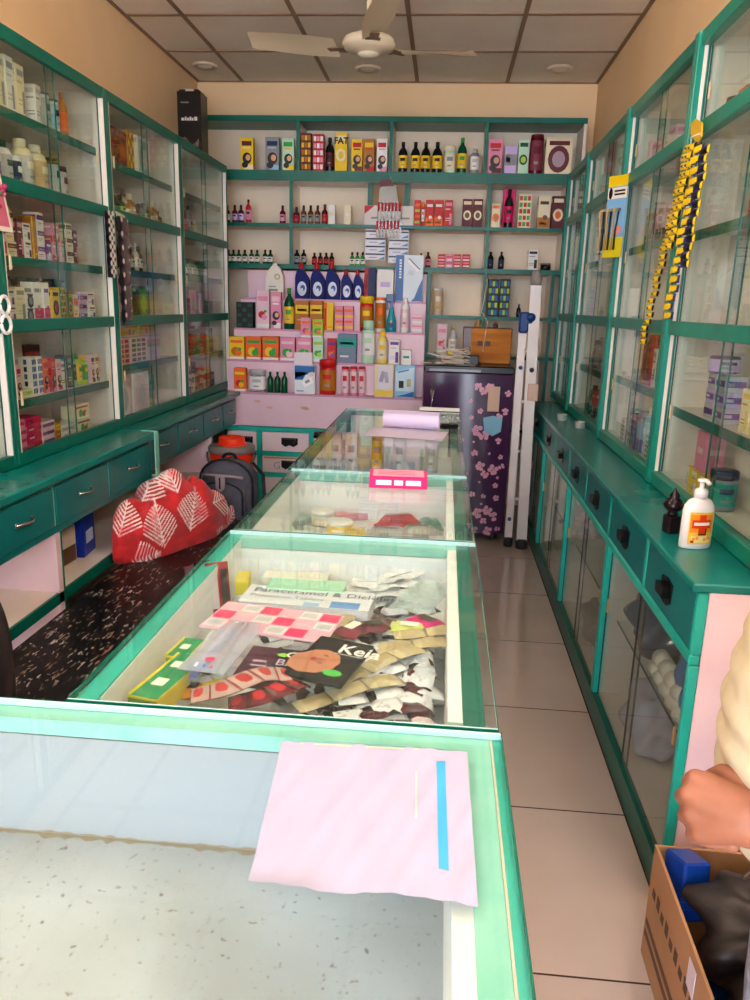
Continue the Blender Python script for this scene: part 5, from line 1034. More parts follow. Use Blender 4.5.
# red cloth with palm leaves: cloth heaped on the bench
def cloth_mat():
    m, nt, b = nodes('red_cloth_with_leaves'); N, L = nt.nodes, nt.links
    at = N.new('ShaderNodeAttribute'); at.attribute_name = 'leaf'; nz = N.new('ShaderNodeTexNoise'); nz.inputs['Scale'].default_value = 6
    cr = N.new('ShaderNodeValToRGB'); cr.color_ramp.elements[0].color = rgb('#a80c16'); cr.color_ramp.elements[1].color = rgb('#cc1820'); cr.color_ramp.elements[0].position = .4; cr.color_ramp.elements[1].position = .6
    c2 = N.new('ShaderNodeValToRGB'); c2.color_ramp.elements[0].color = rgb('#f4dcd8'); c2.color_ramp.elements[1].color = rgb('#e89098'); c2.color_ramp.elements[0].position = .5; c2.color_ramp.elements[1].position = .6
    mx = N.new('ShaderNodeMix'); mx.data_type = 'RGBA'; L.new(at.outputs['Fac'], mx.inputs[0]); L.new(nz.outputs[0], cr.inputs[0]); L.new(nz.outputs[0], c2.inputs[0]); L.new(cr.outputs[0], mx.inputs[6]); L.new(c2.outputs[0], mx.inputs[7]); L.new(mx.outputs[2], b.inputs['Base Color'])
    b.inputs['Roughness'].default_value = .8; b.inputs['Sheen Weight'].default_value = .2; return m
LEAVES = [(.10, .28, 70, .30), (.34, .18, 100, .36), (.50, .30, 75, .34), (.66, .52, 10, .30), (.24, .55, 60, .28), (.78, .30, 40, .26), (.06, .62, 85, .26), (.44, .62, 110, .28), (.90, .5, 75, .26), (.58, .78, 20, .26), (.16, .05, 20, .26), (.72, .08, 60, .24), (.3, .84, 10, .24), (.86, .8, 60, .22)]
def leafv(u, v):
    for cu, cv, ang, Lf in LEAVES:
        a_ = math.radians(ang); dx, dy = (u-cu)*1.05, (v-cv)*.62; s_ = dx*math.cos(a_)+dy*math.sin(a_); q = -dx*math.sin(a_)+dy*math.cos(a_); L_ = Lf*.62
        if 0 < s_ < L_*1.1:
            wd = .105*math.sin(PI*min(1, (s_/L_)*.85+.15))**.7
            if abs(q) < .0035: return 1
            k = (s_-abs(q)*.9)
            if abs(q) < wd and k > 0 and s_ < L_*1.08 and (k*44) % 1 < .45: return 1
    return 0
def cloth_top(x, y):
    n = .022*math.sin(13*x+9*y+1)+.018*math.sin(21*x-12*y)+.009*math.sin(37*x+31*y+2)
    n -= .030*math.exp(-(math.sin(9*y+7*x+.4))**2*16)+.022*math.exp(-(math.sin(15*x-6*y+1.2))**2*18)
    return n
def cloth_pt(u, v):
    # u round the heap, v from the hem on the bench, bulging out, up to the middle
    a_ = 2*PI*u; k = (1-v)**.75*(.86+.14*min(1, v*4)) if v > 0 else .82; ca, sa = math.cos(a_), math.sin(a_)
    p = .16*k*math.copysign(abs(ca)**.85, ca)*(1+.07*math.sin(5*a_+1)+.04*math.sin(11*a_)); q = .46*k*math.copysign(abs(sa)**.8, sa)*(1+.04*math.sin(7*a_))
    th_ = math.radians(18); x = -1.165+p*math.cos(th_)+q*math.sin(th_); y = 3.235-p*math.sin(th_)+q*math.cos(th_)
    h = .30-.19*max(0, min(1, (y-3.28)/.3))**1.3; h *= 1-.10*math.exp(-((y-3.06)/.05)**2)
    z = ZB+.002+max(0, h)*max(0, 1-(1-v)**2.2)**.6+cloth_top(x, y)*min(1, v*3.5)
    return Vector((max(x, -1.288), y, max(z, ZB+.002)))
def leaf_uv(p): return (p[0]+1.32)*1.15+(p[1]-2.8)*.62, (p[2]-.38)*1.9+(p[1]-2.8)*.35
nu, nv = 420, 170
b = B(); b.grid(cloth_pt, nu, nv, cloth_mat(), True)
wv = [leafv(*leaf_uv(v)) for v in b.v]
cc = Vector((-1.1, 3.1, ZB)); b.v = [tuple(Vector(v)-cc) for v in b.v]
o = solo('patterned_cloth', b, 'bundled red cloth printed with pale palm leaves on the black bench', 'cloth', cc)
at = o.data.attributes.new('leaf', 'FLOAT', 'POINT'); at.data.foreach_set('value', [float(q) for q in wv])

# backpack
LEAVES = None
t = thing('backpack', 'dark grey backpack leaning behind the red cloth on the bench', 'backpack', (-1.04, 3.70, ZB+.001), math.radians(-8)); t.scale = (.93, 1, .78)
BG = noise_mat('dark_grey_nylon', '#3c3c48', '#4a4a58', 30, .75, .3, .7, bump=.1); BD = M('#16161c', .7); BS = M('#8a7e86', .6)
def pk(w, d, h, y0, mt, p=2.6, top=.62):
    b = B()
    def fn(u, v):
        a_ = 2*PI*u; ww = w/2*(1 if v < top else max(.03, math.sqrt(max(0, 1-((v-top)/(1-top))**2.2)))); bulge = math.sin(PI*min(1, v*.9+.08))**.35
        c_, s_ = math.cos(a_), math.sin(a_); return Vector((ww*math.copysign(abs(c_)**(2/p), c_), y0+d/2*bulge*math.copysign(abs(s_)**(2/p), s_), h*v))
    b.grid(fn, 48, 30, mt, True); b.add([fn(i/48, 0) for i in range(48)], [tuple(range(48))], mt); return b
part('main_compartment', pk(.31, .15, .37, 0, BG), t)
part('front_pocket', pk(.25, .06, .24, -.085, BG, 2.6, .7), t)
def arch(w, h, y, r, m, top=.62, n=30, z0=.03):
    pts = []
    for i in range(n+1):
        a_ = i/n
        if a_ < .3: pts.append((-w/2, y, z0+(h*top-z0)*a_/.3))
        elif a_ > .7: pts.append((w/2, y, z0+(h*top-z0)*(1-a_)/.3))
        else: q = PI*(1-(a_-.3)/.4); pts.append((w/2*math.cos(q), y, h*top+h*(1-top)*math.sin(q)))
    return B().tube(pts, r, m, 8)
part('zipper_edge', arch(.30, .368, -.05, .007, BD), t); part('zipper_edge', arch(.236, .236, -.108, .005, BD, .7), t)
part('grey_band', B().tube([(-.115, -.092, .27), (-.06, -.106, .278), (0, -.11, .28), (.06, -.106, .278), (.115, -.092, .27)], .009, BS, 8), t, 'light grey piping band')
part('buckle_flap', B().prism([(-.026, .275), (.026, .275), (.024, .2), (0, .175), (-.024, .2)], -.124, -.112, BS).box(-.004, .004, -.127, -.124, .2, .27, BD), t, 'light grey buckle flap')
part('carry_handle', B().tube([(-.04, 0, .365), (-.025, 0, .39), (0, 0, .397), (.025, 0, .39), (.04, 0, .365)], .009, BD, 8), t)
part('shoulder_strap', B().tube([(.10, .07, .33), (.16, .07, .25), (.175, .05, .12), (.14, .04, .03)], .014, BD, 8, .5), t); part('shoulder_strap', B().tube([(-.10, .07, .33), (-.16, .07, .25), (-.175, .05, .12), (-.14, .04, .03)], .014, BD, 8, .5), t)

# water cooler on a low stool
cx0, cy0 = -1.195, 4.30
t = thing('stool', 'low black stool under the orange water cooler', 'stool', (cx0, cy0, 0))
part('seat', B().lathe([(0, .245), (.14, .245), (.145, .255), (.14, .27), (0, .27)], M('#141214', .4), 28), t)
for k in range(4):
    a_ = PI/4+k*PI/2; part('leg', B().cyl((.13*math.cos(a_), .13*math.sin(a_), 0), (.10*math.cos(a_), .10*math.sin(a_), .245), .015, M('#141214', .4)), t)
t = thing('water_cooler', 'orange red insulated water cooler with grey rim on stool', 'water cooler', (cx0, cy0, .2705), math.radians(8)); t.scale = (.9, .9, 1)
OR = M('#e8300e', .3); GR = M('#77706e', .35)
part('body', B().lathe([(0, 0), (.125, 0), (.132, .01), (.135, .10), (.128, .12), (.128, .16), (.137, .18), (.140, .32), (.138, .335)], OR, 36), t)
part('rim', B().lathe([(.138, .332), (.149, .336), (.15, .362), (.14, .372), (.10, .375), (0, .375)], GR, 36), t, 'grey rim collar')
part('lid', B().lathe([(.096, .372), (.098, .38), (.085, .385), (.083, .41), (.078, .418), (.07, .41), (0, .405)], OR, 36), t)
hb = B(); pts = []
for i in range(15): q = PI*i/14; pts.append((-.152*math.cos(q), -.03-.13*math.sin(q)*.9, .33-.10*math.sin(q)))
hb.tube(pts, .008, M('#5a5654', .3), 8); part('bail_handle', hb, t)
part('spout', B().cyl((.10, -.10, .07), (.135, -.135, .07), .016, M('#e8e0dc', .3)).cyl((.13, -.13, .045), (.13, -.13, .09), .012, M('#e8e0dc', .3)).box(.12, .145, -.15, -.125, .09, .1, M('#3a3a3a')), t, 'white tap')

# black office chair back at the left edge
t = thing('office_chair', 'black padded chair with pale piping cut by the left edge of the photo', 'chair', (-1.10, 1.46, 0), math.radians(-5))
CB = noise_mat('black_leatherette', '#0c0b0d', '#161418', 20, .4, .3, .7, bump=.05)
def superell(w, d, z0, z1, y0, mt, n=2.6):
    b = B(); 
    def fn(u, v):
        a_ = 2*PI*u; t_ = PI*v; k = math.sin(t_)**.6; zz = -math.copysign(abs(math.cos(t_))**.7, math.cos(t_)); c_, s_ = math.cos(a_), math.sin(a_)
        return Vector((w/2*k*math.copysign(abs(c_)**(2/n), c_), y0+d/2*k*math.copysign(abs(s_)**(2/n), s_), (z0+z1)/2+(z1-z0)/2*zz))
    b.grid(fn, 40, 30, mt, True); return b
part('backrest', superell(.42, .09, .44, .90, .0, CB), t)
pts = [(.17*math.cos(q)*abs(math.cos(q))**-.35 if abs(math.cos(q)) > .01 else 0, -.044, .67+.185*math.sin(q)*(abs(math.sin(q))**-.35 if abs(math.sin(q)) > .01 else 1)) for q in [2*PI*i/40+.001 for i in range(41)]]
part('piping', B().tube(pts, .0035, M('#b8b4b0', .5), 6), t, 'pale piping line')
part('seat', superell(.44, .42, .40, .50, -.24, CB), t)
part('back_stem', B().box(-.03, .03, .03, .05, .36, .62, M('black', .4), ch=.004).box(-.03, .03, -.2, .05, .36, .385, M('black', .4), ch=.004), t)
part('gas_column', B().cyl((0, -.22, .08), (0, -.22, .40), .028, M('#202022', .3)), t)
for k in range(5):
    a_ = 2*PI*k/5+.3; lg = B().cyl((0, -.22, .085), (.25*math.cos(a_), -.22+.25*math.sin(a_), .06), .022, M('#18181a', .4), .014); lo = part('leg', lg, t)
    part('castor', B().cyl((.25*math.cos(a_)-.012, -.22+.25*math.sin(a_), .026), (.25*math.cos(a_)+.012, -.22+.25*math.sin(a_), .026), .025, M('#101012', .4)), lo)

# black carton on top of the far left cabinet
p = onX(190, 118, -1.6)
t = thing('speaker_carton', 'tall black carton with white lettering on top of far left cabinet', 'carton', (-1.60, 5.02, 2.2865))
b = B(); w, h = .145, .37
b.box(-w/2, w/2, -.07, .07, 0, h, M('#100e10', .3), ch=.003); part('body', b, t)
b = B(); b.box(-w/2+.01, w/2-.01, -.06, .06, h, h+.012, M('#1a181a', .4), ch=.004); b.box(-.02, .03, -.065, -.0605, h-.004, h+.012, M('#d0ccc8', .4)); part('top_flap', b, t)
b = B(); e = -.0712
for k, (x0, x1) in enumerate(((-.048, -.03), (-.026, -.016), (-.012, 0), (.003, .014), (.017, .027), (.032, .05))): b.quad((x0, e, h*.56), (x1, e, h*.56), (x1, e, h*.6+(.006 if k % 2 else 0)), (x0, e, h*.6+(.006 if k % 2 else 0)), M('#d8d4d0'))
for k in range(9):
    q = k*.7; b.quad((-.05+.012*k, e, h*.2+.02*math.sin(q)), (-.044+.012*k, e, h*.2+.02*math.sin(q)), (-.04+.012*k, e, h*.26+.02*math.sin(q+1)), (-.047+.012*k, e, h*.26+.02*math.sin(q+1)), M('#8a8684'))
b.quad((-.05, e, h*.82), (-.0, e, h*.82), (-.0, e, h*.84), (-.05, e, h*.84), M('#8a8684')); part('printed_front', b, t, 'white printed lettering strokes')

# ---------------------------------------------------------------- things on the right worktop
p = onZ(700, 550, .8602)
t = thing('hand_soap_bottle', 'white pump bottle with orange cross label on the right teal worktop', 'pump bottle', (.672, 1.985, .8604), math.radians(14))
WB = M('#e6e2e4', .3); w = .086
b = B(); b.lathe([(0, 0), (.040, 0), (.043, .004), (.043, .095), (.040, .112), (.030, .126), (.018, .132), (.014, .134)], WB, 32, sy=.55); part('body', b, t)
pb = B(); pb.lathe([(.016, .132), (.017, .150), (.013, .155), (.006, .157), (.005, .172), (.012, .174), (.012, .180), (.0, .182)], WB, 20); pb.tube([(0, 0, .178), (-.0, -.018, .180), (0, -.032, .174)], .0055, WB, 8); part('pump_head', pb, t)
lb = B()
def cyl_lab(x0, x1, z0, z1, c_, k=1.0):
    def fn(u, v):
        x = x0+(x1-x0)*u; return Vector((x, -.043*.55*math.sqrt(max(0, 1-(x/.0435)**2))-.0006*k, z0+(z1-z0)*v))
    lb.grid(fn, 6, 1, M(c_, .35), True)
cyl_lab(-.032, .032, .014, .098, '#f0c040'); cyl_lab(-.03, .03, .045, .092, '#f09020', 1.5)
cyl_lab(-.009, .009, .042, .092, '#d83a10', 2.2); cyl_lab(-.026, .024, .056, .078, '#d83a10', 2.2); cyl_lab(-.022, .02, .064, .072, '#f4e4dc', 3); cyl_lab(.009, .013, .040, .056, '#3a1410', 2.6); cyl_lab(-.009, .013, .038, .042, '#3a1410', 2.6)
cyl_lab(-.026, .026, .018, .036, '#f4d890', 2); 
for k in range(5): lb.disc((-.02+.01*k, -.0245, .028+.003*math.sin(k*2)), .005, M('#f0a030'), 'y', 8)
cyl_lab(-.026, -.018, .018, .024, '#a01010', 3); part('label', lb, t, 'orange and yellow label with red cross')
solo('carved_finial', B().box(-.018, .018, -.018, .018, 0, .05, M('#1e0e14', .2), ch=.003).lathe([(.012, .05), (.016, .055), (.012, .06), (.026, .072), (.028, .08), (.022, .092), (.012, .1), (.014, .106), (.006, .118), (0, .128)], M('#1e0e14', .2), 20), 'dark turned wooden finial ornament beside the pump bottle', 'ornament', (.646, 2.11, .8604), .3)
for px, py, nm in ((561, 421, 'small steel cup near the back end of right worktop'), (588, 421, 'small steel cup against the right cabinet rail')):
    q = onX(px, py, .66 if px < 570 else .715); q.y = 4.28 if px < 570 else 4.02; solo('steel_cup', B().lathe([(0, 0), (.022, 0), (.026, .006), (.028, .032), (.030, .034), (.026, .034), (.024, .012), (0, .01)], M('#d8d0cc', .25, .4), 20), nm, 'cup', (q.x, q.y, .8604))

# ---------------------------------------------------------------- hanging strips
def strip(name, label, p0, p1, wv, n, mats, pat, lean=None, cat='sachet strip', nrm=(-1, 0, 0), group=None):
    """a chain of crimped sachets from p0 down to p1, wv = width vector"""
    p0, p1, wv, nr = Vector(p0), Vector(p1), Vector(wv), Vector(nrm).normalized(); b = B(); L_ = (p1-p0)
    for i in range(n):
        a0, a1 = i/n+.004, (i+1)/n-.004
        for sd in (1, -1):
            def fn(u, v, sd=sd): 
                q = p0+L_*(a0+(a1-a0)*v)+wv*(u-.5); edge = min(1, 5*min(u, 1-u))*min(1, 5*min(v, 1-v)); return q+nr*(.0065*edge+.0006)*sd+nr*.004*math.sin(i*1.7)
            s0 = len(b.f); b.grid(fn, 8, 8, mats[0], True)
            for m_ in mats[1:]: b.mid(m_)
            for fi in range(64):
                uu, vv = (fi % 8+.5)/8, (fi//8+.5)/8; b.mi[s0+fi] = pat(uu, vv, i) % len(b.mats)
    c0 = Vector(p0); b.v = [tuple(Vector(v)-c0) for v in b.v]
    return solo(name, b, label, cat, c0, group=group)
YW = M('#e8c414', .3); BKP = M('#16121c', .3); NVP = M('#2a2860', .3)
ypat = lambda u, v, i: 1 if (abs((u+v*1.1) % 1.0-.3) < .07 or u < .1) else (2 if (u-.6)**2+(v-.5)**2 < .02 else 0)
npat = lambda u, v, i: 0 if (u-.5)**2+(v-.45)**2 < .17 or u > .8 else 1
xs = .738
A = lambda px, py, X=xs: onX(px, py, X)
strip('sachet_strip', 'longest yellow sachet strip hanging on the right, its tip lowest', A(690, 143, .728), A(642, 345, .728), (-.01, .058, 0), 26, [YW, BKP, NVP], ypat, group='yellow sachet strips on the right cabinets')
strip('sachet_strip', 'second yellow sachet strip, tight beside the longest one', A(693, 143, .716), A(670, 250, .716), (-.01, .055, 0), 13, [YW, BKP, NVP], ypat, group='yellow sachet strips on the right cabinets')
strip('sachet_strip', 'navy sachet strip with large yellow discs at its lower half', A(700, 144, .722), A(667, 320, .722), (-.01, .07, 0), 18, [YW, NVP, BKP], npat, group='yellow sachet strips on the right cabinets')
strip('sachet_strip', 'dark sachet strip with thin yellow edge, rightmost of the hanging bunch', A(706, 145, .73), A(684, 268, .73), (-.01, .05, 0), 14, [BKP, NVP, YW], lambda u, v, i: 2 if u < .12 or u > .9 else (1 if (i+int(v*3)) % 3 == 0 else 0), group='yellow sachet strips on the right cabinets')
q = A(697, 130, .737)
t = thing('hanging_tag', 'yellow card tag holding the bunch of yellow strips', 'tag', (q.x, q.y, q.z))
part('card', B().prism([(-.06, -.03), (-.03, -.045), (.055, .0), (.06, .03), (.02, .035), (-.05, .01)], -.004, .002, M('#d8b030', .4), 'x'), t)
part('cord_loop', B().tube([(-.004, -.05, -.02), (-.016, -.0, -.02), (-.016, -.045, -.12), (-.012, .0, -.16), (-.01, .03, -.1), (-.004, .03, -.02)], .002, M('#e4e0d8'), 6), t)
# razor card
q0, q1 = A(613, 181), A(632, 174); w = .16; yc = (q0.y+q1.y)/2; zt = q0.z
t = thing('razor_card', 'yellow and blue hanging card with slim razors on right cabinet rail', 'display card', (.72, 3.66, 2.01), math.radians(35)); t.scale = (1, .55, 1)
b = B(); b.box(-.003, 0, -.10, .10, -.33, .01, M('#7ab0dc', .35)); b.box(-.0036, -.003, -.10, .10, -.035, .01, YW); b.box(-.0036, -.003, -.10, .10, -.085, -.04, M('#e8e0d8')); b.box(-.0036, -.003, -.10, .10, -.33, -.245, M('#d0c020', .4)); b.box(-.0042, -.0036, -.07, -.02, -.235, -.20, M('#e08880'))
b.disc((-.0042, .07, -.062), .02, M('black'), 'x', 12, 1.2); 
for k in range(2): b.quad((-.0042, -.08, -.05-.014*k), (-.0042, .03, -.05-.014*k), (-.0042, .03, -.058-.014*k), (-.0042, -.08, -.058-.014*k), M('#20201c'))
part('card', b, t)
for k in range(6):
    rz_ = B(); y0 = -.06+.032*k; rz_.tube([(-.02-.004*k, y0, -.14), (-.024, y0+.012, -.22), (-.02, y0+.02, -.30)], .0055, M('#c0a070' if k % 2 else '#241c18', .4), 6, .7); rz_.box(-.03, -.014, y0-.012, y0+.016, -.14, -.128, M('#c8a040' if k % 2 else '#8a8a90', .4), ch=.002); part('razor', rz_, t)
# polka dot strips on the left
PD = M('#15101a', .35); WH = M('#e4dcd8', .5)
def dots(name, label, p0, L_, w, seed, lean=0, dotc=WH, base=PD, rows_=8, r=.0115):
    b = B(); n = 6; X0 = 0
    for i in range(n):
        def fn(u, v, sd=1): y = -w/2+w*u+lean*(i+v)/n; e_ = min(1, 4*min(u, 1-u))*min(1, 4*min(v, 1-v)); return Vector((.009*e_+.001, y, -(i+v)*L_/n))
        b.grid(fn, 10, 8, base, True); b.grid(lambda u, v: fn(u, v)*1-Vector((2*fn(u, v).x, 0, 0)), 10, 8, base, True)
    cols = max(1, int(w/.034))
    for i in range(rows_*2):
        for j in range(cols):
            u = (j+.5+(.5 if i % 2 else 0))/cols
            if u > .95: continue
            zz = -(i+.5)*L_/(rows_*2); y = -w/2+w*u+lean*(-zz/L_); b.disc((.0115, y, zz), r, dotc, 'x', 10)
    return solo(name, b, label, 'sachet strip', p0, group='polka dot sachet strips on the left cabinets')
dots('sachet_strip', 'wide black polka dot strip hanging beside the white cabinet edge', (-1.438, 3.33, 1.80), .27, .075, 1)
dots('sachet_strip', 'narrow long polka dot strip, longest of the three', (-1.432, 3.425, 1.79), .46, .036, 2)
dots('sachet_strip', 'paler grey patterned strip, farthest of the three polka dot strips', (-1.436, 3.50, 1.79), .44, .06, 3, base=M('#5a4c50', .4), r=.005)
t = thing('hanging_tag', 'beige card tag above the polka dot strips', 'tag', (-1.446, 3.47, 1.80))
part('card', B().prism([(-.05, .01), (.04, .0), (.07, -.07), (-.01, -.055)], 0, .006, M('#d0bca0', .5), 'x').box(.006, .0068, -.02, .0, -.03, -.02, M('black')).box(.006, .0068, .01, .03, -.035, -.025, M('black')), t)
q = onX(0, 172, -1.44); z_ = q.z
t = thing('hair_band_pouch', 'white edged triangular pouch with pink and green beads at the left edge', 'pouch', (-1.435, 2.48, 1.72)); t.scale = (1, .75, .75)
part('pouch', B().prism([(-.12, .14), (.03, .14), (.10, -.10), (-.14, -.10)], 0, .006, M('#e6dcd4', .4), 'x').prism([(-.10, .12), (.02, .12), (.075, -.08), (-.12, -.08)], .006, .0068, M('#c86888', .4), 'x'), t)
for k in range(14):
    r = random.Random(k); part('bead', B().ball((.012, -.10+r.random()*.15, -.07+r.random()*.16), .012, M(['#c06080', '#408048', '#a03058', 'cream'][k % 4], .6), 8, 6), t)
q = onX(3, 305, -1.44)
for k in range(2):
    b = B(); b.tube([(0, .028*math.cos(a_*PI/10), .028*math.sin(a_*PI/10)) for a_ in range(21)], .006, M('#e8e4e2', .4), 8); solo('hair_ring', b, ('upper' if k == 0 else 'lower')+' white ring hanging at the left edge of the cabinet glass', 'ring', (-1.435, q.y, q.z-.062*k), group='white rings hanging at the left edge')
# middle of the back shelves: hanging bag of red capped tubes and two blister strips
Yh = 5.42; q = onY(389, 178, Yh)
t = thing('hanging_pack', 'clear hanging bag of red capped tubes before the back shelves', 'hanging pack', (q.x, Yh, q.z))
S_ = lambda px, py, dy=0: onY(px, py, Yh+dy)-Vector((q.x, Yh, q.z))
def hp(pts, y0, y1, m): return B().prism([(S_(*p_).x, S_(*p_).z) for p_ in pts], y0, y1, m)
part('bag', hp([(380, 185), (396, 185), (402, 233), (376, 233)], -.006, -.004, PLASTIC), t)
part('header_card', hp([(380, 180), (391, 180), (394, 186), (380, 187)], -.010, -.006, M('#5a1418', .4)), t)
part('cord', B().tube([(0, 0, .03), (.01, -.006, .0), (0, -.008, -.05)], .0025, M('#c8c4c0'), 6), t)
for row, (yt, n) in enumerate(((203, 7), (221, 7))):
    for k in range(n):
        a_ = S_(377.5+(row == 0)*1.5+k*3.5, yt); b = B(); b.cyl((a_.x, -.013, a_.z), (a_.x, -.013, a_.z-.055), .008, M('#c82020', .35), .006, 8); b.cyl((a_.x, -.013, a_.z-.055), (a_.x+.003, -.013, a_.z-.11), .0085, M('#dcd2cc', .35), .008, 8); part('tube', b, t, 'white tube with red cap')
for (x0, x1, y0, y1, nm) in ((365.5, 385, 229, 260, 'left'), (389, 408, 230, 263, 'right')):
    a_, c_ = onY(x0, y0, Yh), onY(x1, y1, Yh); w, h = c_.x-a_.x, a_.z-c_.z; b = B(); b.box(-w/2, w/2, -.008, 0, -h, 0, M('#d8d4dc', .35), ch=.001)
    for k in range(4):
        z_ = -h*(.04+k*.25); b.quad((-w*.48, -.0086, z_), (w*.48, -.0086, z_), (w*.48, -.0086, z_-h*.05), (-w*.48, -.0086, z_-h*.05), M('#20203a'))
        b.add([(w*.1, -.0086, z_-h*.2), (w*.46, -.0086, z_-h*.2), (w*.46, -.0086, z_-h*.1)], [(0, 1, 2)], M('#4a86c0')); b.quad((-w*.3, -.0086, z_-h*.15), (w*.1, -.0086, z_-h*.15), (w*.1, -.0086, z_-h*.12), (-w*.3, -.0086, z_-h*.12), M('#8a90b8'))
    solo('tablet_strip', b, '%s white and blue tablet strip hanging below the red capped tubes' % nm, 'tablet strip', ((a_.x+c_.x)/2, Yh+.01, a_.z), group='white and blue tablet strips hanging in the middle')
solo('hanging_rail', B().box(onY(362, 225, 5.43).x, onY(414, 225, 5.43).x, 5.434, 5.446, 1.945, 1.962, M('#0d6a80', .35), ch=.002), 'short blue teal strip that the tablet strips hang from', 'rail')

# ---------------------------------------------------------------- heap of packets in the second counter
def place(o, p, rz, rx=0, ry=0):
    o.location = p; o.rotation_euler = (rx, ry, rz); return o
def flatbox(name, lab, cat, quadpx, z, h, col, draw=None, tilt=(0, 0), group=None):
    """box lying with its top face spanning the four measured corners (near-left, near-right, far-right, far-left) at height z"""
    P = [onZ(*q, z) for q in quadpx]; c_ = sum(P, Vector())/4; ux = ((P[1]-P[0])+(P[2]-P[3]))/2; uy = ((P[3]-P[0])+(P[2]-P[1]))/2
    w, d = ux.length, uy.length; a_ = math.atan2(ux.y, ux.x); b = B(); b.box(-w/2, w/2, -d/2, d/2, -h, 0, M(col, .4), ch=.001)
    if draw: draw(b, w, d)
    o = solo(name, b, lab, cat, (c_.x, c_.y, z), group=group); o.rotation_euler = (tilt[0], tilt[1], a_); return o
def T(b, x0, x1, y0, y1, col, e=.0006): b.quad((x0, y0, e), (x1, y0, e), (x1, y1, e), (x0, y1, e), M(col, .4))
Z0 = .8005
def sach_mesh(kind, seed):
    r = random.Random(seed); n = r.choice((1, 2, 2, 3)); w, l = .036, .062; b = B(); bend = r.uniform(-.5, .5)
    pal = {'bw': ('#dcdce2', '#16141a', '#b8b8c4'), 'beige': ('#b8a47c', '#c8b890', '#8a7a5a'), 'maroon': ('#4a1424', '#d8c8d0', '#2a0c14'), 'silver': ('#c8ccd4', '#e0e2e8', '#9aa0ac'), 'yellow': ('#d8c424', '#2a2a24', '#e8e0a0')}[kind]
    ms = [M(pal[0], .25), M(pal[1], .25), M(pal[2], .25)]
    for i in range(n):
        for sd in (1, -1):
            def fn(u, v, sd=sd):
                x = (u-.5)*w; y = (i+v-.5*n)*l; e_ = min(1, 4.5*min(u, 1-u))*min(1, 4.5*min(v, 1-v)); z = .0065*e_*sd+.0055+.0012*math.sin(v*14+i)*e_+.004*math.sin(y*30+bend)*1
                return Vector((x+bend*y*y*4, y, z))
            s0 = len(b.f); b.grid(fn, 8, 10, ms[0], True); [b.mid(m_) for m_ in ms[1:]]
            for fi in range(80):
                v = (fi//8+.5)/10; u = (fi % 8+.5)/8
                if v < .22: b.mi[s0+fi] = 1
                elif kind in ('bw', 'yellow') and .3 < v < .6 and .25 < u < .75 and r.random() < .5: b.mi[s0+fi] = 2
                elif v > .9: b.mi[s0+fi] = 2
    return b.mesh('sachet')
SMESH = {k: [sach_mesh(k, s_) for s_ in range(4)] for k in ('bw', 'beige', 'maroon', 'silver', 'yellow')}
LABS = {'bw': ('white sachet with black end in the heap inside the second counter', 'white and black sachets heaped in the second counter'), 'beige': ('beige crinkled sachet in the heap inside the second counter', 'beige sachets in the second counter'),
        'maroon': ('maroon sachet in the heap inside the second counter', 'maroon sachets in the second counter'), 'silver': ('silver grey sachet in the heap inside the second counter', 'silver sachets in the second counter'), 'yellow': ('yellow and black sachet in the heap inside the second counter', 'yellow sachets in the second counter')}
r = random.Random(42)
def sachet(kind, x, y, z, rz, rx=0, ry=0):
    o = bpy.data.objects.new('sachet', SMESH[kind][r.randrange(4)]); COL.objects.link(o); o.location = (x, y, z); o.rotation_euler = (rx, ry, rz); tag(o, LABS[kind][0], 'sachet', LABS[kind][1]); return o
def inB(x, y): return -.435 < x-.0 and x < .02 and .94 < y < 1.64
cnt = 0
for lay in range(5):
    for k in range(34 if lay < 3 else 26):
        px, py = r.uniform(280, 438), r.uniform(628, 716)
        if px < 300+ (716-py)*.35 and lay > 0: continue
        q = onZ(px, py, Z0+.01+lay*.011)
        x, y = min(q.x, -.012), max(q.y, .965)
        ang = math.radians(r.choice((-35, -20, -50, 20, -70, 5)))+r.uniform(-.2, .2)
        if x > -.045: ang *= .15
        kd = r.choices(('bw', 'maroon', 'silver', 'yellow'), (82, 6, 9, 5))[0]
        ends = .06*abs(math.sin(ang))+.02
        if x+ends > .022: x = .022-ends
        y = max(y, .925+.095*abs(math.cos(ang)))
        sachet(kd, x, y, Z0+lay*.0115, ang, r.uniform(-.10, .10), r.uniform(-.18, .18)); cnt += 1
# beige chain lying over the heap
for (px, py, a_) in ((348, 690, 55), (380, 662, 42), (396, 650, 62), (414, 644, 80), (427, 632, 78), (338, 622, 10)):
    q = onZ(px, py, 0.865); sachet('beige', q.x, q.y, 0.859 if py > 630 else 0.845, -math.radians(a_))
for k in range(16):
    px, py = r.uniform(330, 430), r.uniform(588, 632); q = onZ(px, py, Z0+.03); sachet(r.choice(('maroon', 'silver', 'bw', 'silver')), min(q.x, -.03), q.y, Z0+.003+.012*(k % 3), r.uniform(0, 3), r.uniform(-.1, .1), r.uniform(-.1, .1))
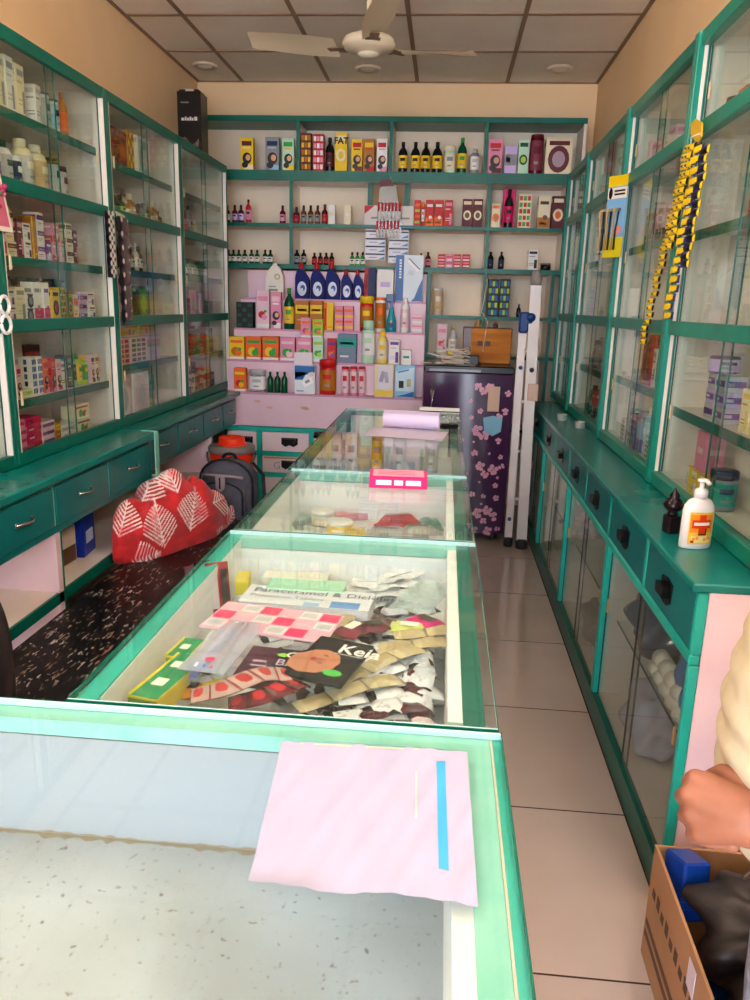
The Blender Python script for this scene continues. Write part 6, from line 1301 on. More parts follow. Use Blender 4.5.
# named packets
def para(b, w, d):
    text_geo(b, 'Paracetamol & Diclofenac', d*.30, M('#5a5a66'), (-w*.44, d*.12, .0012), (1, 0, 0), (0, 1, 0), 'LEFT'); text_geo(b, 'Potassium Tablets', d*.2, M('#8a8a96'), (-w*.44, -d*.14, .0012), (1, 0, 0), (0, 1, 0), 'LEFT')
    T(b, w*.0, w*.12, -d*.42, -d*.25, '#9ac0e8'); T(b, w*.2, w*.42, -d*.42, -d*.1, '#6a94d4'); T(b, -w*.5, w*.5, -d*.5, -d*.45, '#a8b4cc')
flatbox('medicine_carton', 'long white carton printed Paracetamol & Diclofenac among the packets', 'carton', ((247, 603), (372, 612), (372, 594), (241, 583)), 0.865, .03, '#e2e2ea', para)
def barc(b, w, d):
    for i in range(6):
        for j in range(3):
            x0, y0 = -w*.48+i*w*.163, -d*.46+j*d*.32
            col = ['#f0e4ea', '#e83a70', '#e8b4c8'][(i+j) % 3]
            T(b, x0, x0+w*.15, y0, y0+d*.28, col)
            if col == '#f0e4ea':
                for k in range(6): T(b, x0+w*(.02+.02*k), x0+w*(.03+.02*k), y0+d*.05, y0+d*.22, '#a8b4b4', .0012)
flatbox('strip_sheet', 'pink and white sheet of barcoded tablet strips across the heap', 'strip sheet', ((205, 629), (330, 640), (340, 618), (222, 598)), 0.880, .004, '#f0b8cc', barc)
flatbox('thin_carton', 'thin red carton near the rear wall of the second counter', 'carton', ((250, 572), (312, 574), (312, 570), (250, 563)), 0.830, .015, '#c82034', lambda b, w, d: (T(b, -w*.3, -w*.1, -d*.4, d*.4, '#f0e0e0'), T(b, -w*.05, w*.45, -d*.2, d*.2, '#e8a0a8')))
flatbox('thin_carton', 'pale green long carton behind the paracetamol carton', 'carton', ((268, 588), (345, 592), (345, 582), (270, 577)), 0.868, .02, '#a8d8bc')
flatbox('thin_carton', 'cream long carton between red and pale green cartons', 'carton', ((262, 577), (330, 580), (328, 573), (266, 570)), 0.860, .02, '#dcd8cc')
flatbox('thin_carton', 'small yellow carton at the back left of the heap', 'carton', ((236, 582), (250, 582), (249, 571), (237, 571)), 0.865, .03, '#e0cc30')
def garn(b, w, d):
    T(b, -w*.5, -w*.02, -d*.5, d*.5, '#4a1832'); T(b, -w*.02, w*.5, -d*.5, d*.5, '#141014', .0007)
    text_geo(b, 'GARN', d*.26, M('#e8e4e0'), (w*.12, d*.22, .0014), (1, 0, 0), (0, 1, 0), 'LEFT', .0004); text_geo(b, 'Black', d*.3, M('#c8b4cc'), (w*.02, -d*.06, .0014), (1, 0, 0), (0, 1, 0), 'LEFT'); text_geo(b, 'Na', d*.28, M('#c8b4cc'), (w*.02, -d*.34, .0014), (1, 0, 0), (0, 1, 0), 'LEFT')
    b.disc((w*.07, d*.28, .0012), d*.1, M('#8cc850'), 'z', 12, .6)
    T(b, -w*.35, -w*.12, -d*.02, d*.04, '#b8a0b0', .0012); T(b, -w*.35, -w*.08, -d*.16, -d*.11, '#b8a0b0', .0012)
flatbox('hair_colour_carton', 'maroon and black carton reading GARN Black Na in the heap', 'carton', ((242, 675), (303, 680), (306, 655), (245, 646)), 0.892, .02, '#3a1226', garn, (math.radians(4), 0))
def kaja(b, w, d):
    T(b, -w*.5, w*.5, -d*.5, d*.5, '#0e0c0e'); text_geo(b, 'Keia', d*.3, M('#e8e4e0'), (w*.0, d*.17, .0024), (1, 0, 0), (0, 1, 0), 'LEFT', .0008)
    b.quad((-w*.02, d*.14, .0014), (w*.48, d*.14, .0014), (w*.48, d*.155, .0014), (-w*.02, d*.155, .0014), M('#d8d4d0'))
    b.add([(-w*.17+d*x, -d*.06+d*y, .0012) for x, y in ((-.33, -.1), (-.3, -.26), (-.12, -.34), (.1, -.3), (.24, -.16), (.27, .02), (.2, .17), (.02, .25), (-.14, .2), (-.22, .1), (-.3, .04))], [tuple(range(11))], M('#b8785c')); b.add([(-w*.17+d*x, -d*.06+d*y, .0016) for x, y in ((-.1, -.02), (.02, -.06), (.1, .0), (0, .03))], [(0, 1, 2, 3)], M('#9c5c44')); b.disc((-w*.10, d*.04, .0018), d*.035, M('#5a2a1c'), 'z', 10, .5); b.disc((-w*.10, -d*.14, .0018), d*.035, M('#5a2a1c'), 'z', 10, .5); b.disc((-w*.25, -.08*d, .0022), d*.035, M('#a83030'), 'z', 10, 1.4); b.disc((.22*w, -d*.3, .0018), d*.12, M('#48b048'), 'z', 12, .6)
flatbox('hair_colour_packet', 'black packet printed Keia with a face picture, top of the heap', 'packet', ((293, 676), (348, 682), (368, 650), (312, 634)), 0.900, .006, '#100e10', kaja, (math.radians(3), 0))
for k, (qd, z) in enumerate(((((137, 697), (167, 700), (181, 672), (152, 665)), 0.892), (((158, 676), (182, 679), (194, 656), (172, 652)), 0.890), (((168, 656), (190, 658), (201, 640), (181, 637)), 0.888))):
    def gb(b, w, d):
        T(b, -w*.48, w*.48, -d*.5+.001, d*.5, '#1f8a58'); T(b, -w*.2, w*.2, -d*.1, d*.15, '#e8f0d8', .0012); T(b, -w*.5, -w*.38, -d*.5, d*.5, '#d8c830', .0014)
        b.quad((-w*.45, -d/2-.0006, -.026), (w*.45, -d/2-.0006, -.026), (w*.45, -d/2-.0006, -.014), (-w*.45, -d/2-.0006, -.014), M('#e8e8e0')); b.quad((-w*.45, -d/2-.0006, -.012), (w*.45, -d/2-.0006, -.012), (w*.45, -d/2-.0006, -.003), (-w*.45, -d/2-.0006, -.003), M('#5a8a20'))
    flatbox('green_carton', ['nearest', 'middle', 'farthest'][k]+' of the green and yellow cartons at the left of the heap', 'carton', qd, z, .032, '#d4c02c', gb, group='green and yellow cartons in the second counter')
# lilac see-through toothbrush pack
def pack(px0, py0, px1, py1, z, wd, m, name, lab, cat, inner=None, h=.008):
    a_, c_ = onZ(px0, py0, z), onZ(px1, py1, z); d = c_-a_; L_ = d.length; b = B()
    b.grid(lambda u, v: Vector((-L_/2+L_*u, (v-.5)*wd*(1 if u < .75 else 1-(u-.75)*1.2), h*min(1, 6*min(u, 1-u))*min(1, 5*min(v, 1-v))+.001)), 14, 8, m, True)
    b.grid(lambda u, v: Vector((-L_/2+L_*u, (v-.5)*wd*(1 if u < .75 else 1-(u-.75)*1.2), 0)), 4, 4, m)
    if inner: inner(b, L_)
    o = solo(name, b, lab, cat, (a_+c_)/2); o.rotation_euler = (0, 0, math.atan2(d.y, d.x)); return o
def tb(b, L_):
    for k in (-.012, .0, .012): b.tube([(-L_*.45, k, .003), (L_*.2, k*1.1, .004), (L_*.42, k*.8, .004)], .003, M(['#d06aa0', '#6a70c0', '#e8e0f0'][int((k+.012)/.012)], .3), 6)
    b.box(-L_*.48, -L_*.38, -.022, .022, .0005, .0015, M('#2a58b8')); b.disc((-L_*.36, -.005, .0095), .008, M('#e03070'), 'z', 10)
pack(200, 672, 246, 622, 0.904, .075, PLASTICL, 'toothbrush_pack', 'lilac transparent toothbrush pack lying over the pink strip sheet', 'pack', tb)
pack(188, 682, 216, 634, 0.882, .03, PLASTIC, 'clear_pouch', 'narrow clear pouch with blue end left of toothbrush pack', 'pouch', lambda b, L_: b.box(-L_*.45, -L_*.2, -.01, .01, .001, .003, M('#2848b0')))
pack(408, 612, 434, 585, 0.870, .085, PLASTIC, 'clear_pouch', 'crumpled clear plastic pouch at the right rear of the heap', 'pouch', lambda b, L_: b.grid(lambda u, v: Vector((-L_*.4+.8*L_*u, (v-.5)*.07, .014+.008*math.sin(u*13)*math.cos(v*11))), 14, 14, PLASTIC), .014)
# dark pouches leaning in the left rear corner
for k, (px, py, rz_, ccol, lab) in enumerate(((204, 592, .35, '#5a3a48', 'dull mauve pouch leaning on the left wall of the heap'), (212, 588, .15, '#2a1218', 'dark maroon pouch leaning beside the mauve one'), (221, 590, -.05, '#a01828', 'red and black pouch with white edge leaning at the heap corner'))):
    q = onZ(px, py+22, 0.830); b = B(); b.grid(lambda u, v: Vector(((u-.5)*.055, -.005*math.sin(PI*u)*math.sin(PI*v), v*.125)), 6, 8, M(ccol, .25), True); b.grid(lambda u, v: Vector(((u-.5)*.055, .005*math.sin(PI*u)*math.sin(PI*v), v*.125)), 6, 8, M(ccol, .25), True)
    b.quad((-.02, -.0062, .03), (-.004, -.0066, .03), (-.004, -.0066, .1), (-.02, -.0062, .1), M('#c8b8c0')); b.quad((.004, -.0064, .02), (.02, -.006, .02), (.02, -.006, .11), (.004, -.0064, .11), M('#181014'))
    o = solo('pouch', b, lab, 'pouch', (q.x, q.y, 0.806)); o.rotation_euler = (-.30, .12, rz_+.9)
# strips of red pouches along the front
def curved(pts, z, wd, name, lab, cols, n=5, amp=.012):
    P = [onZ(*p_, z) for p_ in pts]; b = B(); K = 30*1
    def at(u):
        f_ = u*(len(P)-1); i = min(int(f_), len(P)-2); t_ = f_-i; p0_ = P[max(i-1, 0)]; p1_, p2_ = P[i], P[i+1]; p3_ = P[min(i+2, len(P)-1)]
        return .5*((2*p1_)+(p2_-p0_)*t_+(2*p0_-5*p1_+4*p2_-p3_)*t_*t_+(3*p1_-p0_-3*p2_+p3_)*t_**3)
    ms = [M(c_, .25) for c_ in cols]
    def fn(u, v):
        q = at(u); d = (at(min(1, u+.01))-at(max(0, u-.01))).normalized(); nn = Vector((-d.y, d.x, 0)); s_ = (u*n) % 1
        return q+nn*(v-.5)*wd+Vector((0, 0, .004*min(1, 5*min(s_, 1-s_))*min(1, 4*min(v, 1-v))+amp*math.sin(u*PI)))
    s0 = 0; b.grid(fn, 60, 10, ms[0], True); [b.mid(m_) for m_ in ms[1:]]
    for fi in range(600):
        u, v = (fi % 60+.5)/60, (fi//60+.5)/10; s_ = (u*n) % 1
        if s_ < .1: b.mi[fi] = 1
        elif (s_-.5)**2*1.2+(v-.5)**2 < .09: b.mi[fi] = 2
    m0 = len(b.v); b.grid(lambda u, v: fn(u, v)-Vector((0, 0, .0015)), 60, 10, ms[1], True)
    c0 = P[0]; b.v = [tuple(Vector(v)-c0) for v in b.v]; return solo(name, b, lab, 'sachet strip', c0)
curved([(190, 697), (225, 694), (262, 680), (292, 676)], 0.888, .045, 'sachet_strip', 'upper folded strip of pinkish red sachets near front of heap', ('#b89a94', '#8a3a40', '#b83030'))
curved([(228, 705), (262, 702), (290, 690), (298, 684)], 0.878, .045, 'sachet_strip', 'lower folded strip of deep red sachets near front of heap', ('#6a1420', '#3a0c14', '#b82830'))
for k, (px, py, c_, lab) in enumerate(((189, 688, '#e8901c', 'orange pouch right of the green cartons'), (202, 683, '#e8d020', 'yellow pouch right of the green cartons'), (212, 672, '#c8d8b0', 'pale green and yellow packet in front of the toothbrush pack'), (236, 664, '#c8ccc0', 'grey and lime packet left of the maroon carton'), (426, 620, '#c81470', 'magenta packet near the right wall of heap'), (408, 626, '#c8d070', 'lime packet beside the magenta one'), (372, 625, '#5a1c30', 'wine red packet in the middle of the heap'), (352, 628, '#7a2438', 'dull red packet left of the wine red one'))):
    q = onZ(px, py, 0.866); b = B(); b.grid(lambda u, v: Vector(((u-.5)*.07, (v-.5)*.05, .007*min(1, 4*min(u, 1-u))*min(1, 4*min(v, 1-v))+.002*math.sin(u*12+k))), 12, 10, M(c_, .25), True); b.grid(lambda u, v: Vector(((u-.5)*.07, (v-.5)*.05, -.003*min(1, 4*min(u, 1-u)))), 6, 4, M(c_, .25), True)
    b.quad((-.02, -.01, .0095), (.015, -.01, .0095), (.015, .01, .0095), (-.02, .01, .0095), M('#e8e4d8' if k % 2 else '#2a2a28')); solo('packet', b, lab, 'packet', (q.x, q.y, 0.862), .6*k)
# white leaflets
for k in range(6):
    q = onZ(360+k*8, 592-(k % 3)*6, 0.850); b = B(); b.grid(lambda u, v: Vector(((u-.5)*.11, (v-.5)*.045, .003*math.sin(u*9+k)+.002*math.sin(v*7))), 10, 6, M('#d4d4d8', .6), True); b.quad((-.04, -.01, .0062), (.03, -.008, .0062), (.03, -.004, .0062), (-.04, -.006, .0062), M('#7a7e8c'))
    o = solo('leaflet', b, 'white folded medicine leaflet at the rear of the heap', 'leaflet', (q.x, q.y, 0.830+.006*k), .25*k-.5, 'white leaflets in the second counter')

# ---------------------------------------------------------------- third counter
ZC3 = .7805
def pk3(px, py, w, d, h, rz_, col, name, lab, cat, c2='#e8e4dc', rnd_=True, z=ZC3):
    q = onZ(px, py, z+h); b = B()
    if rnd_: b.grid(lambda u, v: Vector(((u-.5)*w, (v-.5)*d, h*min(1, 4*min(u, 1-u))*min(1, 4*min(v, 1-v))+.0005+.1*h*math.sin(u*13+v*7))), 14, 12, M(col, .3), True); b.grid(lambda u, v: Vector(((u-.5)*w, (v-.5)*d, 0)), 1, 1, M(col, .3))
    else: b.box(-w/2, w/2, -d/2, d/2, 0, h, M(col, .4), ch=.001)
    b.quad((-w*.3, -d*.2, h*1.12+.0008), (w*.2, -d*.2, h*1.12+.0008), (w*.2, d*.15, h*1.12+.0008), (-w*.3, d*.15, h*1.12+.0008), M(c2, .4)); solo(name, b, lab, cat, (q.x, q.y, z), rz_)
pk3(281, 517, .09, .06, .03, .4, '#90b848', 'pouch', 'lime and white pouch at left of third counter', 'pouch'); pk3(283, 524, .08, .05, .015, -.3, '#c8dcc0', 'pouch', 'pale green pouch in front of the lime one', 'pouch')
pk3(300, 519, .10, .14, .012, -.4, '#98a8a0', 'blister_card', 'grey clear blister card in third counter', 'card', '#c0ccc4', False); pk3(322, 527, .13, .05, .012, -.5, '#d0d0c8', 'blister_card', 'white narrow blister card in third counter', 'card', '#a8aca8', False)
q = onZ(323, 512, ZC3+.05); bottle((q.x, q.y, ZC3), 0, 'jar', .035, .055, 'white', 'white', 'cream', 'the floor of the third counter', 0, 'white round tub', parts=True)
q = onZ(340, 520, ZC3+.05); bottle((q.x, q.y, ZC3), 0, 'jar', .038, .05, 'yellow', 'white', 'yellow', 'the floor of the third counter', 1, 'yellow tub with white lid', parts=True)
pk3(350, 511, .10, .09, .02, .3, '#d890a0', 'packet', 'pink card packet behind the yellow tub', 'packet', '#a83a50', False); pk3(355, 529, .06, .05, .03, .1, '#c8a838', 'packet', 'mustard packet right of the yellow tub', 'packet', '#e8dc90', False)
pk3(399, 515, .15, .05, .035, .35, '#c02838', 'pouch', 'red and white pouch under the magenta box', 'pouch', '#e0c8c8'); pk3(388, 528, .14, .07, .02, -.1, '#a8a8a4', 'pouch', 'grey foil pouch in third counter', 'pouch', '#7a8080'); pk3(420, 526, .13, .06, .022, .2, '#b0b8b0', 'pouch', 'silver green foil pouch in third counter', 'pouch', '#6a8a80')
pk3(424, 515, .08, .05, .02, -.4, '#88b0a8', 'pouch', 'small teal grey pouch in third counter', 'pouch', '#d0e0dc'); pk3(404, 536, .15, .05, .012, .05, '#8a8c88', 'blister_card', 'dark grey blister strip nearest in third counter', 'card', '#b8bcb8', False); pk3(434, 520, .05, .05, .03, .5, '#70a890', 'pouch', 'sea green packet near the right wall of third counter', 'pouch')

# ---------------------------------------------------------------- farthest counter, goods standing inside
S = 'the floor of the farthest counter'; Z4 = .7008
def st4(px, w, kd, *a, y=2.62):
    x = onY(px, 440, y).x
    if kd == 'C': carton((x, y, Z4), 0, w, .05, a[0], a[1], a[2], a[3], a[4], S, x+(y > 2.8)*1, a[5])
    else: bottle((x, y, Z4), 0, a[0], w/2, a[1], a[2], a[3], a[4], S, x+(y > 2.8)*1, a[5], parts=True)
st4(308, .045, 'C', .10, 'amber', 'band', 'yellow', 'orange', 'low amber carton'); st4(320, .045, 'C', .15, 'yellow', 'side', 'amber', 'cream', 'tall yellow carton'); st4(331, .04, 'C', .16, 'yellow', 'side', 'amber', 'cream', 'tall yellow carton')
st4(341, .032, 'B', 'can', .16, 'white', 'white', 'red', 'white tube with red label'); st4(350, .032, 'B', 'can', .16, 'white', 'white', 'red', 'white tube with red label'); st4(359, .03, 'B', 'med', .13, 'amber', 'white', 'purple', 'amber bottle with white cap'); st4(367, .03, 'B', 'med', .13, 'amber', 'white', 'purple', 'amber bottle with white cap')
st4(377, .035, 'B', 'can', .17, 'cream', 'orange', 'orange', 'cream tube with orange label'); st4(387, .035, 'B', 'lotion', .13, 'pale_blue', 'blue', 'white', 'pale blue bottle'); st4(399, .05, 'B', 'jar', .14, 'white', 'white', 'silver', 'white tub'); st4(411, .03, 'B', 'can', .13, 'cream', 'silver', 'white', 'slim cream tube')
st4(430, .11, 'C', .13, 'pale_green', 'circle', 'green', 'dark_green', 'pale green carton with green disc')
for px, lab, c_, cap in ((320, 'dark bottle with white print at the rear', 'black', 'black'), (336, 'clear bottle at the rear', 'silver', 'grey'), (352, 'pale tube at the rear', 'cream', 'white'), (378, 'gold tin at the rear', 'amber', 'yellow'), (400, 'pale green bottle at the rear', 'pale_green', 'white'), (432, 'silver jar at the rear', 'silver', 'silver')):
    st4(px, .06, 'B', 'can', .17, c_, cap, 'white' if c_ != 'amber' else 'yellow', lab, y=3.5)

# ---------------------------------------------------------------- cardboard box with its contents, lower right
t = thing('cardboard_box', 'open brown cardboard box on the floor by the customer', 'box', (.70, 1.34, 0), math.radians(-1))
KB = noise_mat('corrugated_brown_card', '#a87c52', '#b88c60', 5, .8, .3, .7, bump=.05); hw, hd, hh, th = .178, .20, .29, .006
b = B(); b.box(-hw, hw, -hd, hd, .0005, .006, KB); b.box(-hw, -hw+th, -hd, hd, .006, hh, KB); b.box(hw-th, hw, -hd, hd, .006, hh, KB); b.box(-hw+th, hw-th, hd-th, hd, .006, hh, KB); b.box(-hw+th, hw-th, -hd, -hd+th, .006, hh-.02, KB); part('box_shell', b, t)
b = B(); b.quad((-hw, -hd, hh-.02), (hw, -hd, hh-.02), (hw, -hd-.06, hh-.13), (-hw, -hd-.06, hh-.13), KB); b.quad((-hw, -hd-.002, hh-.024), (hw, -hd-.002, hh-.024), (hw, -hd-.062, hh-.134), (-hw, -hd-.062, hh-.134), KB)
TR = M('#2c2018', .7); c_ = Vector((hw*.1, -hd-.0305, hh-.0735)); uy = Vector((0, .06, .11)).normalized(); nn = Vector((0, -.0008, .0008))
def tri(bb, R1, R2):
    for i in range(3):
        a0, a1 = PI/2+i*2*PI/3, PI/2+(i+1)*2*PI/3; P_ = [c_+nn+Vector((1, 0, 0))*math.cos(a)*q+uy*math.sin(a)*q for a, q in ((a0, R1), (a1, R1), (a1, R2), (a0, R2))]; bb.quad(*P_, TR)
tri(b, .026, .018)
for i in range(4):
    P_ = [(-.04, -.04), (.04, -.04), (.04, .04), (-.04, .04)]; a_, b_ = P_[i], P_[(i+1) % 4]; q = .96
    b.quad(*[c_+nn+Vector((1, 0, 0))*u+uy*v for u, v in (a_, b_, (b_[0]*q, b_[1]*q), (a_[0]*q, a_[1]*q))], TR)
part('front_flap', b, t, 'folded out flap with recycling triangle')
b = B()
for k in range(2): b.box(-hw-.0012, -hw-.0002, -hd+.01, hd-.01, .06+.03*k, .075+.03*k, M('#6a5040', .8))
for k in range(10): b.box(-hw-.0012, -hw-.0002, hd-.05-k*.035, hd-.03-k*.035, .18, .20+.01*(k % 2), M('#5a4434', .8))
part('printed_marks', b, t, 'dark printed lines on the side')
b = B(); b.quad((-hw+th+.002, -.10, .05), (-hw+th+.002, -.06, .05), (-hw+th+.002, -.06, .1), (-hw+th+.002, -.10, .1), M('white')); part('paper_label', B().box(-hw-.003, -hw-.0015, -.13, -.09, .21, .27, M('#d8ccd4', .6)), t, 'torn white paper label')
CU_ = M('#0e3a94', .3)
b = B(); b.box(-.04, .04, -.05, .05, 0, .16, CU_, ch=.006); b.box(-.042, .042, -.052, -.03, .03, .06, CU_, ch=.006); b.box(-.03, .03, -.054, -.05, .065, .075, M('#060a18', .5)); o = solo('blue_case', b.xf(Matrix.Scale(.78, 4)), 'blue plastic case standing in the far corner of the cardboard box', 'case', (.575, 1.455, .19)); o.rotation_euler = (-.25, .1, .25)
bundle('leather_bag', 'large worn black leather bag lying in the cardboard box', 'bag', (.72, 1.33, .158), (.28, .24, .18), None, 7, .45, .02, mt=noise_mat('worn_black_leather', '#0e0b0b', '#2c2422', 14, .5, .35, .7, bump=.6))
bundle('blue_bag', 'shiny blue bag beneath the black leather bag in the box', 'bag', (.70, 1.27, .0065), (.31, .22, .15), '#0a4488', 8, .25, .012)
bundle('brown_bag', 'dark brown glossy bag at the rear of the cardboard box', 'bag', (.76, 1.44, .007), (.18, .13, .3), '#3a241a', 9, .3, .014)
solo('strap_ring', B().tube([(.028*math.cos(a_*PI/8), 0, .02*math.sin(a_*PI/8)) for a_ in range(17)], .003, M('#8a8888', .3, .8), 6), 'thin dark wire ring on top of the bags in the box', 'ring', (.69, 1.40, .335))

# ---------------------------------------------------------------- the customer at the right edge
t = thing('person', 'man in beige shirt and faded jeans at the right edge, hand half closed', 'person', (.60, .88, 0))
SK = noise_mat('skin', '#7c4a32', '#96604a', 9, .5, .35, .65, bump=.04); 
_p = SK.node_tree.nodes['Principled BSDF']; _p.inputs['Subsurface Weight'].default_value = .08; _p.inputs['Subsurface Radius'].default_value = (.02, .008, .004)
V3 = Vector
def caps(b, pts, rs):
    """chain of tapered capsules"""
    for i in range(len(pts)-1):
        p0_, p1_ = V3(pts[i]), V3(pts[i+1]); r0, r1 = rs[i], rs[i+1]; L_ = (p1_-p0_).length
        q = (p1_-p0_).to_track_quat('Z', 'Y'); prof = [(r0*math.cos(a), r0*math.sin(a)) for a in (-PI/2+.0001, -1.2, -.8, -.4, 0)]+[(r1*math.cos(a), L_+r1*math.sin(a)) for a in (0, .4, .8, 1.2, PI/2-.0001)]
        s0 = len(b.v); b.lathe([(max(a, 0), z) for a, z in prof], 'white', 16); b.v[s0:] = [tuple(p0_+q@V3(v)) for v in b.v[s0:]]
def fuse(name, b, voxel, mat, parent, label=None, smooth=4):
    o = bpy.data.objects.new(name, b.mesh(name)); COL.objects.link(o)
    md = o.modifiers.new('r', 'REMESH'); md.mode = 'VOXEL'; md.voxel_size = voxel; md.use_smooth_shade = True
    sm = o.modifiers.new('s', 'SMOOTH'); sm.iterations = smooth; sm.factor = .5
    dg = bpy.context.evaluated_depsgraph_get(); me = bpy.data.meshes.new_from_object(o.evaluated_get(dg)); bpy.data.objects.remove(o)
    me.materials.clear(); me.materials.append(mat); me.polygons.foreach_set('use_smooth', [True]*len(me.polygons)); me.name = name
    return part(name, me, parent, label)
# coordinates relative to the feet centre; he faces -x (towards the counters)
Hn = V3((-.60, -.88, 0))
# left hand measured against the photograph
wr = onY(776, 826, .80)+Hn; kn = onY(724, 812, .83)+Hn
b = B()
caps(b, [(-.02, 0, 1.00), (0, 0, 1.15), (.01, 0, 1.36)], [.13, .13, .12])
caps(b, [(.01, 0, 1.40), (.0, 0, 1.50)], [.06, .055])
caps(b, [(.01, .0, 1.38), (.01, -.17, 1.37)], [.07, .06]); caps(b, [(.01, .0, 1.38), (.01, .17, 1.37)], [.07, .06])
for s_ in (-1, 1):
    caps(b, [(0, s_*.10, .98), (-.01, s_*.11, .52), (.0, s_*.12, .12)], [.085, .06, .042]); caps(b, [(.02, s_*.12, .05), (-.14, s_*.13, .03)], [.04, .03])
# head
b.ball((-.015, 0, 1.60), (.095, .075, .115), 'white', 24, 16); b.ball((-.045, 0, 1.545), (.055, .05, .05), 'white', 16, 10); caps(b, [(-.105, 0, 1.62), (-.122, 0, 1.58)], [.011, .016])
b.ball((-.098, 0, 1.548), (.014, .026, .008), 'white', 12, 8)
for s_ in (-1, 1): b.ball((.0, s_*.076, 1.60), (.02, .008, .032), 'white', 12, 8); b.ball((-.088, s_*.03, 1.62), (.014, .018, .012), 'white', 12, 8)
# right arm hanging
caps(b, [(.01, .20, 1.36), (.09, .26, 1.10), (.10, .26, .86), (.09, .25, .78)], [.05, .042, .03, .028])
for k in range(4): caps(b, [(.085, .235+.018*(k-1.5)*.9+.015, .76), (.07, .25+.018*(k-1.5), .71), (.08, .25+.018*(k-1.5), .67)], [.012, .010, .008])
caps(b, [(.09, .25, .78), (.08, .25, .71)], [.03, .028]); caps(b, [(.07, .23, .75), (.05, .215, .70)], [.013, .009])
# left arm, forearm reaching forward with the hand half closed
el = V3((.06, -.22, 1.02))
caps(b, [(.01, -.20, 1.36), el], [.05, .043])
caps(b, [el, el*.45+wr*.55, wr], [.043, .038, .029])
# hand frame: along = wrist->knuckles, up = toward the thumb side, nrm = back of the hand (towards the camera)
al = (kn-wr).normalized(); side = V3((0, -1, .55)).normalized(); side = (side-al*side.dot(al)).normalized(); up = al.cross(side).normalized()
if up.z < 0: up = -up
def hp_(a, u, n): return wr+al*a+up*u+side*n
caps(b, [wr, hp_(.035, .008, .004), hp_(.075, .024, .008)], [.028, .026, .018]); caps(b, [wr, hp_(.035, -.008, .004), hp_(.072, -.022, .004)], [.028, .025, .0175])
caps(b, [hp_(.03, .0, .004), hp_(.078, .004, .010)], [.026, .019]); caps(b, [hp_(.03, -.01, -.006), hp_(.06, -.014, -.008)], [.024, .018])
FING = [(.030, .088, .012, 1.0), (.010, .093, .015, 1.06), (-.011, .088, .012, 1.0), (-.030, .078, .007, .82)]
for u0, a0, n0, sc in FING:
    p0_ = hp_(a0-.022, u0*.85, n0-.003); p1_ = hp_(a0, u0, n0); p2_ = hp_(a0+.016*sc, u0-.006, n0-.034*sc); p3_ = hp_(a0-.012, u0-.008, n0-.050*sc); p4_ = hp_(a0-.030, u0-.006, n0-.044*sc)
    caps(b, [p0_, p1_, p2_, p3_, p4_], [.0125, .0118, .0103, .0095, .0085])
caps(b, [hp_(.012, .018, -.006), hp_(.040, .040, -.012), hp_(.068, .044, -.026), hp_(.085, .034, -.036)], [.017, .0135, .0115, .0095])
body = fuse('body', b, .0035, SK, t, smooth=3)
hair = B(); hair.ball((.0, 0, 1.635), (.10, .082, .095), 'white', 24, 14); hair.ball((.03, 0, 1.59), (.08, .078, .09), 'white', 20, 12); fuse('hair', hair, .008, M('#14100e', .7), t)
for s_ in (-1, 1): part('eye', B().ball((-.101, s_*.03, 1.62), .009, M('#d8d0cc', .2), 10, 8).ball((-.108, s_*.03, 1.62), .0045, M('#20140e', .2), 8, 6), t)
sh = B(); bel = onY(723, 690, .85)+Hn
SHM = noise_mat('beige_shirt_cloth', '#b8ac90', '#c8bea4', 12, .85, .3, .7, bump=.08)
for k in range(12):
    z = .84+.045*k; rx = [.175, .188, .198, .205, .205, .20, .192, .182, .172, .163, .156, .15][k]; sh.ball((-.05+.006*k, 0, z), (rx, .20, .075), 'white', 28, 10)
caps(sh, [(.01, -.14, 1.37), (.01, .14, 1.37)], [.085, .085])
for s_ in (-1, 1): caps(sh, [(.01, s_*.19, 1.36), (.03, s_*.23, 1.18)], [.07, .065])
fuse('shirt', sh, .008, SHM, t, 'beige shirt', 6)
JN = noise_mat('faded_denim', '#6a7488', '#98a2b4', 40, .8, .35, .65, bump=.1)
j = B(); j.ball((0, 0, .86), (.155, .19, .10), 'white', 24, 12)
for s_ in (-1, 1): caps(j, [(-.0, s_*.10, .86), (-.015, s_*.115, .50), (.0, s_*.12, .09)], [.115, .085, .07])
fuse('jeans', j, .008, JN, t, 'faded blue jeans', 5)
for s_ in (-1, 1):
    s2 = B(); s2.ball((-.05, s_*.125, .035), (.13, .048, .035), 'white', 24, 10); s2.ball((.02, s_*.122, .06), (.05, .045, .05), 'white', 16, 8); s2.ball((-.05, s_*.125, .012), (.13, .048, .012), 'white', 20, 6); fuse('shoe', s2, .006, M('#1e1814', .4), t)

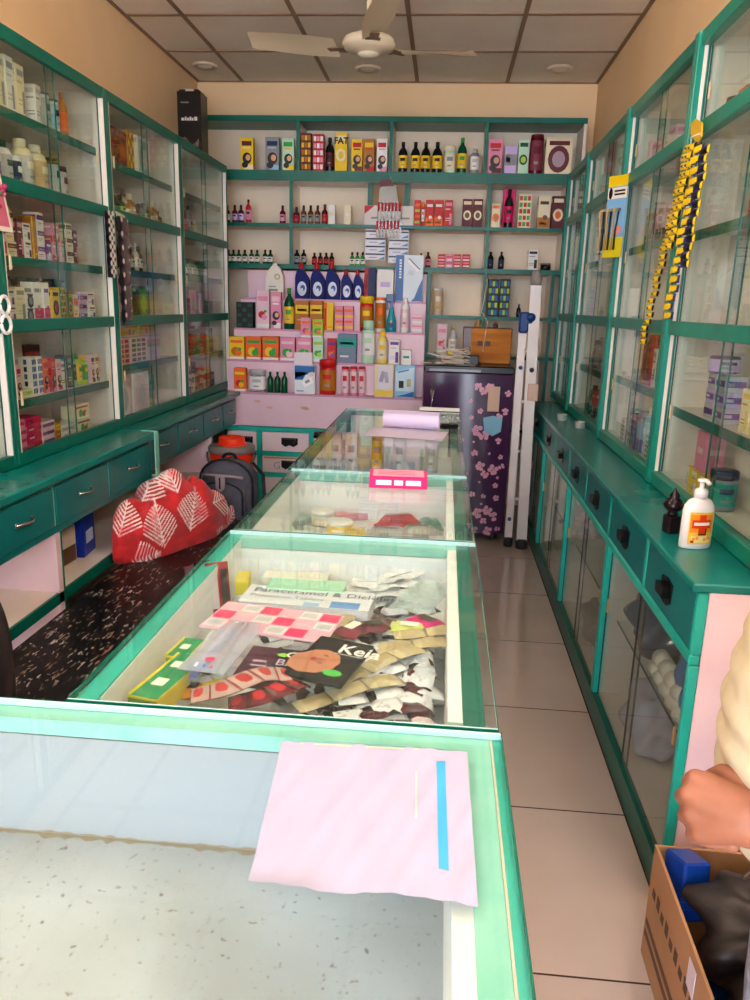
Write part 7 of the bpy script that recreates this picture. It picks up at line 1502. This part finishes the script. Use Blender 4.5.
# ---------------------------------------------------------------- light
finish_labels()
W = bpy.data.worlds.new('daylight'); SC.world = W; W.use_nodes = True; nt = W.node_tree
bg = nt.nodes['Background']; bg.inputs[0].default_value = rgb('#e4efff'); bg.inputs[1].default_value = 12.5
def lamp(name, kind, loc, rot, energy, col, **kw):
    l = bpy.data.lights.new(name, kind); l.energy = energy; l.color = rgb(col)[:3]
    for k, v in kw.items(): setattr(l, k, v)
    o = bpy.data.objects.new(name, l); COL.objects.link(o); o.location = loc; o.rotation_euler = rot; return o
for y in (2.99, .59):
    for x in (-1.60, -.57, .64):
        t = thing('ceiling_light', 'round recessed ceiling light', 'ceiling light', (x, y, ZC), group='round ceiling lights nearer the shop front')
        part('trim_ring', B().lathe([(.055, -.004), (.075, -.016), (.09, -.012), (.095, 0)], M('#cbb9a4', .4), 28), t); part('lens', B().lathe([(.0, -.012), (.05, -.010), (.056, -.004)], LAMPM, 28), t)
TUBE = bpy.data.materials.new('added_tube_glow'); TUBE.use_nodes = True; q = TUBE.node_tree.nodes['Principled BSDF']; q.inputs['Emission Color'].default_value = rgb('#fff6ea'); q.inputs['Emission Strength'].default_value = 150
for x, sg, nm in ((XL, 1, 'left'), (XR, -1, 'right')):  # unseen tubes added to brighten the ceiling and upper walls
    t = thing('added_tube_light', 'added unseen tube light high on the %s wall near the shop front' % nm, 'tube light', (x, 1.55, 2.60))
    part('batten', B().box(0, sg*.03, -.6, .6, -.03, .03, M('#e0dcd4', .4), ch=.004), t); part('tube', B().cyl((sg*.05, -.58, 0), (sg*.05, .58, 0), .014, TUBE), t)
    for e_ in (-1, 1): part('lamp_holder', B().box(0, sg*.065, e_*.6-.012, e_*.6+.012, -.02, .02, M('#e8e4dc', .4), ch=.003), t)
vs = SC.view_settings; vs.view_transform = 'Standard'; vs.look = 'None'; vs.gamma = 1; vs.use_curve_mapping = False; vs.exposure = 0.06
SC.cycles.max_bounces = 12; SC.cycles.diffuse_bounces = 5; SC.cycles.glossy_bounces = 5; SC.cycles.transparent_max_bounces = 24; SC.cycles.caustics_reflective = False; SC.cycles.caustics_refractive = False
SC.cycles.use_denoising = True
